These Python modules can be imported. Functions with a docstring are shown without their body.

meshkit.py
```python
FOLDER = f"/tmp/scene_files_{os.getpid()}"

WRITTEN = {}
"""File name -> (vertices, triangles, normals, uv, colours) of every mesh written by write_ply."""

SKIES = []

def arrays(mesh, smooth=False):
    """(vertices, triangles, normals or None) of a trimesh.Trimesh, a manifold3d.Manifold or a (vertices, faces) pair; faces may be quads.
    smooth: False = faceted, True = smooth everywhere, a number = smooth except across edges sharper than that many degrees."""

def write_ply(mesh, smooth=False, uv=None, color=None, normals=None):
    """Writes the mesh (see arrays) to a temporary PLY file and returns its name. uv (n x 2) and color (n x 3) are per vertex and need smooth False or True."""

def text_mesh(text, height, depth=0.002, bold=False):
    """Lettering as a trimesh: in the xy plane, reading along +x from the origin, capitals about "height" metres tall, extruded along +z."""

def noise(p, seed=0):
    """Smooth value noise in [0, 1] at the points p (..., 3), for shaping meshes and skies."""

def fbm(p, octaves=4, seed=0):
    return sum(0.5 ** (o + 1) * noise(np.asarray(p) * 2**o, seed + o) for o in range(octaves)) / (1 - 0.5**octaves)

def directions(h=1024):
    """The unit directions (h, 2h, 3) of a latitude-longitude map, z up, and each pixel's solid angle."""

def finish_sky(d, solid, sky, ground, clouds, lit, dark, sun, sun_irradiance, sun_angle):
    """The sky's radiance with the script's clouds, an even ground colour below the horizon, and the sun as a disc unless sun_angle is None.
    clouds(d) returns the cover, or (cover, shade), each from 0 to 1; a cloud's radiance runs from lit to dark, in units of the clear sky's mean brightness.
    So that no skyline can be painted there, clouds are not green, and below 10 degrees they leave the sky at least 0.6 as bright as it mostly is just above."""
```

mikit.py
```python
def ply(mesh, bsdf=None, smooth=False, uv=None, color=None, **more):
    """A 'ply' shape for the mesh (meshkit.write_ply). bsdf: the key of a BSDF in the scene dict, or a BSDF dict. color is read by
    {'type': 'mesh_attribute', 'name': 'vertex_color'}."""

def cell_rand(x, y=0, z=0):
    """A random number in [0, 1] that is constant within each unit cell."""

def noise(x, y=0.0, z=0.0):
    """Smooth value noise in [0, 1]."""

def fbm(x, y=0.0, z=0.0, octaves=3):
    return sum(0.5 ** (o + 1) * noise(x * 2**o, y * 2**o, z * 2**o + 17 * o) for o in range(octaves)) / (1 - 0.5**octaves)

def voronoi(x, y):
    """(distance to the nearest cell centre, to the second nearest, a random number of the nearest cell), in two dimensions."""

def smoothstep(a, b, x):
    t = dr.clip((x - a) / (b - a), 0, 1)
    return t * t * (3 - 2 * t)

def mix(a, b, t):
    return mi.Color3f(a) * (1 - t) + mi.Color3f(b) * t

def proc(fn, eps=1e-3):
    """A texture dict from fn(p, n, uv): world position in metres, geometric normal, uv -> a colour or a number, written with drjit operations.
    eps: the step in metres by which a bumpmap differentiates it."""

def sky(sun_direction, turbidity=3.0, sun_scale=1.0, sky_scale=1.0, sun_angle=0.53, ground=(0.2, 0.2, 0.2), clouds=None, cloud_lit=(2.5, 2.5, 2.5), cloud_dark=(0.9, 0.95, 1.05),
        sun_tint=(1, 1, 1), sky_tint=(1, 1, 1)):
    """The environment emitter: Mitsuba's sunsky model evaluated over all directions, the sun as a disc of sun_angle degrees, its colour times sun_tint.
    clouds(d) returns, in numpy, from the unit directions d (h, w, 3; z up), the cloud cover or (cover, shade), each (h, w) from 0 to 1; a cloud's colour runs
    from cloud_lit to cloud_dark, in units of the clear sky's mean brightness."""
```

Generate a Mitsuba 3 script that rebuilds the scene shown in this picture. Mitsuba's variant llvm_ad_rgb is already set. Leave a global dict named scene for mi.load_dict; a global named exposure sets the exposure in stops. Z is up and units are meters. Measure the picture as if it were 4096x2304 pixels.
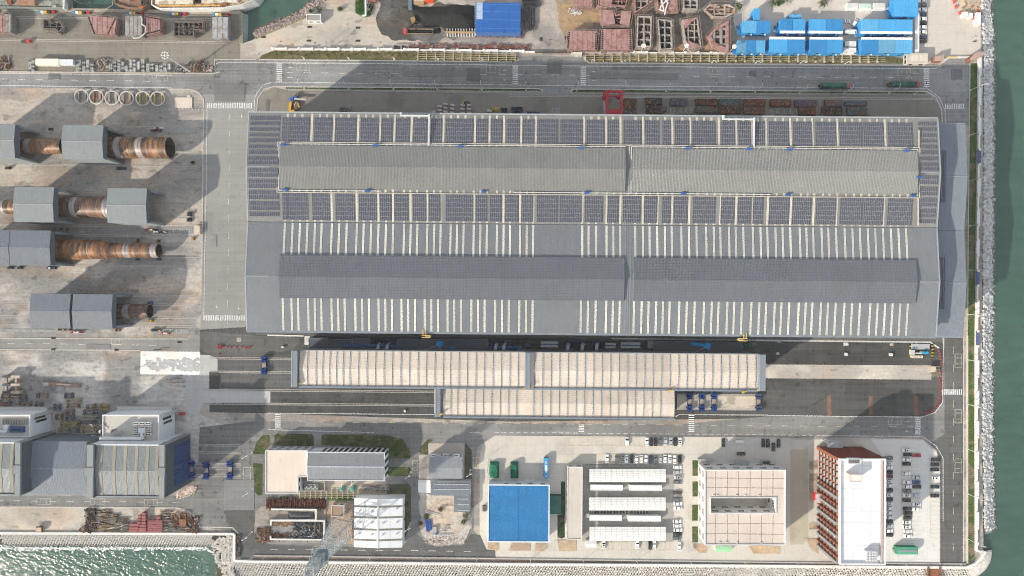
import math, random
import numpy as np, trimesh, drjit as dr, mitsuba as mi, mikit, meshkit
from shapely.geometry import Polygon, LineString, box as sbox
from shapely.ops import unary_union
T = mi.ScalarTransform4f
rng = random.Random(7)
nr = np.random.default_rng(7)

# ---- camera, sky, exposure -------------------------------------------------------------------
NX, NY, S, F = 2104.0, 1130.0, 0.136, 2816.0      # the plumb point in the photograph, metres per photo pixel on the ground, focal length in pixels
H = S * F                                          # flying height
TH = math.radians(-0.5)                            # the works' street grid is turned by half a degree
exposure = 2.5
scene = {
    'camera': {'type': 'perspective', 'fov': 2 * math.degrees(math.atan(2048 / F)), 'fov_axis': 'x', 'near_clip': 1.0, 'far_clip': 20000.0,
               'principal_point_offset_x': (2048 - NX) / 4096, 'principal_point_offset_y': (1152 - NY) / 2304,
               'to_world': T().look_at(origin=[0, 0, H], target=[0, 0, 0], up=[0, 1, 0])},
    'sky': mikit.sky([-0.710, -0.525, 0.469], turbidity=4, sun_scale=0.9, sky_scale=1.0, sun_angle=0.9, clouds=lambda d: (0.55, 0.25),
                     cloud_lit=(2.1, 2.05, 2.0), cloud_dark=(1.5, 1.5, 1.5), sun_tint=(0.86, 1.0, 1.30), sky_tint=(0.95, 1.0, 1.05)),
}
labels = {}

# ---- materials: one surface BSDF per finish; the colour of each mesh is packed in its uv ----
def unpack(uv):
    a, b = dr.floor(uv.x), dr.floor(uv.y)
    return a / 255, (uv.x - a - 0.02) / 0.96, b / 255, (uv.y - b - 0.02) / 0.96

def fn_paint(p, n, uv):
    r, g, b, amp = unpack(uv)
    k = 1 + amp * (1.2 * (mikit.fbm(p.x * 0.09, p.y * 0.11, p.z * 0.3) - 0.5) + 1.0 * (mikit.fbm(p.x / 0.9, p.y / 11, p.z / 4, 2) - 0.5) + 0.25 * (mikit.noise(p.x * 1.7, p.y * 1.7, p.z * 1.7) - 0.5) - 0.7 * mikit.smoothstep(0.7, 0.85, mikit.fbm(p.x / 3.1 + 9, p.y / 4.7, p.z, 3)))
    return mi.Color3f(r, g, b) * k

def fn_rust(p, n, uv):
    r, g, b, amp = unpack(uv)
    t = mikit.fbm(p.x * 0.5, p.y * 0.5, p.z * 0.5)
    k = 1 + amp * 1.6 * (mikit.fbm(p.x * 1.3 + 5, p.y * 1.3, p.z * 1.3) - 0.5)
    return mikit.mix(mi.Color3f(r, g, b), mi.Color3f(0.20, 0.085, 0.04), mikit.smoothstep(0.5, 0.72, t) * amp) * k

def fn_asphalt(p, n, uv):
    r, g, b, amp = unpack(uv)
    big = mikit.fbm(p.x / 38 + 3, p.y / 22, 0, 3) - 0.5
    streak = mikit.fbm(p.x / 26, p.y / 0.9, 5, 3) - 0.5
    streak2 = mikit.fbm(p.x / 0.9, p.y / 30, 9, 2) - 0.5
    grain = mikit.noise(p.x * 2.2, p.y * 2.2) - 0.5
    patch = mikit.smoothstep(0.62, 0.70, mikit.fbm(p.x / 9 + 40, p.y / 7, 2, 2))
    blot = mikit.smoothstep(0.74, 0.84, mikit.fbm(p.x / 2.2, p.y / 2.2, 7, 2))
    k = 1 + amp * (0.9 * big + 0.55 * streak + 0.25 * streak2 + 0.22 * grain + 0.16 * patch - 0.35 * blot)
    return mi.Color3f(r, g, b) * k

def fn_dirt(p, n, uv):
    r, g, b, amp = unpack(uv)
    wx = p.x + 6 * mikit.fbm(p.x / 15, p.y / 15, 1, 2)
    wy = p.y + 5 * mikit.fbm(p.x / 13 + 9, p.y / 13, 2, 2)
    big = mikit.fbm(wx / 24, wy / 15, 0, 4)
    track = mikit.fbm(wx / 20, wy / 0.55, 4, 3) - 0.5
    fine = mikit.fbm(p.x / 1.1, p.y / 1.1, 3, 3) - 0.5
    gray = mi.Color3f(0.20, 0.20, 0.20)
    c = mikit.mix(mi.Color3f(r, g, b), gray, mikit.smoothstep(0.42, 0.62, big) * amp * 0.9)
    c = mikit.mix(c, mi.Color3f(r, g, b) * 1.18, mikit.smoothstep(0.56, 0.75, mikit.fbm(wx / 17 + 30, wy / 11, 0, 3)) * 0.6)
    c = mikit.mix(c, c * mi.Color3f(1.12, 0.90, 0.74), mikit.smoothstep(0.52, 0.7, mikit.fbm(wx / 21 + 70, wy / 12, 6, 3)) * 0.5)
    stain = mikit.smoothstep(0.68, 0.8, mikit.fbm(wx / 5, wy / 3, 8, 3))
    return c * (1 + amp * (0.42 * track + 0.55 * fine) - 0.32 * stain)

def fn_concrete(p, n, uv):
    r, g, b, amp = unpack(uv)
    q, w = p.x / 5.2, p.y / 5.2
    fx, fy = dr.abs(q - dr.floor(q) - 0.5), dr.abs(w - dr.floor(w) - 0.5)
    joint = dr.select(dr.maximum(fx, fy) > 0.488, 1.0, 0.0)
    slab = mikit.cell_rand(q, w, 3) - 0.5
    stain = mikit.smoothstep(0.55, 0.8, mikit.fbm(p.x / 9, p.y / 9, 2, 4))
    fine = mikit.fbm(p.x / 1.3, p.y / 1.3, 5, 2) - 0.5
    return mi.Color3f(r, g, b) * (1 - 0.16 * joint + amp * (0.12 * slab - 0.45 * stain + 0.3 * fine))

def fn_grass(p, n, uv):
    r, g, b, amp = unpack(uv)
    t = mikit.fbm(p.x / 5, p.y / 3, 0, 3)
    f = mikit.noise(p.x * 2.1, p.y * 2.1, p.z * 2) - 0.5
    c = mikit.mix(mi.Color3f(r, g, b), mi.Color3f(0.19, 0.155, 0.10), mikit.smoothstep(0.48, 0.72, t) * amp)
    return c * (1 + 0.7 * f)

def fn_rock(p, n, uv):
    r, g, b, amp = unpack(uv)
    s = mikit.cell_rand(p.x / 0.9, p.y / 0.9, p.z) - 0.5
    wet = mikit.smoothstep(-2.0, -2.75, p.z)
    return mikit.mix(mi.Color3f(r, g, b) * (1 + amp * 0.8 * s), mi.Color3f(0.09, 0.075, 0.05), wet * 0.8)

def fn_pipe(p, n, uv):
    r, g, b, amp = unpack(uv)
    c0 = dr.floor(p.x / 2.9)
    ring = mikit.cell_rand(c0, 3, amp * 20)
    bare = dr.select(ring > 0.85, 1.0, 0.0)
    edge = mikit.smoothstep(0.06, 0.02, dr.abs(p.x / 2.9 - c0 - 0.02))
    t = mikit.fbm(p.x / 0.7, p.y / 4, p.z / 4, 3)
    rust = mikit.mix(mi.Color3f(r, g, b), mi.Color3f(0.075, 0.042, 0.03), mikit.smoothstep(0.3, 0.7, t)) * (0.55 + 0.55 * mikit.cell_rand(c0, 7, 1))
    c = mikit.mix(rust, mi.Color3f(0.33, 0.32, 0.33), bare * mikit.smoothstep(0.95, 0.4, t))
    return mikit.mix(c, mi.Color3f(0.36, 0.30, 0.26), edge * 0.6)

def principled(fn, rough, spec=0.4, **k):
    return {'type': 'twosided', 'b': {'type': 'principled', 'base_color': mikit.proc(fn), 'roughness': rough, 'specular': spec, **k}}
def diffuse(fn):
    return {'type': 'twosided', 'b': {'type': 'diffuse', 'reflectance': mikit.proc(fn)}}
scene['mat_paint'] = diffuse(fn_paint)
scene['mat_gloss'] = principled(fn_paint, 0.28, 0.5, clearcoat=0.6, clearcoat_gloss=0.9)
scene['mat_sheet'] = principled(fn_paint, 0.45, 0.4, metallic=0.15)
scene['mat_rust'] = diffuse(fn_rust)
scene['mat_asphalt'] = diffuse(fn_asphalt)
scene['mat_dirt'] = diffuse(fn_dirt)
scene['mat_concrete'] = diffuse(fn_concrete)
scene['mat_grass'] = diffuse(fn_grass)
scene['mat_rock'] = diffuse(fn_rock)
scene['mat_pipe'] = principled(fn_pipe, 0.45, 0.5, metallic=0.12)
scene['mat_glass'] = {'type': 'twosided', 'b': {'type': 'principled', 'base_color': {'type': 'rgb', 'value': [0.025, 0.03, 0.038]}, 'roughness': 0.08, 'specular': 0.6}}
scene['mat_panel'] = {'type': 'twosided', 'b': {'type': 'principled', 'base_color': {'type': 'rgb', 'value': [0.062, 0.066, 0.086]}, 'roughness': 0.16, 'specular': 0.6}}
scene['mat_steel'] = {'type': 'twosided', 'b': {'type': 'roughconductor', 'material': 'Al', 'alpha': 0.3}}
def fn_wave(p, n, uv):
    a = mikit.fbm(p.x / 1.9 + 0.35 * p.y, p.y / 1.1, 0, 3) * 0.38
    return a + mikit.fbm(p.x / 0.7, p.y / 0.6, 4, 2) * 0.13
def fn_sea(p, n, uv):
    t = mikit.fbm(p.x / 60, p.y / 25, 0, 3)
    f = mikit.fbm(p.x / 9, p.y / 2.4, 6, 3)
    return mikit.mix(mi.Color3f(0.028, 0.076, 0.056), mi.Color3f(0.046, 0.104, 0.078), t) * (0.9 + 0.25 * f)
scene['mat_water'] = {'type': 'twosided', 'w': {'type': 'bumpmap', 'arbitrary': mikit.proc(fn_wave, 0.05), 'scale': 1.0,
                  'b': {'type': 'principled', 'base_color': mikit.proc(fn_sea), 'roughness': 0.2, 'specular': 0.5}}}
scene['mat_leaf'] = {'type': 'twosided', 'b': {'type': 'diffuse', 'reflectance': mikit.proc(fn_grass)}}

# ---- pixels of the survey photograph to the ground plan -------------------------------------
Kt = 2.515625
def nat(t, u, v):                       # tile rc of a 4 x 4 division, enlarged; t = -1: overview (2576 wide); t = -2: photo pixels
    if t == -1: return u * 4096 / 2576, v * 4096 / 2576
    if t == -2: return u, v
    return 1024 * (t % 10) + u / Kt, 576 * (t // 10) + v / Kt
def W(t, u, v, z=0.0):
    x, y = nat(t, u, v); k = S * (1 - z / H)
    return np.array([(x - NX) * k, (NY - y) * k])
def R2(a):
    return np.array([[math.cos(a), -math.sin(a)], [math.sin(a), math.cos(a)]])
def rect(t, u0, v0, u1, v1, z=0.0):     # centre and size (m) of a pixel rectangle seen at height z
    a, b = W(t, u0, v0, z), W(t, u1, v1, z)
    return (a[0] + b[0]) / 2, (a[1] + b[1]) / 2, abs(b[0] - a[0]), abs(a[1] - b[1])
def pts(lst, z=0.0):                    # [(t,u,v) or (u,v) with the last t]
    out, t = [], -1
    for q in lst:
        if len(q) == 3: t, q = q[0], q[1:]
        out.append(W(t, q[0], q[1], z))
    return np.array(out)

class MB:
    """Collects pieces; one mesh per part."""
    def __init__(self): self.v, self.f, self.n = [], [], 0
    def add(self, v, f):
        v = np.asarray(v, float); f = np.asarray(f, int)
        if len(f) and f.shape[1] == 4: f = np.vstack([f[:, [0, 1, 2]], f[:, [0, 2, 3]]])
        self.v.append(v); self.f.append(f + self.n); self.n += len(v); return self
    def box(self, cx, cy, z0, z1, lx, ly, rot=TH, top=1.0):
        c, s = math.cos(rot), math.sin(rot); V = []
        for z, k in ((z0, 1.0), (z1, top)):
            for sx, sy in ((-1, -1), (1, -1), (1, 1), (-1, 1)):
                x, y = sx * lx / 2 * k, sy * ly / 2 * k
                V.append((cx + c * x - s * y, cy + s * x + c * y, z))
        return self.add(V, [[0, 3, 2, 1], [4, 5, 6, 7], [0, 1, 5, 4], [1, 2, 6, 5], [2, 3, 7, 6], [3, 0, 4, 7]])
    def prism(self, p, z0, z1):
        if hasattr(p, 'geoms'):
            for g in p.geoms: self.prism(g, z0, z1)
            return self
        P = Polygon(p) if not isinstance(p, Polygon) else p
        v, f = trimesh.creation.triangulate_polygon(P, engine='earcut')
        n = len(v)
        a = np.c_[v, np.full(n, z1)]; self.add(a, f if area2(v, f) > 0 else f[:, ::-1])
        for ring in [P.exterior, *P.interiors]:
            r = np.array(ring.coords)[:-1]; m = len(r)
            if not ring.is_ccw: r = r[::-1]
            if ring is not P.exterior: r = r[::-1]
            i = np.arange(m); j = (i + 1) % m
            self.add(np.vstack([np.c_[r, np.full(m, z0)], np.c_[r, np.full(m, z1)]]), np.stack([i, j, j + m, i + m], 1))
        return self
    def sheet(self, p, z):
        for P in ([p] if isinstance(p, Polygon) else getattr(p, 'geoms', None) or [Polygon(p)]):
            if P.area < 1e-3: continue
            v, f = trimesh.creation.triangulate_polygon(P, engine='earcut')
            self.add(np.c_[v, np.full(len(v), z)], f if area2(v, f) > 0 else f[:, ::-1])
        return self
    def quad(self, a, b, c, d): return self.add([a, b, c, d], [[0, 1, 2, 3]])
    def tube(self, a, b, r, r1=None, n=6, cap=True):
        a, b = np.asarray(a, float), np.asarray(b, float); r1 = r if r1 is None else r1
        d = (b - a) / (np.linalg.norm(b - a) + 1e-9)
        x = np.cross(d, [0, 0, 1] if abs(d[2]) < 0.9 else [1, 0, 0]); x /= np.linalg.norm(x); y = np.cross(d, x)
        an = np.arange(n) * 2 * math.pi / n; ring = np.cos(an)[:, None] * x + np.sin(an)[:, None] * y
        i = np.arange(n); j = (i + 1) % n
        self.add(np.vstack([a + ring * r, b + ring * r1]), np.stack([i, j, j + n, i + n], 1))
        if cap:
            self.add(np.vstack([b + ring * r1, [b]]), np.stack([i, j, i * 0 + n], 1)); self.add(np.vstack([a + ring * r, [a]]), np.stack([j, i, i * 0 + n], 1))
        return self
    def path(self, P, r, n=6):
        for a, b in zip(P[:-1], P[1:]): self.tube(a, b, r, n=n)
        return self
    def mesh(self): return np.vstack(self.v), np.vstack(self.f)
def area2(v, f):
    a, b, c = v[f[0, 0]], v[f[0, 1]], v[f[0, 2]]
    return (b[0] - a[0]) * (c[1] - a[1]) - (b[1] - a[1]) * (c[0] - a[0])

# ---- scene entries ----------------------------------------------------------------------------
used = {}
def numbered(k):
    n = used.get(k, -1) + 1; used[k] = n
    return k if n == 0 else f'{k}_{n:03d}'
def thing(name, label=None, cat=None, group=None, kind=None):
    key = numbered(name); d = {}
    if label: d['label'] = label
    if cat: d['category'] = cat
    if group: d['group'] = group
    if kind: d['kind'] = kind
    if d: labels[key] = d
    return key
def pack(c, amp, n):
    r, g, b = (min(max(x, 0.0), 0.99) for x in c)
    return np.tile([math.floor(r * 255) + 0.02 + 0.96 * g, math.floor(b * 255) + 0.02 + 0.96 * amp], (n, 1))
def shape(m, c, amp=0.15, bsdf='paint', smooth=False):
    if isinstance(m, MB): m = m.mesh()
    if bsdf in ('glass', 'panel', 'steel') or c is None: return mikit.ply(m, 'mat_' + bsdf, smooth=smooth)
    f = np.asarray(m[1]); f = np.vstack([f[:, [0, 1, 2]], f[:, [0, 2, 3]]]) if f.shape[1] == 4 else f
    return mikit.ply((m[0], f), 'mat_' + bsdf, smooth=smooth, uv=pack(c, amp, len(m[0])))
def part(parent, name, m, c=None, amp=0.15, bsdf='paint', smooth=False, kind=None, label=None, at=None):
    key = numbered(parent + '__' + name)
    d = m if isinstance(m, dict) else shape(m, c, amp, bsdf, smooth)
    scene[key] = {**d, 'to_world': at} if at is not None else d
    if kind or label: labels[key] = {**({'kind': kind} if kind else {}), **({'label': label} if label else {})}
    return key
def solo(name, label, cat, m, c=None, amp=0.15, bsdf='paint', smooth=False, group=None, kind=None, at=None):
    key = thing(name, label, cat, group, kind)
    d = m if isinstance(m, dict) else shape(m, c, amp, bsdf, smooth)
    scene[key] = {**d, 'to_world': at} if at is not None else d
    return key
def structure(name, m, c, amp=0.15, bsdf='asphalt', label=None):
    key = thing(name, label, None, None, 'structure'); scene[key] = shape(m, c, amp, bsdf); return key
def place(x, y, z=0.0, rot=0.0, s=1.0):
    return T().translate([float(x), float(y), float(z)]).rotate([0, 0, 1], math.degrees(rot)).scale(s)
ORD = ['first', 'second', 'third', 'fourth', 'fifth', 'sixth', 'seventh', 'eighth', 'ninth', 'tenth', 'eleventh', 'twelfth'] + [f'{i}th' for i in range(13, 21)]
def nth(i):
    n = i + 1
    return ORD[i] if i < 20 else f"{n}{'st' if n % 10 == 1 and n != 11 else 'nd' if n % 10 == 2 else 'rd' if n % 10 == 3 else 'th'}"

# ==== the setting: sea, land, roads ============================================================
WL = -3.0                                # water level
big = 4000
quay = Polygon(pts([(-1, -3000, 29), (0, 0, 92), (680, 98), (1550, 112), (2425, 125), (2445, 445), (1, 0, 385), (500, 172), (600, 70), (720, 0), (900, -300), (-1, 950, -3000), (-1, -3000, -3000)]))
land = Polygon(pts([(-1, -3000, -3000), (-1, 2466, -3000), (-1, 2468, 30), (-1, 2473, 140), (-1, 2473, 362), (-1, 2471, 724), (-1, 2470, 1087), (-1, 2474, 1380), (-1, 2446, 1408), (-1, 2404, 1421),
                    (-1, 1800, 1419), (-1, 1200, 1412), (-1, 594, 1411), (-1, 590, 1343), (-1, -3000, 1338)])).difference(quay)
ROOTS = {}
g = MB().prism(land, -8.0, 0.0)
GROUND = structure('ground', g, (0.40, 0.36, 0.315), 0.7, 'dirt')
sea = MB().sheet(Polygon([(-big, -big), (big, -big), (big, big), (-big, big)]), WL)
SEA = structure('sea', sea, None, 0, 'water')
LAY = [0.004]
def lay(name, lst, c, amp=0.5, bsdf='asphalt', r=0.0, z=None, hole=None, label=None):
    p = Polygon(pts(lst)) if isinstance(lst, list) else lst
    if bsdf == 'dirt' and isinstance(lst, list) and name in ('coal_ground', 'dirt_yard', 'rough_ground', 'sand_pit', 'crane_court'):
        e = p.exterior; N = int(e.length); q = np.array([e.interpolate(i).coords[0] for i in range(N)]); q += 5 * (np.stack([meshkit.fbm(np.c_[q / 4, q[:, :1] * 0 + k], 3, k) for k in (1, 2)], 1) - .5) * (1.6 if name == 'coal_ground' else .7); p = Polygon(q).buffer(0)
    if r: p = p.buffer(-r).buffer(2 * r).buffer(-r)
    if hole is not None: p = p.difference(hole)
    if z is None: LAY[0] += 0.004; z = LAY[0]
    return structure(name, MB().sheet(p, z), c, amp, bsdf, label), p
# -- broad areas (photo colours come from sun and sky; these are the bare surface colours) --
lay('dirt_yard', [(2, 330, -400), (2260, -400), (2260, 60), (2200, 300), (2240, 530), (560, 520), (500, 300)], (0.36, 0.25, 0.155), 0.9, 'dirt')
lay('quay_apron', [(0, -800, 112), (2410, 128), (2420, 600), (2160, 600), (2160, 735), (-800, 715)], (0.235, 0.215, 0.185), 0.45, 'asphalt')
lay('concrete_apron', [(1, -10, 430), (0, 2425, 445), (1, 0, 390), (500, 172), (620, 100), (1000, 130), (1230, 180), (1500, 440), (2576, 430), (2, 300, 500), (300, 545), (1, 180, 505), (20, 575)], (0.47, 0.43, 0.375), 0.35, 'dirt')
lay('coal_ground', [(1, 1240, -300), (1560, -100), (1700, 40), (2200, 60), (2200, 330), (1800, 420), (1400, 430), (1250, 370), (1200, 250)], (0.085, 0.083, 0.082), 0.9, 'dirt', r=3)
lay('concrete_pavement', [(3, -250, -600), (2140, -600), (2140, 560), (2030, 590), (1740, 640), (1400, 640), (1400, 545), (-280, 520), (-350, 200)], (0.55, 0.51, 0.455), 0.22, 'concrete')
# north road, its branch to the left, the works' north-south road, the east road
kerb_n = [(0, -800, 735), (2000, 740), (2150, 740), (2165, 620), (2200, 600), (1, 30, 597), (1300, 607), (2576, 621), (2, 20, 625), (60, 600), (75, 570), (230, 560), (560, 570), (720, 580), (770, 632), (1600, 640), (3, 0, 646),
          (1400, 656), (1700, 660), (1755, 640), (1820, 590), (2035, 590)]
kerb_e = [(3, 2032, 640), (2018, 1200), (13, 2015, 600), (2000, 1449), (23, 1998, 700), (33, 2000, 1330), (1720, 1330), (1726, 300), (1700, 200), (1560, 55), (1400, 40), (32, 2576, 38), (400, 35), (31, 2400, 25)]
road_n = Polygon(pts(kerb_n + [(3, 2032, 640), (2018, 1260), (1760, 1260), (1755, 1130), (1700, 1010), (1620, 925), (3, 0, 912), (2, 600, 895), (575, 940), (320, 940), (300, 900), (2, 0, 888), (1, 180, 868), (60, 920), (10, 1000), (0, 2576, 1140), (2500, 1200),
        (10, 2576, 200), (20, 2576, 420), (20, 2020, 420), (10, 2065, 1449), (10, 2085, 100), (0, 2085, 1040), (2060, 980), (1990, 920), (1920, 893), (-800, 882)])).buffer(-1.2).buffer(2.4).buffer(-1.2)
lay('north_road', road_n, (0.245, 0.246, 0.245), 0.8)
lay('west_yard_road', [(10, 2045, -500), (2560, -500), (20, 2560, 420), (2020, 420)], (0.285, 0.28, 0.268), 0.35)
lay('north_yard', [(1, 10, 1140), (10, 1010), (60, 930), (200, 880), (300, 905), (2, 0, 935), (3, 0, 945), (1620, 945), (1700, 1030), (1750, 1140), (1755, 1260), (13, 1700, 300), (11, 0, 300)], (0.235, 0.215, 0.19), 0.4, 'concrete')
lay('dusty_yard', [(20, -800, -600), (2040, -600), (2020, 400), (1980, 470), (-800, 500)], (0.43, 0.40, 0.365), 0.85, 'dirt')
lay('workshop_yard', [(20, -800, 630), (1400, 640), (2010, 650), (2010, 1270), (30, 2550, 60), (2550, 780), (1990, 780), (-800, 740)], (0.47, 0.45, 0.425), 0.85, 'dirt')
lay('west_road', [(20, -800, 500), (1990, 505), (2040, 470), (2060, 640), (1990, 640), (-800, 620)], (0.265, 0.26, 0.25), 0.45)
lay('dark_yard', [(20, 2010, 420), (21, -60, 390), (23, 1700, 450), (1760, 560), (1775, 640), (1760, 1180), (1640, 1290), (21, 2576, 1345), (20, 2640, 1260), (20, 2110, 1250), (2105, 850), (2010, 640)], (0.088, 0.087, 0.086), 0.85)
lay('worn_yard', [(20, 2010, 430), (21, 0, 480), (21, 480, 500), (21, 375, 620), (21, 0, 690), (20, 2110, 690), (2010, 600)], (0.13, 0.128, 0.125), 0.7, r=2)
lay('worn_yard', [(20, 2190, 715), (21, 375, 725), (21, 375, 1000), (20, 2110, 1000), (20, 2110, 850), (2190, 835)], (0.115, 0.113, 0.11), 0.8)
lay('hall_lane', [(21, 0, 425), (23, 1755, 480), (1755, 545), (22, 0, 500), (21, 2000, 500), (21, 600, 485), (21, 0, 470)], (0.14, 0.137, 0.13), 0.5)
lay('south_road', [(20, 2560, 1340), (21, 0, 1250), (21, 110, 1338), (22, 0, 1360), (1650, 1375), (23, 0, 1290), (1550, 1298), (1700, 1235), (1765, 1130), (1775, 480), (1965, 485), (33, 1960, 1330), (1728, 1330), (1726, 320), (1700, 200), (1560, 60), (1400, 45), (32, 2576, 42), (500, 42), (31, 2400, 30),
        (31, 2230, 150), (2190, 400), (2190, 1000), (2400, 1180), (2410, 1262), (-20, 1250), (30, 2480, 1290), (2390, 1010), (2000, 950), (1960, 830), (1850, 770), (30, -800, 740), (-800, 640), (1800, 640), (1990, 300), (20, 2010, 1400)], (0.205, 0.202, 0.197), 0.85)
lay('east_road', [(23, 1775, 490), (1965, 490), (33, 1960, 1330), (1728, 1330), (1728, 320), (1640, 110), (1775, 20)], (0.115, 0.113, 0.111), 0.7)
lay('lower_road', [(30, 2430, 1290), (2250, 790), (2560, 780), (31, 0, 1000), (120, 1130), (1450, 1170), (1600, 1020), (1640, 1040), (1740, 1140), (2080, 1140), (2170, 1020), (2260, 1040), (2410, 1180), (2410, 1262), (-20, 1250)], (0.125, 0.122, 0.12), 0.6)
park = Polygon(pts([(31, 2576, 37), (2400, 40), (2290, 110), (2250, 250), (2250, 1020), (2320, 1180), (2410, 1190), (2410, 1262), (32, 0, 1265), (33, 0, 1305), (33, 1726, 1318), (1726, 320), (1690, 200), (1560, 85), (1400, 72), (33, 300, 75), (32, 2576, 60), (32, 0, 42)])).buffer(-1).buffer(2).buffer(-1)
lay('car_park', park, (0.56, 0.525, 0.47), 0.28, 'concrete')
lay('pale_car_park', [(33, 1030, 60), (1560, 85), (1690, 200), (1722, 320), (1722, 1310), (1170, 1310), (1170, 260)], (0.66, 0.65, 0.62), 0.2, 'concrete')
lay('brick_plaza', [(33, 222, 178), (345, 178), (405, 150), (405, 1060), (350, 1130), (222, 1135)], (0.47, 0.42, 0.33), 0.3, 'concrete')
lay('sea_wall_strip', [(31, -30, 1245), (32, 0, 1275), (33, 0, 1300), (33, 1990, 1325), (33, 2080, 1295), (2110, 1310), (2010, 1345), (33, 0, 1345), (32, 0, 1310), (31, -30, 1285)], (0.17, 0.14, 0.12), 0.6, 'dirt')
lay('grit_yard', [(30, -800, 752), (1800, 760), (1900, 790), (1985, 870), (2005, 950), (2000, 1015), (-800, 1008)], (0.50, 0.465, 0.41), 0.4, 'dirt')
# slab of the crane track east of the paint hall, whitened slab, kerbed strips
lay('slab_track', [(22, 2530, 745), (23, 0, 770), (1640, 778), (1642, 922), (0, 908), (22, 2545, 900)], (0.55, 0.51, 0.45), 0.4, 'dirt')
lay('slab_track', [(22, 1660, 1075), (2500, 1080), (2500, 1225), (1660, 1215)], (0.56, 0.49, 0.40), 0.4, 'dirt')
lay('white_slab', [(20, 1415, 636), (2012, 642), (2010, 872), (1412, 868)], (0.80, 0.80, 0.79), 0.15, 'dirt')
lay('pale_slab', [(20, 2012, 672), (2110, 674), (2190, 715), (2190, 835), (2106, 842), (2106, 1015), (20, 2576, 1030), (21, 145, 1035), (145, 1158), (20, 2040, 1160), (2005, 1260), (1980, 1278), (1862, 1280), (1866, 900), (2012, 872)], (0.46, 0.455, 0.44), 0.3, 'asphalt')
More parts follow.
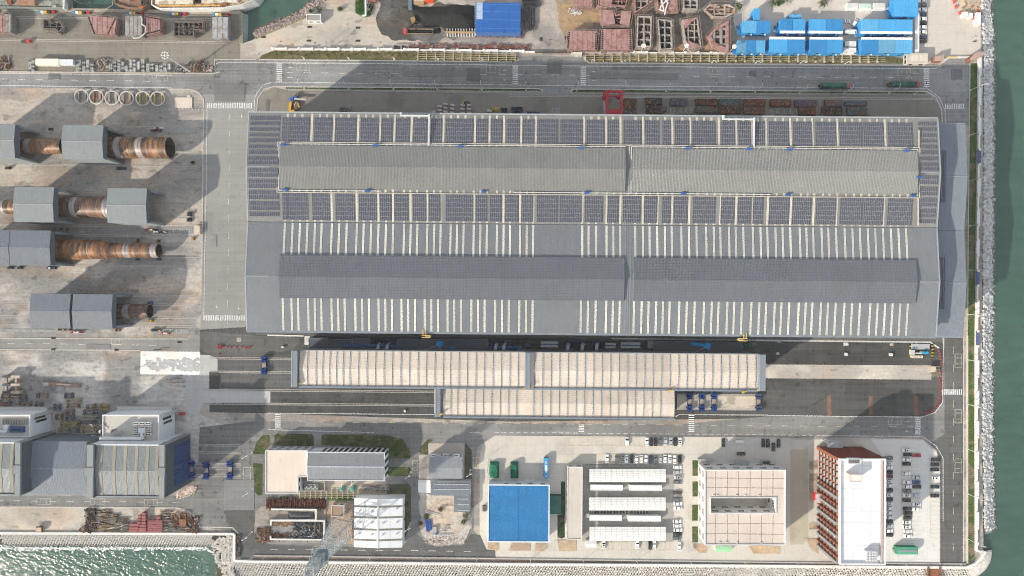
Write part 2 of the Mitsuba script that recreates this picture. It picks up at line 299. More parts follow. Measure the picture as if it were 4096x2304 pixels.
# crane rails let into the ground
def rails(lines, c=(0.42, 0.40, 0.37), w=0.55):
    m = MB()
    for (t, u0, v0, t1, u1, v1) in lines:
        a, b = W(t, u0, v0), W(t1, u1, v1); d = (b - a) / np.linalg.norm(b - a); nrm = np.array([-d[1], d[0]])
        for off in (-0.42, 0.42):
            m.prism([a + nrm * (off - .2), b + nrm * (off - .2), b + nrm * (off + .2), a + nrm * (off + .2)], 0.0, 0.2)
    return m
RL = [(20, 2110, 704, 21, 380, 714), (20, 2110, 842, 21, 378, 850), (20, 2040, 1022, 21, 1815, 1045), (20, 2040, 1160, 21, 1815, 1180), (22, 1655, 1075, 22, 2480, 1080), (22, 1655, 1213, 22, 2480, 1220),
      (10, -400, 505, 10, 1990, 518), (10, 1530, 597, 10, 1985, 601), (10, 1510, 733, 10, 1985, 738), (10, -400, 812, 10, 1985, 828), (10, -400, 905, 10, 1985, 932), (10, 560, 1010, 10, 1985, 1017), (10, 1640, 1104, 10, 1985, 1107), (10, 1600, 1148, 10, 1985, 1150),
      (10, 560, 1222, 10, 1975, 1234), (10, 300, 208, 10, 1990, 219), (10, 1700, 90, 10, 1990, 95), (10, 1700, 130, 10, 1990, 137), (0, 1000, 1275, 0, 2000, 1290), (20, -300, 65, 20, 1980, 84), (20, -300, 150, 20, 1980, 170), (20, -300, 282, 20, 1980, 300), (20, -300, 370, 20, 1950, 386),
      (30, 1885, 130, 30, 2425, 135), (30, 1885, 203, 30, 2425, 210), (30, 1885, 320, 30, 2425, 323), (30, 1885, 362, 30, 2425, 367), (30, 1885, 433, 30, 2425, 440), (0, -400, 395, 0, 2300, 428), (0, -400, 170, 0, 2300, 200), (2, -30, 962, 2, 920, 968), (2, 1120, 975, 3, 1660, 998)]
for q in RL: part(GROUND, 'crane_rail', rails([q]), (0.40, 0.38, 0.35), 0.3, 'asphalt')
# kerbs (real steps), painted lines
def kerb(lst, w=0.55, h=0.24, c=(0.50, 0.48, 0.44), holder=GROUND, name='kerb'):
    L = LineString(pts(lst)).simplify(0.05)
    part(holder, name, MB().prism(L.buffer(w / 2, cap_style=2, join_style=2), 0.0, h), c, 0.3, 'asphalt')
kerb([(2, 0, 625), (1, 1300, 611), (1, 30, 601)]); kerb([(2, 20, 628), (60, 612), (75, 580)]); kerb([(2, 725, 575), (740, 605), (775, 634), (1600, 642), (3, 0, 648), (1400, 658), (1690, 662), (1740, 648)], 0.8)
kerb([(1, 200, 872), (2, 0, 890), (270, 893), (305, 910), (300, 935)], 0.5); kerb([(2, 592, 935), (600, 905), (640, 897), (3, 0, 914), (1600, 922), (1690, 980), (1745, 1100), (1750, 1240)], 0.5); kerb([(1, 5, 1130), (20, 990), (80, 900), (200, 866)], 0.45)
kerb([(1, 300, 902), (2, 0, 935), (3, 0, 945), (1620, 952)], 0.9, c=(0.3, 0.29, 0.27)); kerb([(0, -400, 720), (2150, 742), (2215, 725)], 0.7, 0.5, (0.45, 0.42, 0.36)); kerb([(0, 2165, 715), (2160, 600), (2576, 600)], 0.4)
kerb([(0, 1700, 897), (1920, 898), (2000, 930), (2050, 1000), (2055, 1110), (10, 2045, 50), (2035, 1220)], 0.5); kerb([(23, 2003, 480), (2003, 1449), (33, 2003, 1320)], 0.9, 0.3, (0.58, 0.52, 0.44)); kerb([(3, 2030, 640), (2022, 1210), (13, 2016, 400), (13, 2008, 1449), (23, 2003, 480)], 0.6, 0.3, (0.42, 0.41, 0.38))
kerb([(33, 1726, 318), (1726, 1315)], 0.4); kerb([(33, 1726, 318), (1690, 190), (1560, 80), (1400, 68), (33, 250, 68), (32, 2576, 55), (32, 0, 40), (31, 2420, 38), (2300, 105), (2256, 220)], 0.4)
kerb([(30, -400, 750), (1790, 762), (1900, 795), (1980, 870), (2012, 955), (2340, 960), (2400, 1020)], 0.6)
kerb([(21, 115, 475), (480, 482)], 0.7, 0.3, (0.66, 0.65, 0.62)); kerb([(22, 1000, 508), (23, 0, 528), (1630, 545), (1720, 605)], 0.7, 0.2, (0.62, 0.61, 0.58)); kerb([(20, -400, 505), (1900, 512)], 0.5); kerb([(20, -400, 615), (1410, 628)], 0.5)
LINES = {}
def lines(holder, segs, w=0.18, c=(0.70, 0.70, 0.67), name='road_marking', z=0.03):
    m = MB()
    for s in segs:
        m.sheet(LineString(pts(s)).buffer(w / 2, cap_style=2), z + LAY[0])
    part(holder, name, m, c, 0.5, 'asphalt', kind=None)
def dashes(t0, u0, v0, t1, u1, v1, pitch, on):
    a, b = np.array(nat(t0, u0, v0)), np.array(nat(t1, u1, v1)); L = np.linalg.norm(b - a); n = int(L / (pitch / Kt)); d = (b - a) / L
    return [[(-2, *(a + d * i * pitch / Kt)), (-2, *(a + d * (i * pitch + on) / Kt))] for i in range(n + 1)]
NR, SR, ER, WR = 'north_road', 'south_road', 'east_road', 'west_road'
lines(NR, [[(1, -10, 632), (900, 637), (2, 620, 664)], [(2, 620, 664), (3, 0, 681), (1300, 688), (1680, 690), (1745, 660)]], 0.3); lines(NR, [[(1, 170, 828), (2, 0, 856), (3, 0, 878), (1600, 890), (1720, 980), (1780, 1110), (1782, 1240)], [(1, 170, 828), (80, 850), (20, 920), (-10, 980), (0, 2560, 1100)]], 0.25)
lines(NR, dashes(1, 300, 731, 3, 1480, 786, 178, 72), 0.22, name='lane_dash'); lines(NR, [[(0, -300, 735), (1730, 757)], [(0, -300, 856), (1730, 885)], [(0, 2165, 690), (2180, 640), (2210, 628), (2576, 630)]], 0.25); lines(NR, dashes(0, 0, 795, 0, 1510, 818, 180, 70), 0.22, name='lane_dash')
lines('west_yard_road', [[(0, 2085, 1040), (10, 2080, 300), (2060, 1200), (20, 2052, 320)]], 0.22); lines('west_yard_road', dashes(0, 2315, 1145, 20, 2288, 400, 170, 72), 0.2, name='lane_dash')
lines(SR, dashes(21, 430, 1345, 23, 1500, 1398, 180, 72), 0.22, (0.62, 0.55, 0.36), name='lane_dash'); lines(SR, [[(22, 1640, 1298), (1680, 1274), (2576, 1278), (23, 0, 1283), (1550, 1298), (1680, 1250), (1755, 1150), (1764, 490)], [(21, 110, 1258), (1815, 1274)]], 0.28)
lines(SR, dashes(31, 2400, 2, 33, 500, 33, 72, 44), 0.2, name='lane_dash'); lines(SR, [[(33, 530, 36), (1400, 42), (1560, 48), (1690, 140), (1760, 260), (1760, 900)], [(21, 120, 1425), (31, 1200, 5)]], 0.25); lines(ER, [[(23, 1965, 490), (33, 1962, 1310)]], 0.25); lines(ER, dashes(23, 1863, 590, 33, 1862, 1290, 180, 72), 0.22, (0.62, 0.55, 0.36), name='lane_dash')
lines(SR, dashes(30, -40, 690, 30, 1830, 708, 178, 72), 0.2, name='lane_dash'); lines('lower_road', dashes(31, 145, 1178, 31, 2200, 1200, 177, 72), 0.22, name='lane_dash'); lines(WR, dashes(20, 80, 556, 20, 1600, 575, 178, 72), 0.2, name='lane_dash')
lines(SR, [[(31, 2150, 1), (31, 2250, 1)]], 0.2)
def zebra(holder, t, u0, v0, u1, v1, n, along):
    m = MB()
    for i in range(n):
        k0, k1 = i / n, (i + 0.48) / n
        q = [(u0, v0 + (v1 - v0) * k0), (u1, v0 + (v1 - v0) * k0), (u1, v0 + (v1 - v0) * k1), (u0, v0 + (v1 - v0) * k1)] if along == 'v' else [(u0 + (u1 - u0) * k0, v0), (u0 + (u1 - u0) * k1, v0), (u0 + (u1 - u0) * k1, v1), (u0 + (u1 - u0) * k0, v1)]
        m.sheet(Polygon(pts([(t, *p) for p in q])), LAY[0] + 0.045)
    part(holder, 'zebra_crossing', m, (0.74, 0.74, 0.72), 0.5, 'asphalt')
for a in [(NR, 1, 208, 640, 264, 830, 10, 'v'), (NR, 2, 6, 662, 62, 856, 10, 'v'), (NR, 2, 690, 672, 745, 862, 10, 'v'), (NR, 3, 1566, 692, 1622, 885, 10, 'v'), ('west_yard_road', 0, 2090, 1038, 2545, 1090, 26, 'u'), ('west_yard_road', 20, 2058, 274, 2478, 328, 24, 'u'), (NR, 3, 1780, 1044, 1980, 1098, 9, 'u'),
          (ER, 23, 1748, 1018, 1960, 1075, 11, 'u'), (SR, 23, 1478, 1303, 1534, 1480, 10, 'v'), (SR, 21, 193, 1268, 250, 1422, 8, 'v'), (SR, 22, 670, 1374, 725, 1455, 5, 'v'), (SR, 22, 1776, 1278, 1834, 1455, 9, 'v')]: zebra(*a)
def slow_box(holder, t, u0, v0, u1, v1, c=(0.60, 0.57, 0.48), horiz=False):     # painted speed-limit boxes: two columns of characters in a frame
    m = MB(); z = LAY[0] + 0.04
    m.sheet(Polygon(pts([(t, u0, v0), (t, u1, v0), (t, u1, v1), (t, u0, v1)])).exterior.buffer(0.085), z)
    for i in range(2):
        for j in range(4):
            a, b = (0.28 + 0.44 * i, 0.2 + 0.2 * j)
            if horiz: a, b = b, a
            u, v, e = u0 + (u1 - u0) * a, v0 + (v1 - v0) * b, min(abs(u1 - u0), abs(v1 - v0)) * 0.055
            for k in (-1, 1): m.sheet(Polygon(pts([(t, u - e, v + k * e * .7 - e * .3), (t, u + e, v + k * e * .7 - e * .3), (t, u + e, v + k * e * .7 + e * .3), (t, u - e, v + k * e * .7 + e * .3)])), z)
            m.sheet(Polygon(pts([(t, u - e * .3, v - e), (t, u + e * .3, v - e), (t, u + e * .3, v + e), (t, u - e * .3, v + e)])), z + 0.004)
    part(holder, 'painted_box', m, c, 0.5, 'asphalt')
for a in [(NR, 1, 413, 642, 540, 713), (NR, 1, 2320, 660, 2445, 731), (NR, 2, 1978, 682, 2104, 751), (NR, 3, 1303, 694, 1430, 765), (NR, 0, 1577, 762, 1684, 816), (SR, 23, 1210, 1301, 1337, 1373), (SR, 30, 372, 665, 510, 727), (SR, 30, 912, 671, 1050, 731), (SR, 30, 1452, 675, 1586, 736), (WR, 20, 1125, 514, 1233, 568)]: slow_box(*a)
for a in [(ER, 23, 1880, 664, 1946, 800), (ER, 23, 1880, 1221, 1946, 1357), (ER, 33, 1880, 270, 1946, 404), (SR, 30, 2455, 353, 2525, 480), (SR, 31, 1577, 283, 1627, 388), (SR, 31, 2192, 253, 2245, 360), ('lower_road', 31, 572, 1155, 720, 1215), ('car_park', 32, 975, 1212, 1108, 1270)]: slow_box(*a, horiz=a[0] != 'lower_road')
def arrow(holder, t, u, v, du, dv, turn=0):
    m = MB(); d = np.array([du, dv], float); L = np.linalg.norm(d); d /= L; nn = np.array([-d[1], d[0]]); P = lambda a, b: (t, *(np.array([u, v]) + d * a + nn * b)); z = LAY[0] + 0.04
    m.sheet(Polygon(pts([P(0, -1.6), P(L * .7, -1.6), P(L * .7, 1.6), P(0, 1.6)])), z); m.sheet(Polygon(pts([P(L * .66, -5), P(L, 0), P(L * .66, 5)])), z)
    if turn: m.sheet(Polygon(pts([P(L * .25, 0), P(L * .45, turn * 9), P(L * .55, turn * 12), P(L * .62, turn * 7), P(L * .4, 0)])), z + 0.004)
    part(holder, 'painted_arrow', m, (0.74, 0.74, 0.72), 0.5, 'asphalt')
for a in [(NR, 1, 372, 684, -54, 0, 1), (NR, 1, 315, 779, 54, 1), (NR, 1, 2530, 709, -48, -1), (NR, 1, 2525, 803, -48, -1, -1), (NR, 2, 852, 720, -48, 0, -1), (NR, 2, 848, 812, -48, 0), (NR, 3, 1512, 740, -52, 0), (SR, 23, 1425, 1345, -52, 0), (SR, 23, 1420, 1441, -48, 0, 1), ('west_yard_road', 0, 2430, 1198, 0, -46, 1), ('west_yard_road', 20, 2178, 215, 0, -46, 1), ('west_yard_road', 20, 2405, 172, 0, 48)]: arrow(*a)

# ==== the great shipbuilding hall: two gabled bays, ridge monitors, skylights, solar arrays =====
HZ = 32.5
_c = W(-2, 2369.9, 898.9, HZ)
def HL(x, y): r = R2(TH) @ np.array([x, y]); return _c + r                      # hall frame to ground plan
def hl(t, u, v, z=HZ): return R2(-TH) @ (W(t, u, v, z) - _c)                    # pixel on the roof to the hall frame
HX0, HX1, HY = -171.6, 171.4, 54.1
def roof_z(y): return HZ + 2.7 * (1 - abs(abs(y) - HY / 2) / (HY / 2))
def strip(m, x0, x1, y0, y1, z0, z1, lo=0.0, hi=0.04, pitch=0.46, duty=0.35):   # corrugated sheet, ribs running in y, in the hall frame
    n = max(1, int((x1 - x0) / pitch)); e = (x1 - x0) / n
    xs = (x0 + np.arange(n)[:, None] * e + np.array([0, e * (1 - duty), e * (1 - duty * .75), e * (1 - duty * .25)])[None]).ravel(); xs = np.append(xs, x1)
    zz = np.append(np.tile([lo, lo, hi, hi], n), lo); k = len(xs)
    A = np.array([HL(x, y0) for x in xs]); Bb = np.array([HL(x, y1) for x in xs]); i = np.arange(k - 1)
    return m.add(np.vstack([np.c_[A, z0 + zz], np.c_[Bb, z1 + zz]]), np.stack([i, i + 1, i + 1 + k, i + k], 1))
def hbox(m, x0, x1, y0, y1, z0, z1):
    c = HL((x0 + x1) / 2, (y0 + y1) / 2); return m.box(c[0], c[1], z0, z1, x1 - x0, y1 - y0)
def slope_quad(m, x0, x1, y0, y1, dz, shear=0.0):     # a strip lying dz over the roof
    return m.quad((*HL(x0, y0), roof_z(y0) + dz), (*HL(x1, y0), roof_z(y0) + dz), (*HL(x1, y1), roof_z(y1) + dz), (*HL(x0, y1), roof_z(y1) + dz))
hall = thing('shipbuilding_hall', 'vast grey twin-gabled shipbuilding hall with ribbed metal roof and rows of pale skylight strips', 'hall')
m = MB()
for (x0, x1, y0, y1) in [(HX0 + .6, HX1 - .6, HY - 1.0, HY - .6), (HX0 + .6, HX1 - .6, -HY + .6, -HY + 1.0), (HX0 + .6, HX0 + 1.0, -HY + 1, HY - 1), (HX1 - 1.0, HX1 - .6, -HY + 1, HY - 1)]: hbox(m, x0, x1, y0, y1, 0, HZ - 0.1)
for x in (HX0 + .8, HX1 - .8):
    for s in (1, -1):
        m.add([(*HL(x, 0 if s > 0 else -HY), HZ - .1), (*HL(x, s * HY / 2), HZ + 2.6), (*HL(x, HY if s > 0 else 0), HZ - .1)], [[0, 1, 2]])
part(hall, 'wall', m, (0.17, 0.20, 0.24), 0.1)
for i, (y0, y1) in enumerate([(HY, HY / 2), (HY / 2, 0.12), (-0.12, -HY / 2), (-HY / 2, -HY)]):
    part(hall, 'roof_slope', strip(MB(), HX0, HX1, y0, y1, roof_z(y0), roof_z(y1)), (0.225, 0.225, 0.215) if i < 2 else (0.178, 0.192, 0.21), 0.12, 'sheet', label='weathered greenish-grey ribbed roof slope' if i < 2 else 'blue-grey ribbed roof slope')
m = MB(); hbox(m, HX0, HX1, -0.2, 0.2, HZ - .6, HZ - .05); part(hall, 'valley_gutter', m, (0.05, 0.055, 0.06))
for s in (1, -1):
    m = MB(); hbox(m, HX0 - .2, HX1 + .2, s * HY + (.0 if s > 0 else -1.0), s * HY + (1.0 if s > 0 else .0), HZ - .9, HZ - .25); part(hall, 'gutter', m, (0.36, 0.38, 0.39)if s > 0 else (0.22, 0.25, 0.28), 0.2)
    for x0, x1 in ((HX0, HX0 + 12.0), (HX1 - 10.0, HX1)):
        m = MB(); hbox(m, x0, x1, s * HY / 2 - .35, s * HY / 2 + .35, HZ + 2.68, HZ + 2.82); part(hall, 'ridge_cap', m, (0.26, 0.28, 0.30), 0.1)
for s in (1, -1):
    for x in (HX0, HX1):
        m = MB()
        for y0, y1 in ((0.2, HY / 2), (HY / 2, HY)):
            a, b = s * y0, s * y1
            m.quad((*HL(x - .35, a), roof_z(a) + .12), (*HL(x + .35, a), roof_z(a) + .12), (*HL(x + .35, b), roof_z(b) + .12), (*HL(x - .35, b), roof_z(b) + .12))
        part(hall, 'verge_trim', m, (0.33, 0.35, 0.37), 0.15)
# movement joint across the roof at the gap between the monitors
gx = hl(12, 1170, 270)[0]
for y0, y1 in ((HY, HY / 2), (HY / 2, .3), (-.3, -HY / 2), (-HY / 2, -HY)):
    m = MB()
    for o in (-1.1, 0, 1.1): slope_quad(m, gx + o - .22, gx + o + .22, y0, y1, .17)
    part(hall, 'joint_cover', m, (0.24, 0.265, 0.29), 0.15)
# ridge monitors (raised ventilators) with louvre slats
MON = []
for row, (u_l, u_g0, u_g1, u_r, v0, v1, tl) in enumerate([((11, 262, 30), (12, 1135, 60), (12, 1207, 65), (13, 1468, 75), 30, 462, 11), ((11, 258, 1105), (12, 1123, 1140), (12, 1213, 1140), (13, 1458, 1160), 1105, 1535, 11)]):
    y0, y1 = hl(11, 262, v0)[1], hl(11, 262, v1)[1]
    yc = HY / 2 * (1 if row == 0 else -1); hw = (y0 - y1) / 2
    for k, (a, b) in enumerate([(u_l, u_g0), (u_g1, u_r)]):
        x0, x1 = hl(*a)[0], hl(*b)[0]
        mon = thing('shipbuilding_hall__ridge_monitor')
        m = MB()
        ze, zr = roof_z(yc + hw) + 1.0, HZ + 2.7 + 1.7
        for x in (x0, x1):
            m.add([(*HL(x, yc - hw), HZ + 1), (*HL(x, yc + hw), HZ + 1), (*HL(x, yc + hw), ze), (*HL(x, yc), zr), (*HL(x, yc - hw), ze)], [[0, 1, 2], [0, 2, 3], [0, 3, 4]])
        for s in (1, -1): m.quad((*HL(x0, yc + s * hw), HZ), (*HL(x1, yc + s * hw), HZ), (*HL(x1, yc + s * hw), ze), (*HL(x0, yc + s * hw), ze))
        part(mon, 'side_wall', m, (0.20, 0.23, 0.27))
        for s in (1, -1):
            m = MB(); m.quad((*HL(x0, yc + s * hw), ze), (*HL(x1, yc + s * hw), ze), (*HL(x1, yc), zr), (*HL(x0, yc), zr))
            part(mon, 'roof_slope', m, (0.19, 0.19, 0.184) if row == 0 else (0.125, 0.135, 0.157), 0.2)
            m = MB(); n = int((x1 - x0) / 0.71); e = (x1 - x0) / n
            for i in range(n):
                xa, xb = x0 + e * (i + .2), x0 + e * (i + .78)
                for (za, zb) in ((.1, .1),):
                    A, Bq, C, D = [(*HL(xa, yc + s * hw), ze), (*HL(xb, yc + s * hw), ze), (*HL(xb, yc), zr), (*HL(xa, yc), zr)]
                    up = lambda p: (p[0], p[1], p[2] + .09)
                    m.add([A, Bq, C, D, up(A), up(Bq), up(C), up(D)], [[4, 5, 6, 7], [0, 1, 5, 4], [3, 7, 6, 2], [0, 4, 7, 3], [1, 2, 6, 5]])
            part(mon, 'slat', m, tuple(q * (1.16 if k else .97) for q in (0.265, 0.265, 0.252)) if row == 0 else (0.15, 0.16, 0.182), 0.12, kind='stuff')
            if row == 1:
                m = MB()
                for q in range(1, 14):
                    f0, f1 = q / 14 - .012, q / 14 + .012
                    y_a, y_b = yc + s * hw * (1 - f0), yc + s * hw * (1 - f1); z_a, z_b = ze + (zr - ze) * f0 + .1, ze + (zr - ze) * f1 + .1
                    m.quad((*HL(x0, y_a), z_a), (*HL(x1, y_a), z_a), (*HL(x1, y_b), z_b), (*HL(x0, y_b), z_b))
                part(mon, 'cross_rail', m, (0.165, 0.175, 0.197), 0.1, kind='stuff')
        MON.append((x0, x1, yc, hw))
# skylight strips
TOPU = [(1, 320), (1, 390), (1, 467), (1, 567), (1, 643), (1, 716), (1, 787), (1, 858), (1, 933), (1, 1032), (1, 1105), (1, 1180), (1, 1252), (1, 1325), (1, 1397), (1, 1500), (1, 1568), (1, 1643), (1, 1740), (1, 1815), (1, 1888), (1, 1960), (1, 2035), (1, 2108), (1, 2205), (1, 2279), (1, 2352), (1, 2425), (1, 2495),
        (2, 93), (2, 165), (2, 238), (2, 725), (2, 798), (2, 870), (2, 943), (2, 1017), (2, 1090), (2, 1243), (2, 1318), (2, 1393), (2, 1465), (2, 1540), (2, 1610), (2, 1713), (2, 1787), (2, 1858), (2, 1930), (2, 2005), (2, 2078), (2, 2180), (2, 2252), (2, 2325), (2, 2400), (2, 2475), (2, 2550),
        (3, 72), (3, 147), (3, 220), (3, 292), (3, 367), (3, 440), (3, 540), (3, 615), (3, 690), (3, 773), (3, 845), (3, 920), (3, 1020), (3, 1095), (3, 1170), (3, 1243), (3, 1317), (3, 1390)]
MIDU = [(11, x) for x in (290, 368, 442, 517, 593, 660, 763, 837, 912, 1015, 1083, 1158, 1232, 1307, 1380, 1490, 1556, 1623, 1723, 1793, 1857, 1958, 2022, 2088, 2190, 2257, 2322, 2423, 2490, 2555)] + [(12, x) for x in (80, 147, 212, 705, 768, 845, 949, 1017, 1086, 1237, 1314, 1381, 1458, 1535, 1604, 1701, 1777, 1853, 1950, 2027, 2093, 2180, 2248, 2324, 2420, 2497, 2565)] + [(13, x) for x in (72, 143, 220, 315, 382, 449, 535, 602, 680, 767, 845, 920, 1000, 1075, 1152, 1232, 1308, 1385)]
BOTU = [(21, x) for x in (278, 365, 431, 532, 598, 663, 766, 832, 898, 1004, 1073, 1141, 1238, 1305, 1371, 1467, 1534, 1602, 1700, 1766, 1833, 1929, 1996, 2063, 2168, 2234, 2301, 2407, 2475, 2543)] + [(22, x) for x in (73, 140, 206, 690, 760, 837, 943, 1010, 1078, 1222, 1298, 1367, 1444, 1512, 1578, 1675, 1750, 1829, 1922, 2000, 2068, 2157, 2225, 2302, 2397, 2477, 2545)] + [(23, x) for x in (55, 122, 200, 295, 365, 432, 518, 588, 665, 752, 830, 908, 1012, 1085, 1160, 1235, 1312, 1387)]
yN0, yN1, yS0, yS1 = MON[0][2] + MON[0][3], MON[0][2] - MON[0][3], MON[2][2] + MON[2][3], MON[2][2] - MON[2][3]
for lst, ya, yb, v in ((TOPU, HY - .1, yN0, 1170), (MIDU, yN1, 0.4, 780), (MIDU, -0.4, yS0, 950), (BOTU, yS1, -HY + .1, 260)):
    for t, u in lst:
        x = hl(t, u, v)[0]
        m = MB()
        for o in (-.42, .1): slope_quad(m, x + o, x + o + .40, ya, yb, .11)
        part(hall, 'skylight', m, (0.66, 0.62, 0.50) if ya > 0 else tuple(q * (.84 + .2 * random.Random(int(x * 9)).random()) for q in (0.70, 0.69, 0.59)), 0.3)
# solar arrays
def arr(xs, v): return [(hl(a[0], a[1], v)[0], hl(b[0], b[1], v)[0]) for a, b in xs]
def pr(t, *uu): return [((t, a), (t, b)) for a, b in uu]
NA = pr(1, (270, 322), (328, 540), (592, 775), (803, 1012), (1058, 1240), (1262, 1380), (1408, 1553), (1585, 1730), (1760, 1877), (1908, 2185), (2215, 2335), (2360, 2480)) + [((1, 2518), (2, 80))] + pr(2, (107, 228), (252, 458), (483, 712), (748, 930), (962, 1075), (1118, 1300), (1335, 1475), (1507, 1597), (1635, 1780), (1812, 2040), (2100, 2240), (2270, 2400), (2430, 2540)) + pr(3, (0, 205), (243, 435), (468, 680), (708, 938), (950, 1157), (1195, 1445))
SA = pr(11, (272, 318), (325, 527), (570, 752), (803, 1003), (1040, 1222), (1250, 1366), (1395, 1533), (1580, 1717), (1743, 1860), (1910, 2185), (2212, 2330), (2352, 2470)) + [((11, 2500), (12, 65))] + pr(12, (93, 212), (248, 458), (475, 700), (728, 910), (955, 1070), (1110, 1290), (1322, 1457), (1505, 1595), (1620, 1762), (1812, 2040), (2095, 2235), (2263, 2395), (2415, 2520)) + pr(13, (0, 205), (235, 425), (470, 675), (712, 940), (950, 1150), (1190, 1440))
def solar(x0, x1, y0, y1, label, group, nx=None, ny=None):
    k = thing('solar_array', label, 'solar array', group)
    nx = nx or max(1, round((x1 - x0) / .905)); ny = ny or max(1, round((y0 - y1) / 2.2)); ex, ey = (x1 - x0) / nx, (y0 - y1) / ny
    m, fr = MB(), MB(); slope_quad(fr, x0, x1, y1, y0, .30)
    for i in range(nx):
        for j in range(ny):
            xa, xb, ya, yb = x0 + ex * i + .055, x0 + ex * (i + 1) - .055, y1 + ey * j + .06, y1 + ey * (j + 1) - .06
            slope_quad(m, xa, xb, ya, yb, .34)
    part(k, 'mounting_frame', fr, (0.42, 0.43, 0.45), 0.1); part(k, 'panel', m, None, bsdf='panel', kind='stuff')
nyt, nyb = hl(2, 1200, 1212)[1], hl(12, 1200, 26)[1]
for i, (a, b) in enumerate(arr(NA, 1210)): solar(a, b, nyt, nyb, f'dark solar array above the upper ridge monitor, {nth(i)} from the left', 'solar arrays on the slope above the northern ridge monitor', ny=6)
syt, syb = hl(12, 1200, 520)[1], hl(12, 1200, 795)[1]
for i, (a, b) in enumerate(arr(SA, 650)): solar(a, b, syt, syb, f'dark solar array below the upper ridge monitor, {nth(i)} from the left', 'solar arrays on the slope below the northern ridge monitor', ny=6)
rows_w = [(1, 1168, 1212), (1, 1225, 1265), (1, 1285, 1325), (1, 1345, 1382), (1, 1400, 1442), (11, 15, 55), (11, 70, 112), (11, 133, 218), (11, 250, 340), (11, 360, 450), (11, 470, 560), (11, 580, 670), (11, 687, 730)]
for i, (t, a, b) in enumerate(rows_w): solar(hl(10, 2515, 600)[0], hl(11, 238, 600)[0], hl(t, 0, a)[1], hl(t, 0, b)[1], f'short solar array at the left end of the solar roof, {nth(i)} from the top', 'short solar arrays stacked at the left gable of the hall')
rows_e = [(3, 1228, 1268), (3, 1285, 1325), (3, 1345, 1385), (3, 1405, 1442), (13, 14, 56), (13, 72, 114), (13, 134, 176), (13, 195, 280), (13, 325, 412), (13, 435, 525), (13, 547, 635), (13, 655, 742), (13, 760, 800)]
for i, (t, a, b) in enumerate(rows_e): solar(hl(13, 1500, 400)[0], hl(13, 1682, 400)[0], hl(t, 1500, a)[1], hl(t, 1500, b)[1], f'short solar array at the right end of the solar roof, {nth(i)} from the top', 'short solar arrays stacked at the right gable of the hall')
# walkways round the northern monitors, white pipes, blue boxes
def beam(m, x0, y0, x1, y1, z, w, h):
    return hbox(m, min(x0, x1) - (w / 2 if x0 == x1 else 0), max(x0, x1) + (w / 2 if x0 == x1 else 0), min(y0, y1) - (w / 2 if y0 == y1 else 0), max(y0, y1) + (w / 2 if y0 == y1 else 0), z, z + h)
X0, X1 = MON[0][0], MON[1][1]
for (a, b, c, d, wd) in [(X0 - 1.6, yN0 + 1.7, X1 + 1.9, yN0 + 1.7, .55), (X0 - 1.6, yN1 - 1.8, X1 + 1.9, yN1 - 1.8, .55), (X0 - 1.6, yN1 - 1.8, X0 - 1.6, yN0 + 1.7, .5), (X1 + 1.9, yN1 - 1.8, X1 + 1.9, yN0 + 1.7, .5), (MON[1][0] - 1.6, yN1 - 1.8, MON[1][0] - 1.6, yN0 + 1.7, .45), (X1 + 1.4, .8, X1 + 1.4, yN1 - 1.8, .8), (X1 + 1.4, yN0 + 1.7, X1 + 1.4, HY - 6, .8)]:
    part(hall, 'roof_walkway', beam(MB(), a, b, c, d, max(roof_z(b), roof_z(d)) + .25, wd * .7, .35), (0.52, 0.48, 0.41), 0.2)
for (a, b, c, d) in [(X0 - .7, yN0 + .8, MON[0][1], yN0 + .8), (X0 - .7, yN1 - .8, X0 + 50, yN1 - .8), (X0 - .7, yN1 - .8, X0 - .7, yN0 + .8), (MON[1][0] - .5, yN0 + .8, X1 + .7, yN0 + .8), (X0 + 115, yN1 - .8, X1 - 72, yN1 - .8), (X1 + .7, yN1 - .8, X1 + .7, yN0 + .8), (MON[1][0] - .6, yN1 - .8, MON[1][0] - .6, yN0 + .8)]:
    part(hall, 'conduit', beam(MB(), a, b, c, d, max(roof_z(b), roof_z(d)) + .5, .28, .3), (0.70, 0.70, 0.69), 0.1)
for t, ua, va, ub, vb in ((1, 1452, 1168, 1748, 1178), (2, 2115, 1203, 2420, 1205)):
    a, b = hl(t, ua, va), hl(t, ub, vb); k = thing('shipbuilding_hall__roof_duct'); m = MB()
    hbox(m, a[0], b[0], a[1] - .33, a[1] + .33, roof_z(a[1]) + .5, roof_z(a[1]) + 1.3); hbox(m, b[0] - .36, b[0] + .36, yN0 + .5, a[1] + .45, roof_z(yN0), roof_z(yN0) + 1.2); hbox(m, a[0], a[0] + .8, a[1], HY + .8, HZ - 1, HZ + 1.2)
    scene[k] = shape(m, (0.58, 0.61, 0.62), 0.1)
BX = [(11, 285, 10), (11, 1200, 20), (11, 2058, 28), (12, 690, 42), (12, 1763, 50), (12, 2377, 55), (13, 203, 60), (13, 1385, 70), (13, 1495, 340), (13, 1450, 522), (13, 200, 512), (12, 1720, 502), (12, 753, 492), (11, 2292, 483), (11, 1130, 472), (11, 302, 463)]
for i, (t, u, v) in enumerate(BX):
    x, y = hl(t, u, v, HZ + 2); z = roof_z(y) + .9
    where = 'upper' if i < 8 else 'right-hand' if i == 8 else 'lower'
    k = thing('fan_box', f'bright blue box on the {where} walkway of the solar roof' + ('' if i == 8 else f', {nth(i if i < 8 else 15 - i)} from the left'), 'box', 'blue boxes along the roof walkways')
    m = MB(); hbox(m, x - 1.15, x + 1.15, y - .45, y + .45, z, z + 1.2); part(k, 'casing', m, (0.04, 0.12, 0.36), 0.15)
    m = MB(); hbox(m, x - .9, x + .9, y - .4, y + .4, z - 1.2, z); part(k, 'stand', m, (0.35, 0.35, 0.34))
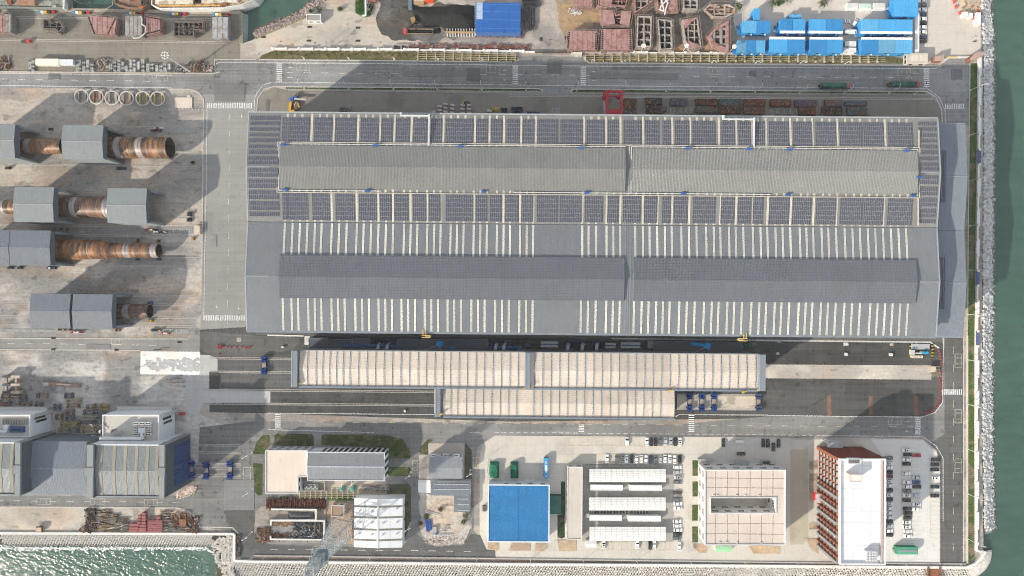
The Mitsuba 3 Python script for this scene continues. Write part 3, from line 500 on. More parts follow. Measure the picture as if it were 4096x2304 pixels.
for (t, u, v) in [(21, 1690, 445), (22, 2345, 478)]:
    k = thing('roof_davit', 'yellow cleaning cradle hanging at the hall eave ' + ('above the blue cyclone' if t == 21 else 'above the paint hall\'s right end'), 'cradle', 'yellow cradles at the hall eave')
    x, y = hl(t, u, v); sg = 1 if t == 21 else -1; m = MB()
    for (a, b, c, d) in ((x - sg * .4, y + 1.6, x - sg * .4, y - 1.5), (x + sg * .8, y + .6, x + sg * .8, y - 1.5), (x - sg * 1, y - 1.5, x + sg * 3.4, y - 1.5), (x - sg * 1, y - 2.6, x + sg * 3.4, y - 2.6)): beam(m, a, b, c, d, HZ + .4, .35, .35)
    part(k, 'frame', m, (0.60, 0.44, 0.13), 0.15); m = MB(); hbox(m, *sorted((x + sg * .6, x + sg * 3.4)), y - 2.5, y - 1.6, HZ - 1.2, HZ - .1); part(k, 'basket', m, (0.55, 0.45, 0.25), 0.2)
# east annex, lower
AZ = 24.5
annex = thing('hall_annex', 'lower blue-grey twin-gabled annex along the right gable of the great hall, half in its shadow', 'building')
ax0 = HX1 - .5; e0, e1 = R2(-TH) @ (W(3, 1985, 1250, AZ) - _c), R2(-TH) @ (W(23, 1965, 485, AZ) - _c)
ax1 = (e0[0] + e1[0]) / 2; ay0, ay1 = e0[1], e1[1]; ym = (R2(-TH) @ (W(13, 1900, 868, AZ) - _c))[1]
m = MB(); hbox(m, ax0 + .3, ax1 - .3, ay1 + .4, ay0 - .4, 0, AZ - .1); part(annex, 'wall', m, (0.18, 0.21, 0.25))
for (ya, yb) in ((ay0, ym), (ym, ay1)):
    yr = (ya + yb) / 2
    for (p, q, zp, zq) in ((ya, yr, AZ, AZ + 2.2), (yr, yb, AZ + 2.2, AZ)):
        part(annex, 'roof_slope', strip(MB(), ax0, ax1, p - (.1 if p == ym else 0), q + (.1 if q == ym else 0), zp, zq), (0.185, 0.21, 0.245), 0.1, 'sheet')
    m = MB(); hbox(m, ax0, ax1, yr - .25, yr + .25, AZ + 2.2, AZ + 2.33); part(annex, 'ridge_cap', m, (0.25, 0.28, 0.31))
    m = MB(); n = 24
    xa, xb = ax0 + 2, ax0 + 8.4; y_a, y_b = yr + 13, yr - 13
    for i in range(9): hbox(m, xa + (xb - xa) * i / 9, xa + (xb - xa) * (i + .55) / 9, yr, y_a, AZ + 1.6, AZ + 2.7); hbox(m, xa + (xb - xa) * i / 9, xa + (xb - xa) * (i + .55) / 9, y_b, yr, AZ + 1.6, AZ + 2.7)
    part(annex, 'louvre', m, (0.17, 0.19, 0.22), 0.15)
m = MB(); hbox(m, ax0, ax1 - 1.5, ym - .25, ym + .25, AZ - .5, AZ - .06); part(annex, 'valley_gutter', m, (0.05, 0.055, 0.06))
m = MB(); hbox(m, ax0, ax1, ay1 - .9, ay1, AZ - .8, AZ - .15); hbox(m, ax0, ax1, ay0, ay0 + .6, AZ - .8, AZ - .15); part(annex, 'gutter', m, (0.25, 0.28, 0.31))

# ==== west yard: movable shelters over steel tubes, rails and small plant =====================
def shelter(t, u0, v0, u1, v1, label, col, z=18.9, lint=15.4, rise=1.0):
    cx, cy, lx, ly = rect(t, u0, v0, u1, v1, z)
    k = thing('paint_shelter', label, 'shelter', 'movable gabled shelters over the steel tubes')
    c, s = math.cos(TH), math.sin(TH); P = lambda x, y, zz: (cx + c * x - s * y, cy + s * x + c * y, zz)
    hx, hy = lx / 2, ly / 2
    for sy in (1, -1):
        m = MB(); e = MB(); n = max(2, int(lx / 0.5))
        m.quad(P(-hx, sy * hy, z), P(hx, sy * hy, z), P(hx, 0, z + rise), P(-hx, 0, z + rise))
        for i in range(n):
            x = -hx + lx * (i + .5) / n; m.add([P(x - .07, sy * hy, z + .0), P(x + .07, sy * hy, z + .0), P(x + .07, 0, z + rise), P(x - .07, 0, z + rise), P(x, sy * hy, z + .06), P(x, 0, z + rise + .06)], [[0, 4, 5], [0, 5, 3], [4, 1, 2], [4, 2, 5]])
        part(k, 'roof_slope', m, col, 0.08, 'sheet')
        m = MB(); yy = sy * (hy - .35); q = P(0, yy, 0); m.box(q[0], q[1], 0, z - .05, lx - .3, .35); part(k, 'side_wall', m, tuple(x * 1.12 for x in col), 0.1)
        for sx in (1, -1):
            m = MB(); q = P(sx * (hx - .5), sy * (hy - .8), 0); m.box(q[0], q[1], 0, lint, .7, .9)
            for i in range(8): q2 = P(sx * (hx - .5), sy * (hy - 1.5), 0); m.box(q2[0], q2[1], lint * i / 8, lint * i / 8 + .3, .45, .7)
            part(k, 'leg', m, (0.24, 0.27, 0.30))
    for sx in (1, -1):
        m = MB(); x0, x1 = sx * (hx - .08), sx * (hx - .5)
        for x in (x0, x1):
            m.add([P(x, -hy + .3, lint), P(x, hy - .3, lint), P(x, hy - .3, z - .05), P(x, 0, z + rise - .06), P(x, -hy + .3, z - .05)], [[0, 1, 2], [0, 2, 3], [0, 3, 4]])
        m.quad(P(x0, -hy + .3, lint), P(x1, -hy + .3, lint), P(x1, hy - .3, lint), P(x0, hy - .3, lint)); part(k, 'gable_panel', m, (0.12, 0.14, 0.165), 0.1)
    m = MB(); q = P(0, 0, 0); m.box(q[0], q[1], z + rise + .02, z + rise + .14, lx, .45); part(k, 'ridge_cap', m, tuple(x * 1.25 for x in col), 0.1)
    return k
LG, BG = (0.245, 0.265, 0.27), (0.165, 0.185, 0.21)
shelter(0, -260, 1245, 153, 1589, 'light grey gabled shelter cut by the left edge, in the topmost tube row', LG); shelter(0, 630, 1257, 1040, 1599, 'light grey gabled shelter with sunlit side wall in the topmost tube row', LG)
shelter(10, 143, 433, 543, 785, 'light grey gabled shelter of the second tube row, nearer the left edge', LG); shelter(10, 1083, 445, 1478, 795, 'light grey gabled shelter of the second tube row, standing at its right end', LG)
shelter(10, -300, 866, 98, 1217, 'blue-grey gabled shelter cut by the left edge, in the third tube row', BG); shelter(10, 104, 870, 510, 1221, 'blue-grey gabled shelter of the third tube row, beside the long orange tube', BG)
shelter(20, 310, 57, 710, 406, 'blue-grey gabled shelter of the lowest tube row, left one of the pair', BG); shelter(20, 735, 62, 1133, 411, 'blue-grey gabled shelter of the lowest tube row, right one above the short tube', BG)
def steel_tube(label, prof, tint=(0.34, 0.16, 0.055), seed=1):       # prof: [(tile,u,v_top,v_bottom)...] silhouettes from left to right
    R = []
    for (t, u, a, b) in prof:
        r = 4.5
        for _ in range(3):
            zc = r + 1.6; p, q = W(t, u, a, zc), W(t, u, b, zc); r = abs(p[1] - q[1]) / 2
        R.append((p[0], (p[1] + q[1]) / 2, r))
    k = thing('steel_tube', label, 'steel tube', 'giant rusty steel tubes under the shelters'); n = 40
    xs, rad, cy = [], [], []
    for (x0, y0, r0), (x1, y1, r1) in zip(R[:-1], R[1:]):
        st = max(1, int(abs(x1 - x0) / 1.45))
        for i in range(st): f = i / st; xs.append(x0 + (x1 - x0) * f); rad.append(r0 + (r1 - r0) * f); cy.append(y0 + (y1 - y0) * f)
    xs.append(R[-1][0]); rad.append(R[-1][2]); cy.append(R[-1][1])
    an = np.arange(n) * 2 * math.pi / n
    def surf(off):
        V = np.array([[(x, y + (r + off) * math.cos(a), r + 1.6 + (r + off) * math.sin(a)) for a in an] for x, y, r in zip(xs, cy, rad)]).reshape(-1, 3)
        i, j = np.meshgrid(np.arange(len(xs) - 1), np.arange(n), indexing='ij'); j2 = (j + 1) % n
        return V, np.stack([i * n + j, i * n + j2, (i + 1) * n + j2, (i + 1) * n + j], -1).reshape(-1, 4)
    part(k, 'shell', MB().add(*surf(0)), tint, seed / 20, 'pipe', smooth=True); part(k, 'inner_face', MB().add(*surf(-.12)), (0.05, 0.045, 0.042), 0.2, 'rust', smooth=True)
    m = MB(); x, y, r = xs[-1], cy[-1], rad[-1]; a, b = [np.array([(x + .01, y + q * math.cos(w), r + 1.6 + q * math.sin(w)) for w in an]) for q in (r + .02, r - .28)]
    m.add(np.vstack([a, b]), [[i, (i + 1) % n, (i + 1) % n + n, i + n] for i in range(n)]); part(k, 'end_rim', m, (0.30, 0.27, 0.25), 0.2)
    w = MB()
    for i in range(2, len(xs) - 1, 2):
        ring = np.array([(xs[i], cy[i] + (rad[i] + .02) * math.cos(q), rad[i] + 1.6 + (rad[i] + .02) * math.sin(q)) for q in an]); ring2 = ring + [.14, 0, 0]
        w.add(np.vstack([ring, ring2]), [[j, (j + 1) % n, (j + 1) % n + n, j + n] for j in range(n)])
    part(k, 'weld_seam', w, (0.22, 0.145, 0.10), 0.2, 'rust', kind='stuff')
    for x, y, r in R[:1] + R[-1:]:
        for s in (1, -1):
            m = MB(); m.box(x + (-3 if x == R[-1][0] else 3), y + s * r * .75, 0, 2.4, 1.8, 1.4, top=.6); part(k, 'cradle', m, (0.33, 0.22, 0.08) if s > 0 else (0.06, 0.06, 0.07), 0.3)
steel_tube('orange-rusty steel tube between the two topmost shelters', [(0, -200, 1395, 1549), (0, 640, 1395, 1549)], seed=2)
steel_tube('widest orange tube with bare steel bands, jutting right from the topmost shelter', [(0, 850, 1385, 1588), (0, 1100, 1380, 1590), (0, 1712, 1380, 1594)], seed=5)
steel_tube('rusty tube stub with one bare band at the left edge of the second row', [(10, -300, 560, 704), (10, 200, 561, 705)], seed=7)
steel_tube('brown steel tube spanning between the two shelters of the second row', [(10, 560, 535, 735), (10, 830, 533, 745), (10, 1300, 535, 752)], (0.20, 0.105, 0.065), seed=9)
steel_tube('long tapering orange tube of the third row with open mouth at right', [(10, 480, 955, 1168), (10, 760, 958, 1165), (10, 1000, 968, 1158), (10, 1150, 998, 1147), (10, 1600, 1002, 1144)], (0.36, 0.155, 0.05), seed=12)
steel_tube('short brown tube with open mouth jutting from the lowest shelter pair', [(20, 900, 162, 308), (20, 1508, 163, 307)], (0.19, 0.10, 0.065), seed=14)
for i, (u, v) in enumerate([(820, 972), (970, 976), (1127, 985), (1273, 990), (1437, 990), (1585, 992)]):
    k = thing('steel_ring', f'pale flange ring lying on stands beside the branch road, {nth(i)} from the left', 'steel ring', 'row of pale flange rings'); c = W(0, u, v, 1.6); R = 69 / Kt * S; n = 40; an = np.arange(n) * 2 * math.pi / n
    m = MB()
    prof = [(R + .28, 1.2), (R + .28, 1.75), (R + .1, 1.85), (R - .15, 1.85), (R - .28, 1.75), (R - .28, 1.2)]
    V = np.array([[(c[0] + r * math.cos(a), c[1] + r * math.sin(a), z) for a in an] for r, z in prof]).reshape(-1, 3); q = len(prof)
    m.add(V, [[i2 * n + j, i2 * n + (j + 1) % n, ((i2 + 1) % q) * n + (j + 1) % n, ((i2 + 1) % q) * n + j] for i2 in range(q) for j in range(n)]); part(k, 'flange', m, (0.52, 0.52, 0.49), 0.3)
    for sx in (-1, 1):
        m = MB(); m.box(c[0] + sx * 1.9, c[1], 0.3, 1.2, .7, 5.4); part(k, 'beam', m, [(0.3, 0.28, 0.26), (0.35, 0.16, 0.08), (0.4, 0.36, 0.3), (0.33, 0.2, 0.14), (0.45, 0.33, 0.10), (0.5, 0.36, 0.10)][i], 0.3, 'rust')
    for a in (0.8, 2.3, 3.9, 5.5):
        m = MB(); m.box(c[0] + R * math.cos(a), c[1] + R * math.sin(a), 0, 1.6, .9, .8, rot=a); part(k, 'stand', m, (0.55, 0.55, 0.54), 0.2)
m = MB(); cx, cy, lx, ly = rect(0, 1755, 980, 1932, 1088, .6); m.box(cx, cy, 0, .6, lx, ly); k = thing('concrete_plinth', 'pale square concrete plinth at the rounded corner of the ring yard', 'plinth'); part(k, 'slab', m, (0.60, 0.53, 0.46), 0.2, 'concrete'); m = MB(); q = W(0, 1902, 970); m.box(q[0], q[1], 0, .5, 1.6, 1.0); part(k, 'step', m, (0.6, 0.58, 0.55))
for i, u in enumerate([1665, 1708, 1740, 1773, 1808, 1845, 1875, 1905, 1940, 1975, 2005, 2040]):
    m = MB(); q = W(0, u, 1103); m.tube((*q, 0), (*q, .8), .32, .26, n=8); solo('bollard', f'small white bollard below the concrete plinth, {nth(i)} from the left', 'bollard', m, (0.6, 0.6, 0.58), group='white bollards in a row')
def plant_cart(name, t, u, v, L, Wd, rot, cols, label, cat, group=None):      # low equipment skid: deck plus boxes, drum, wheels
    x, y = W(t, u, v, 1.0); k = thing(name, label, cat, group); r2 = R2(rot); g2 = random.Random(int(u * 7 + v))
    m = MB(); m.box(x, y, .35, .6, L, Wd, rot); part(k, 'deck', m, cols[0], 0.2, 'rust')
    n = max(2, int(L / 1.1))
    for i in range(n):
        o = r2 @ np.array([-L / 2 + L * (i + .5) / n, (g2.random() - .5) * Wd * .2]); m = MB(); hgt = .5 + g2.random() * 1.0
        if i % 3 == 2: m.tube((*(np.array([x, y]) + o - r2 @ [.4, 0]), .6 + .4), (*(np.array([x, y]) + o + r2 @ [.4, 0]), 1.0), .38, n=10); part(k, 'drum', m, cols[(i + 1) % len(cols)], 0.2)
        else: m.box(x + o[0], y + o[1], .6, .6 + hgt, L / n * .75, Wd * .8, rot, top=.9); part(k, 'cabinet', m, cols[(i + 1) % len(cols)], 0.15)
    for sx in (-1, 1):
        for sy in (-1, 1):
            o = r2 @ np.array([sx * L * .38, sy * Wd * .45]); a = r2 @ np.array([0, .12]); m = MB(); m.tube((x + o[0] - a[0], y + o[1] - a[1], .3), (x + o[0] + a[0], y + o[1] + a[1], .3), .3, n=8); part(k, 'wheel', m, (0.03, 0.03, 0.03))
    return k
Y_, B_, R_, K_, W_, O_ = (0.5, 0.38, 0.08), (0.05, 0.09, 0.22), (0.45, 0.05, 0.05), (0.05, 0.05, 0.055), (0.62, 0.62, 0.6), (0.4, 0.2, 0.06)
for (t, u, v, L, wd, cols, lab) in [(10, 1520, 863, 7, 1.0, [K_, B_, R_, Y_, W_], 'string of red, yellow and dark welding carts on the grating between two tube rows'), (10, 1615, 886, 7, 1.2, [K_, W_, W_, B_], 'white and blue carts below the red and yellow carts on the grating'), (10, 640, 858, 5, .8, [K_, K_, B_, W_], 'dark small carts at the left end of the middle grating'), (10, 1215, 243, 5, 1.6, [K_, B_, K_], 'dark blue equipment trailer below the topmost shelter'),
        (10, 515, 1247, 5, 1.4, [K_, B_, W_], 'dark trailer below the third-row shelter'), (10, 100, 1245, 3, 1.2, [K_, K_], 'dark grey cart left of two below the third-row shelters'), (10, 195, 1245, 2.6, 1.2, [K_, K_], 'small dark cart right of two below the third-row shelters'), (10, 75, 240, 3, 1.2, [K_, K_], 'dark cart near the left edge below the topmost shelter'), (0, 1597, 1287, 5, 1.0, [W_, W_, B_], 'white gas bottles rack on the upper rail apron'), (0, 1565, 1310, 6, 1.0, [K_, R_, B_, K_], 'dark red machine string on the upper rail apron'), (0, 505, 1297, 2.4, 1.2, [K_, K_], 'round dark winch above the topmost tube'),
        (20, 640, 420, 8, 1.0, [K_, Y_, B_, K_, Y_], 'row of small yellow and dark carts below the lowest shelter pair'), (20, 770, 445, 6, 1.2, [W_, R_, W_, W_], 'white trailer with red end on the kerb below the lowest shelters'), (20, 1180, 425, 2.4, 1.6, [O_, K_], 'brown and dark machine below the lowest right shelter'), (20, 1565, 427, 6, 1.0, [K_, Y_, B_, K_], 'small dark and yellow carts on the lower grating'), (20, 1665, 455, 5, 1.0, [W_, R_, W_], 'white trailer with red end at the right of the lower grating'), (20, 1510, 150, 2.6, 1.6, [B_, B_], 'blue roller drive above the short tube mouth'), (20, 1510, 330, 2.4, 1.4, [O_, O_, Y_], 'orange roller drive below the short tube mouth'),
        (10, 1380, 972, 2, 1.8, [Y_, O_, K_], 'yellow roller stand above the long tube, left of two'), (10, 1593, 975, 2, 1.8, [Y_, O_, K_], 'yellow roller stand above the long tube near its mouth'), (10, 1380, 1160, 2, 1.2, [K_, B_], 'dark roller stand below the long tube, left of two'), (10, 1598, 1160, 2, 1.2, [K_, B_], 'dark roller stand below the long tube near its mouth'), (10, 1905, 705, 2.4, 2.0, [K_, K_], 'dark rail bogie frame right of the second-row shelter, upper'), (10, 1905, 762, 2.4, 2.0, [K_, K_], 'dark rail bogie frame right of the second-row shelter, lower'), (10, 1938, 185, 1.6, 1.6, [K_, K_], 'dark square bogie right of the widest tube'), (10, 870, 1262, 2.2, 1.2, [W_, W_], 'pale box on the dirt below the third-row tube'), (10, 1938, 953, 1.4, 1.4, [O_, O_], 'small orange box right of the third-row tube')]:
    plant_cart('equipment_cart', t, u, v, L, wd, TH, cols, lab, 'cart', 'small plant on the tube yard')
for i, (t, u0, v0, u1, v1) in enumerate([(10, 1590, 845, 1985, 902), (0, 1640, 1285, 2010, 1340), (20, 1520, 412, 1900, 462), (20, 0, 415, 640, 445)]):
    cx, cy, lx, ly = rect(t, u0, v0, u1, v1, .3); m = MB(); n = int(lx / 1.2)
    for q in range(n): m.box(cx - lx / 2 + lx * (q + .5) / n, cy + (q / n - .5) * lx * math.tan(TH), .05, .3, lx / n * .86, ly)
    part(GROUND, 'grating', m, (0.33, 0.33, 0.32), 0.3, 'asphalt', kind='stuff')
k = thing('stair_tower', 'small caged stair frame at the end of the middle grating by the road', 'stair frame'); x, y = W(10, 2020, 800, 2)
m = MB()
for a in np.linspace(-11, 5, 7): m.path([(x - 1, y + a * .6, 0), (x - 1, y + a * .6, 3), (x + 1.2, y + a * .6, 3), (x + 1.2, y + a * .6, 0)], .09, 4)
part(k, 'frame', m, (0.45, 0.42, 0.38)); m = MB(); m.box(x - 2, y - 3.4, 0, 2.2, 3.2, 4.6); part(k, 'hut', m, (0.58, 0.48, 0.42), 0.2)

# ==== quay: ships, hull blocks, stacks, mast =====================================================
def flat_from(t, poly, z): return [tuple(W(t, u, v, z)) for u, v in poly]
def inset(poly, d):
    P = Polygon(poly).buffer(-d, join_style=2); return P if not P.is_empty else Polygon(poly)
PINK, GREYB = (0.36, 0.215, 0.205), (0.30, 0.295, 0.28)
def scaffold(m, ring, z1, out=.8, step=3.0, r=.06):
    P = Polygon(ring).buffer(out, join_style=2).exterior; L = P.length; n = max(4, int(L / step)); Q = [P.interpolate(L * i / n) for i in range(n + 1)]
    for a, b in zip(Q[:-1], Q[1:]):
        m.tube((a.x, a.y, 0), (a.x, a.y, z1 + 1), r, n=4, cap=False)
        for z in np.arange(2, z1 + 1.1, 2.0): m.tube((a.x, a.y, z), (b.x, b.y, z), r, n=4, cap=False)
def hull_block(t, poly, label, z1=6.0, z0=1.2, col=PINK, holes=None, stripes=5, scaf=True, group='hull blocks on stands', axis=0):
    k = thing('hull_block', label, 'hull block', group); ring = flat_from(t, poly, z1)
    part(k, 'plate', MB().prism(ring, z1 - .3, z1), col, 0.45, 'rust')
    P = Polygon(ring); m = MB(); m.prism(P.difference(inset(ring, .25)), z0, z1 - .3); part(k, 'side_shell', m, tuple(x * .75 for x in col), 0.5, 'rust')
    x0, y0, x1, y1 = P.bounds; m = MB()
    for i in range(1, stripes + 1):
        f = i / (stripes + 1); ln = LineString([(x0 + (x1 - x0) * f, y0 - 1), (x0 + (x1 - x0) * f, y1 + 1)]) if axis == 0 else LineString([(x0 - 1, y0 + (y1 - y0) * f), (x1 + 1, y0 + (y1 - y0) * f)])
        s = ln.intersection(P.buffer(-.2))
        for g2 in (getattr(s, 'geoms', [s])):
            if g2.length > .5: m.prism(g2.buffer(.09, cap_style=2), z1, z1 + .12)
    if m.n: part(k, 'weld_seam', m, tuple(x * .62 for x in col), 0.4, 'rust')
    if holes:
        m = MB()
        for (ua, va, ub, vb, nn) in holes:
            for i in range(nn):
                f = i / max(1, nn - 1); q = W(t, ua + (ub - ua) * f, va + (vb - va) * f, z1); an = np.arange(10) * 2 * math.pi / 10
                m.sheet([(q[0] + .5 * math.cos(a) * (1.5 if axis else 1), q[1] + .42 * math.sin(a)) for a in an], z1 + .02)
        part(k, 'lightening_hole', m, (0.025, 0.022, 0.022), 0.1, kind='stuff')
    m = MB()
    for i in range(3):
        for j in range(2): m.box(x0 + (x1 - x0) * (i + .5) / 3, y0 + (y1 - y0) * (j + .5) / 2, 0, z0, 1.0, 1.0, top=.7)
    part(k, 'stand', m, (0.2, 0.19, 0.18), 0.3)
    if scaf: m = MB(); scaffold(m, ring, z1, .7); part(k, 'scaffold', m, (0.34, 0.29, 0.26), 0.3)
    return k
def open_block(t, poly, label, z1=6.0, nx=2, ny=3, col=(0.36, 0.33, 0.31), floor=(0.22, 0.11, 0.05), wall=.3, tint=None, group='hull blocks on stands', cover=()):
    k = thing('hull_block', label, 'hull block', group); ring = flat_from(t, poly, z1); P = Polygon(ring)
    part(k, 'floor_plate', MB().prism(ring, .6, 1.0), floor, 0.7, 'rust'); part(k, 'side_shell', MB().prism(P.difference(P.buffer(-wall * 1.6, join_style=2)), 1.0, z1), tint or col, 0.5, 'rust')
    x0, y0, x1, y1 = P.bounds
    for ax, n in ((0, nx), (1, ny)):
        for i in range(1, n):
            f = i / n; ln = LineString([(x0 + (x1 - x0) * f, y0), (x0 + (x1 - x0) * f, y1)]) if ax == 0 else LineString([(x0, y0 + (y1 - y0) * f), (x1, y0 + (y1 - y0) * f)])
            s = ln.intersection(P.buffer(-wall)); m = MB()
            for g2 in getattr(s, 'geoms', [s]):
                if g2.length > .8: m.prism(g2.buffer(wall * .7, cap_style=2), 1.0, z1 - .6 - .3 * ax)
            if m.n: part(k, 'bulkhead', m, col, 0.5, 'rust')
    m = MB(); g2 = random.Random(len(label) * 13 + int(x0))
    for _ in range(26):
        a = np.array([x0 + (x1 - x0) * g2.random(), y0 + (y1 - y0) * g2.random()])
        if P.buffer(-.8).contains(Polygon([a, a + [.1, 0], a + [0, .1]])):
            d = np.array([1.2 + g2.random() * 2, 0]) if g2.random() < .5 else np.array([0, 1.2 + g2.random() * 2])
            if P.buffer(-.4).contains(LineString([a, a + d])): m.prism(LineString([a, a + d]).buffer(.12 + .15 * g2.random(), cap_style=2), 1, 2 + 3 * g2.random())
    if m.n: part(k, 'stiffener', m, tuple(x * .8 for x in col), 0.6, 'rust', kind='stuff')
    for cv in cover: part(k, 'deck_plate', MB().prism(flat_from(t, cv, z1), z1 + .02, z1 + .2), PINK, 0.5, 'rust')
    m = MB(); scaffold(m, ring, z1, .9, 2.6, .075); part(k, 'scaffold', m, (0.36, 0.29, 0.25), 0.3)
    return k
hull_block(0, [(-120, 145), (50, 148), (52, 320), (-120, 318)], 'pinkish hull block cut by the left edge of the quay', holes=None); hull_block(0, [(53, 142), (106, 142), (106, 322), (53, 320)], 'narrow grey scaffolded hull slab joined to the pink block at the left edge', col=GREYB, stripes=1)
hull_block(0, [(880, 157), (1175, 180), (1150, 345), (955, 340)], 'pink tapering hull block with dark slots down both sides, on the quay', holes=[(893, 175, 950, 335, 12), (1160, 190, 1090, 335, 11)])
hull_block(0, [(1258, 158), (1425, 158), (1425, 360), (1260, 355)], 'grey hull block with red fittings, left of the pink slotted wedge', col=GREYB, stripes=3); hull_block(0, [(1466, 155), (1608, 178), (1608, 322), (1470, 348)], 'pink wedge-shaped hull block with dark slots above and below, on the quay', holes=[(1480, 168, 1600, 192, 9), (1480, 338, 1600, 308, 9)], axis=0)
hull_block(0, [(2135, 170), (2292, 172), (2290, 390), (2138, 388)], 'light grey panelled hull block near the quay corner', col=(0.34, 0.345, 0.35), stripes=2)
open_block(0, [(1745, 215), (2045, 215), (2045, 300), (1950, 300), (1950, 365), (1745, 365)], 'open frame of dark and rusty hull girders on the quay', 4, 6, 3, (0.16, 0.155, 0.15), (0.30, 0.17, 0.08)); open_block(0, [(430, 190), (505, 190), (510, 215), (600, 215), (640, 270), (590, 330), (550, 290), (430, 290)], 'small dark irregular hull frame near the left end of the quay', 4, 3, 2, (0.17, 0.16, 0.15), (0.16, 0.14, 0.12))
hull_block(2, [(570, 305), (858, 312), (850, 505), (562, 495)], 'pink flat hull block left of two beside the gate', holes=[(578, 330, 563, 480, 9), (846, 340, 842, 490, 8)]); hull_block(2, [(895, 292), (1208, 292), (1200, 503), (905, 503)], 'pink flat hull block right of two near the white wall', holes=[(912, 305, 912, 490, 10), (1190, 305, 1190, 490, 10)])
hull_block(2, [(632, -60), (810, -60), (808, 65), (636, 62)], 'dull pink hull block at the top edge above the white scrap', scaf=True); open_block(2, [(860, -60), (1180, -60), (1145, 62), (1000, 55), (872, 70)], 'fan-shaped hull block with curved pale lower edge at the top', 5, 3, 2, PINK, (0.30, 0.19, 0.15), cover=[[(880, -60), (1020, -60), (1000, 50), (885, 55)]])
open_block(2, [(905, 100), (1030, 95), (1045, 150), (1205, 105), (1180, 260), (910, 250)], 'U-shaped pair of curved pink hull shells above the flat blocks', 5, 3, 2, PINK, (0.2, 0.19, 0.18), cover=[[(908, 103), (1015, 98), (1038, 240), (915, 245)], [(1100, 115), (1203, 108), (1180, 255), (1085, 240)]])
open_block(2, [(1265, 160), (1408, 160), (1400, 470), (1255, 470)], 'tall open hull block with rust floor and a wide tray at its top', 6, 2, 4, (0.40, 0.37, 0.34)); open_block(2, [(1468, 190), (1612, 200), (1615, 490), (1490, 500)], 'tall open hull block with black compartments, right of the tray block', 6, 2, 4, (0.36, 0.35, 0.33), (0.06, 0.055, 0.05))
open_block(2, [(1712, 200), (1870, 172), (1905, 470), (1790, 500), (1745, 410)], 'slanting hull block with two curved pink shell plates', 6, 3, 5, (0.38, 0.34, 0.31), (0.18, 0.11, 0.06), cover=[[(1716, 205), (1868, 176), (1790, 240), (1745, 290)], [(1765, 400), (1820, 430), (1905, 465), (1795, 498)]]); open_block(2, [(2180, 205), (2180, 520), (2040, 460), (1965, 365), (2040, 280)], 'crescent bow block with broad curved pink skin', 6, 3, 4, (0.30, 0.28, 0.27), (0.12, 0.10, 0.09), tint=PINK, wall=.9)
open_block(2, [(1935, 90), (1985, 42), (2190, 42), (2250, 85), (2240, 130), (2150, 178), (2020, 175), (1945, 115)], 'eight-sided shallow hull tray with rusty floor near the palm', 3, 3, 3, (0.42, 0.35, 0.31), (0.34, 0.18, 0.06), wall=.5); open_block(2, [(1235, -60), (1430, -60), (1425, 10), (1235, 130)], 'wedge-shaped hull block under construction at the top edge', 6, 3, 3, (0.36, 0.32, 0.29), (0.12, 0.11, 0.10), tint=PINK)
open_block(2, [(1455, -60), (1660, -60), (1672, 105), (1470, 105)], 'hull block with tangled white hoses lying over it', 6, 2, 2, PINK, (0.3, 0.2, 0.17), cover=[[(1500, -60), (1655, -60), (1668, 95), (1480, 95)]]); open_block(2, [(1725, -60), (1870, -60), (1868, 95), (1728, 92)], 'black-celled hull block at the top edge right of the hoses', 6, 2, 3, (0.40, 0.38, 0.36), (0.05, 0.05, 0.05))
k = thing('white_hose', 'tangled white ventilation hoses draped over the hull block at the top', 'hose'); m = MB()
for pth in ([(1490, 100), (1500, 60), (1540, 20), (1585, -10)], [(1480, 95), (1530, 110), (1515, 40), (1500, -20)], [(1535, 150), (1550, 80), (1570, 30), (1540, -10)]): m.path([(*W(2, u, v, 7), 7) for u, v in pth], .35, 6)
part(k, 'hose', m, (0.7, 0.66, 0.62)); m = MB()
for pth in ([(1335, 365), (1345, 385), (1400, 380), (1450, 345)], [(1418, 165), (1430, 200), (1425, 240), (1465, 270), (1462, 330), (1440, 350)]): m.path([(*W(0, u, v, 7), 7) for u, v in pth], .3, 6)
k = thing('grey_hose', 'pale bent hose between the grey block and the pink slotted wedge', 'hose'); part(k, 'hose', m, (0.6, 0.6, 0.58))
# vessels
def vessel(label, t, deck, zd, hullc, deckc, extra, group=None):
    k = thing('ship', label, 'ship', group); ring = flat_from(t, deck, zd); P = Polygon(ring)
    part(k, 'hull', MB().prism(P, WL - 2, zd - .05), hullc, 0.3); part(k, 'deck', MB().prism(P.buffer(-.6, join_style=2), zd - .04, zd + .05), deckc, 0.8, 'rust')
    m = MB(); m.prism(P.difference(P.buffer(-.35, join_style=2)), zd, zd + 1.1); part(k, 'bulwark', m, hullc, 0.3)
    for nm, uvs, z0, z1, c in extra: part(k, nm, MB().prism(flat_from(t, uvs, zd + z1), zd + z0, zd + z1), c, 0.5, 'rust')
    return k
vessel('white-hulled rusty ship moored at the top with bow to the right', 0, [(1530, -90), (1530, 55), (1620, 95), (2250, 88), (2440, 55), (2560, 5), (2640, -90)], 4.5, (0.66, 0.67, 0.65), (0.42, 0.34, 0.25), [('hatch_cover', [(1560, -60), (1940, -60), (1940, 35), (1560, 35)], .1, 1.6, (0.62, 0.57, 0.47)), ('hatch_cover', [(2030, -60), (2430, -60), (2390, 18), (2030, 22)], .1, 1.5, (0.60, 0.56, 0.47)), ('walkway', [(1580, 52), (2230, 45), (2230, 58), (1580, 66)], .1, .5, (0.62, 0.40, 0.14)), ('windlass', [(2210, 35), (2270, 30), (2280, 48), (2215, 54)], .1, 1.4, (0.30, 0.13, 0.07)), ('hold_opening', [(1950, -60), (2022, -60), (2022, 35), (1950, 35)], .06, .12, (0.03, 0.03, 0.03))])
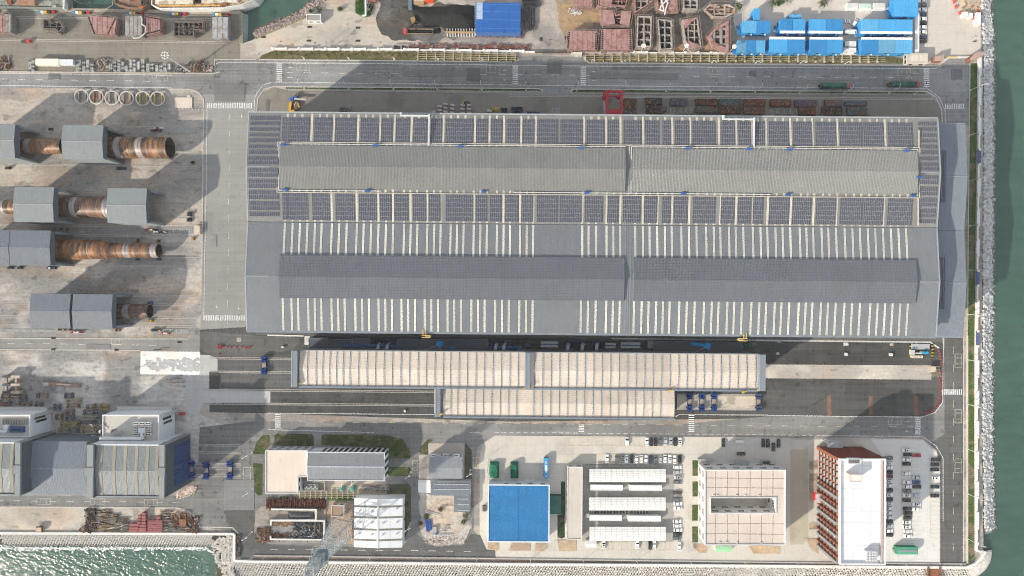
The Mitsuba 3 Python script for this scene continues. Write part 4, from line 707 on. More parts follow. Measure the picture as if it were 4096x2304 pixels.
vessel('rusty brown barge moored bow-on left of the white ship', 0, [(1165, -90), (1165, 45), (1300, 85), (1440, 95), (1480, 60), (1500, -90)], 3.0, (0.26, 0.17, 0.13), (0.20, 0.15, 0.12), [('deck_house', [(1190, -60), (1300, -60), (1300, 0), (1190, 0)], .1, 3, (0.30, 0.20, 0.17)), ('hatch_cover', [(1320, -40), (1420, -40), (1420, 40), (1320, 40)], .1, 1.2, (0.24, 0.15, 0.11)), ('winch', [(1390, 60), (1440, 58), (1445, 78), (1395, 80)], .1, 1.2, (0.4, 0.12, 0.05)), ('cargo_mound', [(1425, -60), (1520, -60), (1510, 20), (1440, 40)], .1, 1.5, (0.05, 0.05, 0.05))])
vessel('grey-green work barge moored at the top left corner of the quay', 0, [(-150, -90), (660, -90), (665, 88), (-150, 75)], 3.0, (0.27, 0.29, 0.27), (0.24, 0.26, 0.23), [('deck_house', [(170, -60), (350, -60), (345, 45), (165, 40)], .1, 2.5, (0.36, 0.22, 0.15)), ('deck_plate', [(370, 10), (520, 10), (520, 60), (370, 60)], .06, .25, (0.30, 0.31, 0.27)), ('winch', [(70, 0), (110, 0), (110, 35), (70, 35)], .1, 1.6, (0.24, 0.09, 0.07)), ('locker', [(525, 55), (560, 55), (560, 75), (525, 75)], .1, 1.2, (0.55, 0.55, 0.52)), ('mast_house', [(630, 0), (650, 0), (650, 90), (630, 90)], .1, 3, (0.6, 0.6, 0.58))])
k = thing('mooring_line', 'pale mooring lines curving from the brown barge to the quay', 'rope'); m = MB(); m.path([(*W(0, u, v, 0), z) for u, v, z in ((1165, 10, 2.5), (1140, 50, .5), (1090, 80, .2), (1040, 98, .4))], .12, 4); m.path([(*W(0, u, v, 0), z) for u, v, z in ((830, 40, .5), (780, 20, 1), (730, -5, 2.5))], .12, 4); m.path([(*W(0, u, v, 0), z) for u, v, z in ((2440, 85, .4), (2380, 115, .4))], .1, 4); part(k, 'line', m, (0.5, 0.48, 0.42))
for gi, (u0, v0) in enumerate([(395, 122), (745, 128), (1285, 135), (1715, 142), (2150, 148), (-60, 113)]):
    for j, c in enumerate([(0.12, 0.26, 0.42), (0.7, 0.7, 0.68), (0.62, 0.40, 0.06), (0.06, 0.06, 0.07), (0.5, 0.04, 0.05)] if gi != 5 else [(0.5, 0.04, 0.05), (0.5, 0.05, 0.05)]):
        m = MB(); q = W(0, u0 + j * 33 + (15 if j == 4 else 0), v0, .8); m.box(q[0], q[1], 0.25, 1.3, 1.5, 1.25, top=.92); m.box(q[0], q[1], 0, .25, 1.3, 1.0); m.box(q[0], q[1], 1.3, 1.4, 1.55, 1.3)
        cn = ['blue', 'white', 'yellow', 'black', 'red'][j] if gi != 5 else 'red'
        solo('waste_bin', f'{cn} bin of the {"edge pair cut at the left" if gi == 5 else nth(gi) + " bin row from the left"} along the quay edge' + (' , inner one' if gi == 5 and j else ''), 'bin', m, c, group='coloured bins along the quay edge')
k = thing('quay_wall', 'concrete quay wall top with timber-edged lip beside the basin', 'quay'); m = MB(); L = LineString(pts([(0, -800, 86), (680, 100), (1550, 116), (2410, 128), (2428, 150), (2425, 440)])); m.prism(L.buffer(.9, cap_style=2, join_style=2), -6, .35); part(k, 'coping', m, (0.42, 0.37, 0.30), 0.4, 'asphalt')
m = MB(); a, b = W(0, 2440, 130), W(0, 2437, 440); m.quad((*a, .1), (*b, .1), (*(b + [2.0, 0]), WL), (*(a + [2.0, 0]), WL)); m.prism([a + [-.3, 0], a + [.4, 0], b + [.4, 0], b + [-.3, 0]], -3, .3); part(k, 'face', m, (0.30, 0.36, 0.36), 0.4, 'asphalt')
for i in range(30):
    m = MB(); m.box(a[0] - .9 + (b[0] - a[0]) * i / 30, a[1] + (b[1] - a[1]) * (i + .5) / 30, .36, .5, 1.0, .5); part(k, 'yellow_block', m, (0.42, 0.36, 0.17) if i % 2 else (0.16, 0.15, 0.13), 0.2)
# storage along the branch road: white lorry boxes, bundles of plates
for (u0, v0, u1, v1, c, lab) in [(355, 590, 590, 655, (0.74, 0.68, 0.57), 'long cream cargo box parked beside the stacked ingots on the quay'), (597, 597, 735, 652, (0.60, 0.63, 0.65), 'short grey-white cargo box behind the long cream one')]:
    k = thing('cargo_box', lab, 'container'); cx, cy, lx, ly = rect(0, u0, v0, u1, v1, 3); m = MB(); m.box(cx, cy, .5, 3.0, lx, ly); part(k, 'body', m, c, 0.08); m = MB(); m.box(cx, cy, 3.0, 3.08, lx * .99, ly * .96); m.box(cx, cy, 3.08, 3.14, .25, ly); part(k, 'roof', m, tuple(x * 1.06 for x in c), 0.1); m = MB()
    for x in np.linspace(-.4, .4, 4): m.box(cx + lx * x, cy, 0, .5, .8, ly * .8)
    part(k, 'skid', m, (0.2, 0.2, 0.2))
def ingot(x, y, z, lx, ly, seed):
    g2 = random.Random(seed); m = MB()
    for i in range(3): m.box(x + (g2.random() - .5) * .25, y + ly * (i - 1) / 3.2, z, z + .85 + g2.random() * .25, lx * (.9 + .1 * g2.random()), ly / 3.6, TH + (g2.random() - .5) * .06)
    m.box(x - lx * .28, y, z + .3, z + 1.15, .12, ly); m.box(x + lx * .28, y, z + .3, z + 1.15, .12, ly)
    return m
cols_ = [(782, 600), (800, 600), (843, 610), (882, 600), (925, 625), (300, 600), (330, 600), (1118, 630), (1155, 620), (1195, 600), (1233, 625), (1272, 645), (1313, 608), (1352, 610), (1392, 622), (1440, 610), (1488, 645), (1530, 640), (1577, 640), (1620, 660), (1661, 645), (1703, 630)]
n_ = 0
for ci, (u, v0) in enumerate(sorted(cols_)):
    for j, v in enumerate(np.arange(708, v0, -19.5)):
        q = W(0, u, v, 1.2); n_ += 1; dark = (ci * 5 + j * 3) % 7 < 2
        solo('plate_bundle', f'{"dark" if dark else "pale grey"} strapped bundle in the {nth(ci)} stack column from the left, {nth(j)} from the road', 'bundle', ingot(q[0], q[1], .25, 1.75, 1.0, n_), (0.16, 0.16, 0.155) if dark else (0.48, 0.48, 0.46), 0.5, group='strapped bundles stacked along the branch road')
def scrap(name, t, u0, v0, u1, v1, n, cols, label, cat, seed, hmax=1.4, lmax=3.0, z=0, along=None):
    g2 = random.Random(seed); k = thing(name, label, cat); ms = [MB() for _ in cols]
    for _ in range(n):
        q = W(t, u0 + (u1 - u0) * g2.random(), v0 + (v1 - v0) * g2.random()); L = .5 + g2.random() * lmax; a = (g2.random() * 3.14) if along is None else along + (g2.random() - .5) * .25; zz = z + g2.random() * hmax
        ms[g2.randrange(len(cols))].box(q[0], q[1], z if zz < .4 else zz - .3, zz + .12, L, .12 + g2.random() * (.5 if along is None else .12), a)
    for m, c in zip(ms, cols):
        if m.n: part(k, 'piece', m, c, 0.5, 'rust', kind='stuff')
    return k
RUSTY = [(0.16, 0.075, 0.045), (0.22, 0.12, 0.08), (0.09, 0.06, 0.05), (0.28, 0.26, 0.24)]
scrap('scrap_pile', 0, 1880, 630, 2070, 720, 110, RUSTY + [(0.35, 0.35, 0.32)], 'heap of rusty frames at the foot of the tall light mast', 'scrap', 3); scrap('scrap_pile', 0, 1755, 670, 1880, 720, 60, [(0.3, 0.3, 0.29), (0.1, 0.1, 0.1)], 'low pile of grey offcuts left of the mast foot', 'scrap', 4); scrap('scrap_pile', 0, 0, 580, 110, 690, 60, RUSTY, 'small rusty heap beside the kerb at the far left', 'scrap', 5)
scrap('scrap_pile', 0, 980, 600, 1100, 690, 60, [(0.5, 0.5, 0.48), (0.2, 0.12, 0.09), (0.3, 0.29, 0.27)], 'loose pale offcuts beside the manhole slab between bundle stacks', 'scrap', 6); scrap('scrap_pile', 0, 2085, 680, 2145, 720, 30, [(0.35, 0.05, 0.05), (0.4, 0.4, 0.38)], 'red-grey wire heap at the kerb corner near the junction', 'scrap', 8)
k = thing('high_mast', 'tall tapering light mast with a ring of lamps above the quay', 'light mast'); b = W(0, 1910, 716); z = 26.5
part(k, 'pole', MB().tube((*b, 0), (*b, z), .42, .16, n=10), (0.66, 0.67, 0.68), 0.05); part(k, 'base', MB().tube((*b, 0), (*b, .5), .8, .7, n=8), (0.45, 0.44, 0.42))
an = np.arange(24) * math.pi / 12
m = MB(); m.path([(b[0] + 1.6 * math.cos(a), b[1] + 1.6 * math.sin(a), z) for a in [*an, 0]], .1, 5)
for a in an[::6]: m.tube((*b, z), (b[0] + 1.6 * math.cos(a), b[1] + 1.6 * math.sin(a), z), .08, n=4)
m.tube((*b, z), (*b, z + .5), .55, .3, n=10); part(k, 'crown_ring', m, (0.7, 0.7, 0.7))
for a in an[::3]: m = MB(); m.box(b[0] + 1.75 * math.cos(a), b[1] + 1.75 * math.sin(a), z - .25, z + .15, .65, .5, a); part(k, 'lamp', m, (0.62, 0.63, 0.62))
k = thing('tractor_unit', 'small red tractor with dark bed on the kerb at the quay road', 'truck'); q = W(0, 290, 414, 1); m = MB(); m.box(q[0], q[1], .4, 1.9, 1.8, 1.8, top=.9); part(k, 'cab', m, (0.45, 0.05, 0.05), .1, 'gloss'); m = MB(); m.box(q[0] - 2.4, q[1], .5, .9, 3.6, 1.7); part(k, 'bed', m, (0.10, 0.09, 0.08))

# ==== vehicles ===================================================================================
def xz(profile, w, w2=None):                     # side profile (x, z) made solid across the width
    p = np.array(profile, float); n = len(p); P = Polygon(p)
    v, f = trimesh.creation.triangulate_polygon(P, engine='earcut'); lo = p[:, 1].min(); span = max(p[:, 1].max() - lo, 1e-6); w2 = w if w2 is None else w2
    half = lambda q: (w + (w2 - w) * (q[:, 1] - lo) / span) / 2
    m = MB(); m.add(np.c_[v[:, 0], half(v), v[:, 1]], f); m.add(np.c_[v[:, 0], -half(v), v[:, 1]], f[:, ::-1]); i = np.arange(n); j = (i + 1) % n
    m.add(np.vstack([np.c_[p[:, 0], -half(p), p[:, 1]], np.c_[p[:, 0], half(p), p[:, 1]]]), np.stack([i, j, j + n, i + n], 1)); return m
CAR_BODY = xz([(-2.25, .38), (2.2, .38), (2.32, .55), (2.26, .74), (1.95, .84), (1.05, .95), (-1.5, .98), (-2.15, .95), (-2.3, .75), (-2.3, .5)], 1.82, 1.70)
CAR_GLASS = xz([(1.02, .94), (.42, 1.40), (-1.1, 1.42), (-1.7, .97)], 1.6, 1.36); CAR_ROOF = xz([(.55, 1.36), (.44, 1.44), (-1.12, 1.47), (-1.28, 1.38)], 1.52, 1.46); VAN_ROOF = xz([(.75, 1.5), (.6, 1.62), (-2.0, 1.65), (-2.1, 1.5)], 1.6, 1.5); VAN_GLASS = xz([(1.5, .95), (.75, 1.55), (-2.1, 1.58), (-2.22, .97)], 1.66, 1.5)
_wheel = MB(); _wheel.tube((0, -.11, 0), (0, .11, 0), .32, n=12)
WHEEL, GLASSD, VGLASSD = shape(_wheel, (0.025, 0.025, 0.025)), shape(CAR_GLASS, None, bsdf='glass'), shape(VAN_GLASS, None, bsdf='glass')
PAINT = {'white': (0.78, 0.78, 0.77), 'black': (0.012, 0.012, 0.014), 'silver': (0.42, 0.44, 0.46), 'grey': (0.13, 0.14, 0.155), 'navy': (0.02, 0.035, 0.09), 'maroon': (0.13, 0.015, 0.02), 'red': (0.42, 0.02, 0.025), 'blue': (0.04, 0.10, 0.28), 'brown': (0.06, 0.045, 0.04), 'pale blue': (0.45, 0.52, 0.58)}
_cache = {}
def cached(nm, m, c, **k):
    key = (nm, c)
    if key not in _cache: _cache[key] = shape(m, PAINT[c], 0.03, 'gloss', **k)
    return _cache[key]
def car(t, u, v, rot, col, label, van=False, group='parked cars'):
    x, y = W(t, u, v, .8); k = thing('parked_car', label, 'van' if van else 'car', group); at = place(x, y, 0, rot)
    part(k, 'body', cached('b', CAR_BODY, col), at=at); part(k, 'window', VGLASSD if van else GLASSD, at=at); part(k, 'roof', cached('vr' if van else 'r', VAN_ROOF if van else CAR_ROOF, col), at=at)
    if random.Random(label).random() < .22 and not van: m = MB(); m.box(-.2, 0, 1.455, 1.475, .75, .9, 0); part(k, 'sunroof', shape(m, None, bsdf='glass'), at=at)
    for sx in (-1.38, 1.4):
        for sy in (-.8, .8): part(k, 'wheel', WHEEL, at=at @ T().translate([sx, sy, .32]))
def lorry(t, u0, v0, u1, v1, label, cabcol, load, head=1, cat='lorry'):      # long lorry along x; head = +1 cab at the right
    a, b = W(t, u0, v0, 2), W(t, u1, v1, 2); L = abs(b[0] - a[0]); wd = 2.6; cx, cy = (a + b) / 2; k = thing('lorry', label, cat); at = place(cx, cy, 0, TH + (0 if head > 0 else math.pi)); h = L / 2
    part(k, 'cab', shape(xz([(h - 2.2, .7), (h, .7), (h + .02, 1.7), (h - .3, 2.9), (h - 2.1, 3.0)], 2.5, 2.35), cabcol, .1, 'gloss'), at=at); part(k, 'windscreen', shape(xz([(h - .25, 1.75), (h + .06, 1.8), (h - .24, 2.7), (h - .5, 2.7)], 2.2, 2.1), None, bsdf='glass'), at=at)
    m = MB(); m.box(-1.2, 0, .75, 1.05, L - 1, 1.0, 0); m.box(-1.2, 0, 1.05, 1.25, L - 2.8, wd - .1, 0); part(k, 'chassis', shape(m, (0.06, 0.055, 0.05)), at=at); x0, x1 = -h, h - 2.6
    if load == 'tarp':
        n, q = 26, 9; X = np.linspace(x0 + .2, x1, n); V = []
        for x in X:
            for yy in np.linspace(-1, 1, q): V.append((x, yy * (wd / 2 + .05), 1.2 + (2.0 + .9 * meshkit.noise(np.array([x * .9, yy * 2, cx * .1])) + .25 * meshkit.noise(np.array([x * 3, yy * 4, 1]))) * (1 - .5 * yy ** 8) - (1.1 if abs(yy) == 1 else 0)))
        i, j = np.meshgrid(np.arange(n - 1), np.arange(q - 1), indexing='ij'); m = MB(); m.add(V, np.stack([i * q + j, (i + 1) * q + j, (i + 1) * q + j + 1, i * q + j + 1], -1).reshape(-1, 4)); part(k, 'tarpaulin', shape(m, (0.06, 0.145, 0.115), .7), at=at)
        m = MB(); m.box(x0 + .1, 0, 1.2, 2.6, .2, wd, 0); part(k, 'tailboard', shape(m, (0.25, 0.16, 0.07), .4, 'rust'), at=at)
    else:
        for nm, bx_ in (('side_board', (-.5 + (x0 + x1) / 2 + .5, 1.25, x1 - x0, .12)), ('side_board', ((x0 + x1) / 2, -1.25, x1 - x0, .12)), ('headboard', (x1, 0, .12, wd)), ('tailboard', (x0, 0, .12, wd))): m = MB(); m.box(bx_[0], bx_[1], 1.2, 2.6, bx_[2], bx_[3], 0); part(k, nm, shape(m, (0.30, 0.23, 0.19), .4, 'rust'), at=at)
        m = MB(); m.add(*heap_grid(x0 + .2, x1 - .2, -1.15, 1.15, 1.3, .7, 30, 8, 5)); part(k, 'coal_load', shape(m, (0.03, 0.03, 0.031), .5), at=at)
    for x in ([h - 1.2, h - 3.4] + [x0 + 1 + 1.35 * i for i in range(3)]):
        for sy in (-1.05, 1.05): m = MB(); m.tube((x, sy - .17, .5), (x, sy + .17, .5), .5, n=12); part(k, 'wheel', shape(m, (0.025, 0.025, 0.025)), at=at)
def heap_grid(x0, x1, y0, y1, z, hgt, nx, ny, seed, fall=True):
    X, Y = np.meshgrid(np.linspace(x0, x1, nx), np.linspace(y0, y1, ny), indexing='ij'); P = np.stack([X, Y, X * 0 + seed], -1)
    e = np.minimum.reduce([(X - x0), (x1 - X), (Y - y0), (y1 - Y)]); h_ = meshkit.fbm(P * .35, 4, seed) * hgt * (np.clip(e / (hgt * 1.3 + 1e-6), 0, 1) if fall else 1)
    i, j = np.meshgrid(np.arange(nx - 1), np.arange(ny - 1), indexing='ij')
    return np.stack([X, Y, z + h_], -1).reshape(-1, 3), np.stack([i * ny + j, (i + 1) * ny + j, (i + 1) * ny + j + 1, i * ny + j + 1], -1).reshape(-1, 4)
def mound(name, label, cat, t, poly, hgt, c, seed, amp=.5, step=.7, pw=1.0, bsdf='paint', steep=.75):
    P = Polygon(pts([(t, *q) for q in poly])).buffer(-.5).buffer(1.0).buffer(-.5); x0, y0, x1, y1 = P.bounds; nx, ny = int((x1 - x0) / step) + 2, int((y1 - y0) / step) + 2
    X, Y = np.meshgrid(np.linspace(x0, x1, nx), np.linspace(y0, y1, ny), indexing='ij'); import shapely
    q = shapely.points(X.ravel(), Y.ravel()); ins = shapely.contains(P, q); d = shapely.distance(P.exterior, q) * np.where(ins, 1, -1); d = d.reshape(X.shape)
    nz = meshkit.fbm(np.stack([X / 6, Y / 6, X * 0 + seed], -1), 4, seed); z = np.clip(d * steep, -.4, None); z = np.minimum(z, hgt * (.45 + .9 * nz) ** pw) * np.where(d > 0, 1, 1) + .25 * (meshkit.noise(np.stack([X * 1.3, Y * 1.3, X * 0], -1)) - .5)
    i, j = np.meshgrid(np.arange(nx - 1), np.arange(ny - 1), indexing='ij'); F = np.stack([i * ny + j, (i + 1) * ny + j, (i + 1) * ny + j + 1, i * ny + j + 1], -1).reshape(-1, 4)
    keep = (d.reshape(-1)[F] > -1.2).all(1); m = MB(); m.add(np.stack([X, Y, np.where(d > -.3, z, -.5)], -1).reshape(-1, 3), F[keep]); return solo(name, label, cat, m, c, amp, bsdf, smooth=True)
lorry(3, 530, 862, 828, 862, 'lorry with red cab and green tarpaulin, left of two on the north road', (0.36, 0.05, 0.05), 'tarp'); lorry(3, 1222, 847, 1530, 847, 'lorry with red cab and green tarpaulin, waiting at the right zebra crossing', (0.36, 0.05, 0.05), 'tarp'); lorry(1, 1780, 313, 1478, 318, 'red-cab dump lorry loaded with coal beside the excavator', (0.50, 0.05, 0.06), 'coal', -1)
for i, (v, c) in enumerate([(8, 'white'), (50, 'grey'), (95, 'white'), (141, 'navy'), (190, 'white'), (232, 'black'), (272, 'white'), (322, 'white'), (372, 'navy'), (415, 'black')]): car(3, 1556, v, TH + math.pi, c, f'{c} car beside the long white canopy, {nth(i)} from the top of that column')
car(3, 790, 213, TH, 'white', 'white car right of the blue cabins in the upper row'); car(3, 873, 228, math.radians(58), 'white', 'white van parked slantwise between the blue cabins', van=True)
# ==== north strip: huts, coal yard, blue-roofed sheds ============================================
def roof_box(name, label, cat, t, u0, v0, u1, v1, z, wall, roof, par=.5, pitch=None, ribs=0, amp=.15, win=0, group=None, z0=0, extra=None, glassy=(0.03, 0.035, 0.045), ribdir=0, bsdf='paint', over=0):
    cx, cy, lx, ly = rect(t, u0, v0, u1, v1, z); k = thing(name, label, cat, group); c, s = math.cos(TH), math.sin(TH); P = lambda x, y, zz: (cx + c * x - s * y, cy + s * x + c * y, zz)
    m = MB(); m.box(cx, cy, z0, z - .25, lx - .1 - over, ly - .1 - over); part(k, 'wall', m, wall, .08)
    if pitch is None:
        m = MB(); m.box(cx, cy, z - .2 if par else z - .25, z - .05, lx - .2, ly - .2); part(k, 'roof', m, roof, amp, bsdf)
        if par:
            for (x, y, w, d) in ((0, ly / 2 - .15, lx, .3), (0, -ly / 2 + .15, lx, .3), (lx / 2 - .15, 0, .3, ly - .6), (-lx / 2 + .15, 0, .3, ly - .6)): m = MB(); q = P(x, y, 0); m.box(q[0], q[1], z - .3, z + par * .5, w, d); part(k, 'parapet', m, tuple(min(.85, q2 * 1.05) for q2 in wall), .08)
    else:
        ax, rise = pitch; hx, hy = lx / 2, ly / 2
        for sg in (1, -1):
            A = (P(-hx, sg * hy, z), P(hx, sg * hy, z), P(hx, 0, z + rise), P(-hx, 0, z + rise)) if ax == 'x' else (P(sg * hx, -hy, z), P(sg * hx, hy, z), P(0, hy, z + rise), P(0, -hy, z + rise)); m = MB(); m.quad(*A)
            if ribs:
                a, b, c2, d2 = (np.array(q) for q in A); n = int(np.linalg.norm(b - a) / ribs)
                for i in range(n):
                    f0, f1 = (i + .3) / n, (i + .7) / n; up = np.array([0, 0, .07]); q0, q1, q2, q3 = a + (b - a) * f0, a + (b - a) * f1, d2 + (c2 - d2) * f1, d2 + (c2 - d2) * f0; m.add([q0, q1, q2, q3, q0 + up, q1 + up, q2 + up, q3 + up], [[4, 5, 6, 7], [0, 4, 7, 3], [1, 2, 6, 5]])
            part(k, 'roof_slope', m, roof, amp, 'sheet')
        m = MB()
        for sx in (1, -1): m.add([P(sx * (hx - .05), -hy, z - .25), P(sx * (hx - .05), hy, z - .25), P(sx * (hx - .05), 0, z + rise - .05)] if ax == 'x' else [P(-hx, sx * (hy - .05), z - .25), P(hx, sx * (hy - .05), z - .25), P(0, sx * (hy - .05), z + rise - .05)], [[0, 1, 2]])
        part(k, 'gable', m, wall, .08)
    if win:
        for fl in range(win):
            zz = (z - 1) * (fl + .35) / win + .5; hh = min(1.7, (z - 1) / win * .5)
            for (n, ax2) in ((max(2, int(lx / 4.2)), 0), (max(2, int(ly / 4.2)), 1)):
                for i in range(n):
                    for sg in (1, -1):
                        f = -.5 + (i + .5) / n; m = MB(); q = P(lx * f, sg * (ly / 2 - .04), 0) if ax2 == 0 else P(sg * (lx / 2 - .04), ly * f, 0); m.box(q[0], q[1], zz, zz + hh, 2.0 if ax2 == 0 else .12, .12 if ax2 == 0 else 2.0); part(k, 'window', m, None, bsdf='glass')
    return k
roof_box('guard_hut', 'small white guard hut with grey ribbed roof beside the rocky slope', 'hut', 1, 508, 143, 655, 212, 3.6, (0.72, 0.72, 0.7), (0.30, 0.29, 0.27), par=.4, win=1)
blue = roof_box('coal_store', 'large blue-roofed coal store with one pale grey roof panel', 'shed', 1, 2205, 25, 2664, 326, 7.0, (0.08, 0.17, 0.42), (0.035, 0.12, 0.37), par=0, amp=.2)
m = MB(); cx, cy, lx, ly = rect(1, 2218, 28, 2280, 192, 7.0); m.box(cx, cy, 6.9, 7.03, lx, ly); part(blue, 'pale_roof_panel', m, (0.36, 0.45, 0.55), .1)
for v in (45, 120, 201, 285): m = MB(); cx, cy, lx, ly = rect(1, 2206, v - 2, 2662, v + 1, 7.0); m.box(cx, cy, 6.95, 7.09, lx, ly); part(blue, 'roof_seam', m, (0.10, 0.22, 0.52), .1)
mound('coal_heap', 'black coal heap with dark dunes beside the blue-roofed store', 'heap', 1, [(1560, 90), (1640, 65), (1920, 62), (1985, 40), (2202, 55), (2202, 318), (1905, 320), (1860, 270), (1700, 275), (1600, 200)], 4.2, (0.030, 0.029, 0.028), 11, .5, .8, 1.3, steep=.5); mound('coal_heap', 'small black coal cone behind the dump lorry', 'heap', 1, [(1785, 285), (1850, 278), (1870, 330), (1800, 345)], 1.8, (0.028, 0.027, 0.027), 15)
k = thing('retaining_wall', 'retaining wall with white buttresses along the coal heap', 'wall'); m = MB(); cx, cy, lx, ly = rect(1, 1903, 315, 2205, 323, 2.2); m.box(cx, cy, 0, 2.2, lx, ly); part(k, 'panel', m, (0.40, 0.28, 0.17), .3)
for i in range(11): q = W(1, 1925 + i * 28, 335, .5); m = MB(); m.add([(q[0] - .2, q[1] + 2, 0), (q[0] + .2, q[1] + 2, 0), (q[0] + .2, q[1] - 1.8, 0), (q[0] - .2, q[1] - 1.8, 0), (q[0] - .2, q[1] + 2, 2.1), (q[0] + .2, q[1] + 2, 2.1)], [[0, 1, 5, 4], [2, 3, 4, 5], [1, 2, 5, 5], [0, 4, 3, 3]]); part(k, 'buttress', m, (0.66, 0.63, 0.56), .1)
def excavator(t, u, v, rot, label, body, boom):
    x, y = W(t, u, v, 1.5); k = thing('excavator', label, 'excavator'); at = place(x, y, 0, rot)
    for sy in (-1, 1): m = MB(); m.box(0, sy * 1.05, 0, .9, 3.6, .6, 0, top=.92); part(k, 'track', shape(m, (0.05, 0.048, 0.045)), at=at)
    m = MB(); m.box(-.7, 0, 1.0, 2.4, 3.0, 2.5, 0, top=.93); part(k, 'house', shape(m, body, .3, 'rust'), at=at); m = MB(); m.box(.9, .75, 1.0, 2.8, 1.5, 1.0, 0, top=.85); part(k, 'cab', shape(m, None, bsdf='glass'), at=at)
    m = MB(); m.path([(.8, -.3, 1.6), (2.8, -.3, 4.0), (4.6, -.3, 3.2)], .28, 5); m.path([(4.6, -.3, 3.2), (4.9, -.3, 1.2)], .22, 5); part(k, 'boom', shape(m, boom, .3, 'rust'), at=at); m = MB(); m.box(5.0, -.3, .5, 1.3, .9, 1.2, 0, top=.7); part(k, 'bucket', shape(m, (0.08, 0.07, 0.06)), at=at)
excavator(1, 1588, 215, math.radians(-70), 'dusty tan excavator loading the dump lorry in the coal yard', (0.34, 0.22, 0.12), (0.10, 0.08, 0.06))
for (u0, v0, u1, v1, c, lab) in [(1532, -60, 1568, 85, (0.18, 0.23, 0.28), 'narrow grey-blue container above the coal heap'), (1586, 8, 1690, 40, (0.42, 0.28, 0.16), 'low brown tray above the coal heap'), (1690, -20, 1785, 18, (0.72, 0.10, 0.03), 'bright orange-red skip at the top edge above the coal'), (1585, -60, 1685, 4, (0.68, 0.65, 0.62), 'white container at the top edge left of the orange-red skip'), (1120, -40, 1210, 10, (0.34, 0.14, 0.12), 'dull red container at the top edge near the bushes')]:
    k = thing('container', lab, 'container'); cx, cy, lx, ly = rect(1, u0, v0, u1, v1, 2.4); m = MB(); m.box(cx, cy, .2, 2.4, lx, ly); part(k, 'body', m, c, .2); m = MB()
    for i in range(6): m.box(cx + lx * (-.5 + (i + .5) / 6), cy, 2.4, 2.46, .2, ly * .95)
    part(k, 'roof_rib', m, tuple(x * .85 for x in c))
for i, (u0, u1) in enumerate([(1385, 1455), (1463, 1530)]):
    k = thing('skip', f'grey open waste skip beside the white north wall, {"left" if i == 0 else "right"} of two', 'skip'); cx, cy, lx, ly = rect(1, u0, 450, u1, 495, 1.6)
    for (x, y, w, d) in ((0, ly / 2, lx, .2), (0, -ly / 2, lx, .2), (lx / 2, 0, .2, ly), (-lx / 2, 0, .2, ly)): m = MB(); m.box(cx + x, cy + y, .2, 1.6, w, d); part(k, 'side', m, (0.45, 0.43, 0.40), .3)
    m = MB(); m.box(cx, cy, .1, .4, lx, ly); part(k, 'floor', m, (0.12, 0.11, 0.10), .3, 'rust')
REDS = [(0.30, 0.13, 0.12), (0.22, 0.09, 0.08), (0.34, 0.20, 0.18), (0.12, 0.10, 0.10), (0.25, 0.23, 0.22)]
for (t, u0, v0, u1, v1, n, lab, sd) in [(1, 1545, 448, 1780, 510, 90, 'red-brown plate offcuts right of the two skips', 1), (1, 1780, 450, 2200, 515, 260, 'long heap of red-brown scrap along the north wall', 2), (1, 2230, 455, 2576, 515, 220, 'dark red scrap heap along the north wall below the coal store', 3), (1, 2215, 332, 2576, 372, 150, 'thin red-brown scrap row under the front of the coal store', 4), (2, 0, 455, 180, 512, 130, 'grey-brown scrap heap left of the sliding gate', 5), (2, 0, 330, 110, 372, 60, 'pale scrap at the corner of the coal store', 6)]:
    scrap('scrap_pile', t, u0, v0, u1, v1, n, REDS, lab, 'scrap', sd + 20, 1.0, 2.6)
scrap('scrap_pile', 2, 578, 84, 692, 145, 60, [(0.72, 0.71, 0.68), (0.5, 0.48, 0.45)], 'white wreckage scattered on the orange dirt of the block yard', 'scrap', 31, .6, 1.8)
for (u0, v0, u1, v1, hz, lab) in [(92, 80, 238, 325, False, 'sheaf of dark steel bars standing beside the coal store'), (92, -30, 302, 74, True, 'sheaf of grey steel bars at the top edge beside the coal store')]:
    k = thing('bar_stack', lab, 'steel bars', None); g2 = random.Random(u1)
    for i in range(22):
        f = (i + .5) / 22; a, b = ((2, u0 + 20 * g2.random(), v0 + (v1 - v0) * f), (2, u1 - 30 * g2.random(), v0 + (v1 - v0) * f)) if hz else ((2, u0 + (u1 - u0) * f, v0 + 6 * g2.random()), (2, u0 + (u1 - u0) * f - 6 + 12 * g2.random(), v1 - (70 * g2.random() ** 2)))
        m = MB(); z = .5 + .9 * g2.random(); m.tube((*W(*a), z), (*W(*b), z), .17, n=5); part(k, 'bar', m, [(0.10, 0.10, 0.11), (0.19, 0.19, 0.19), (0.13, 0.10, 0.09), (0.07, 0.07, 0.075)][i % 4], .4)
k = thing('sliding_gate', 'long dark sliding lattice gate across the yard entrance in the white wall', 'gate'); a, b = W(2, 232, 530), W(2, 594, 534); m = MB()
for i in range(42): q = a + (b - a) * i / 41; m.box(q[0], q[1], 0, 1.6, .12, .5)
part(k, 'bar', m, (0.16, 0.12, 0.10), .2, kind='stuff'); m = MB(); m.tube((*a, 1.6), (*b, 1.6), .12); m.tube((*a, .5), (*b, .5), .12); part(k, 'rail', m, (0.14, 0.10, 0.08)); roof_box('gate_hut', 'white flat-roofed gate hut at the right end of the sliding gate', 'hut', 2, 597, 524, 704, 556, 3.0, (0.72, 0.70, 0.66), (0.62, 0.58, 0.52), win=1)
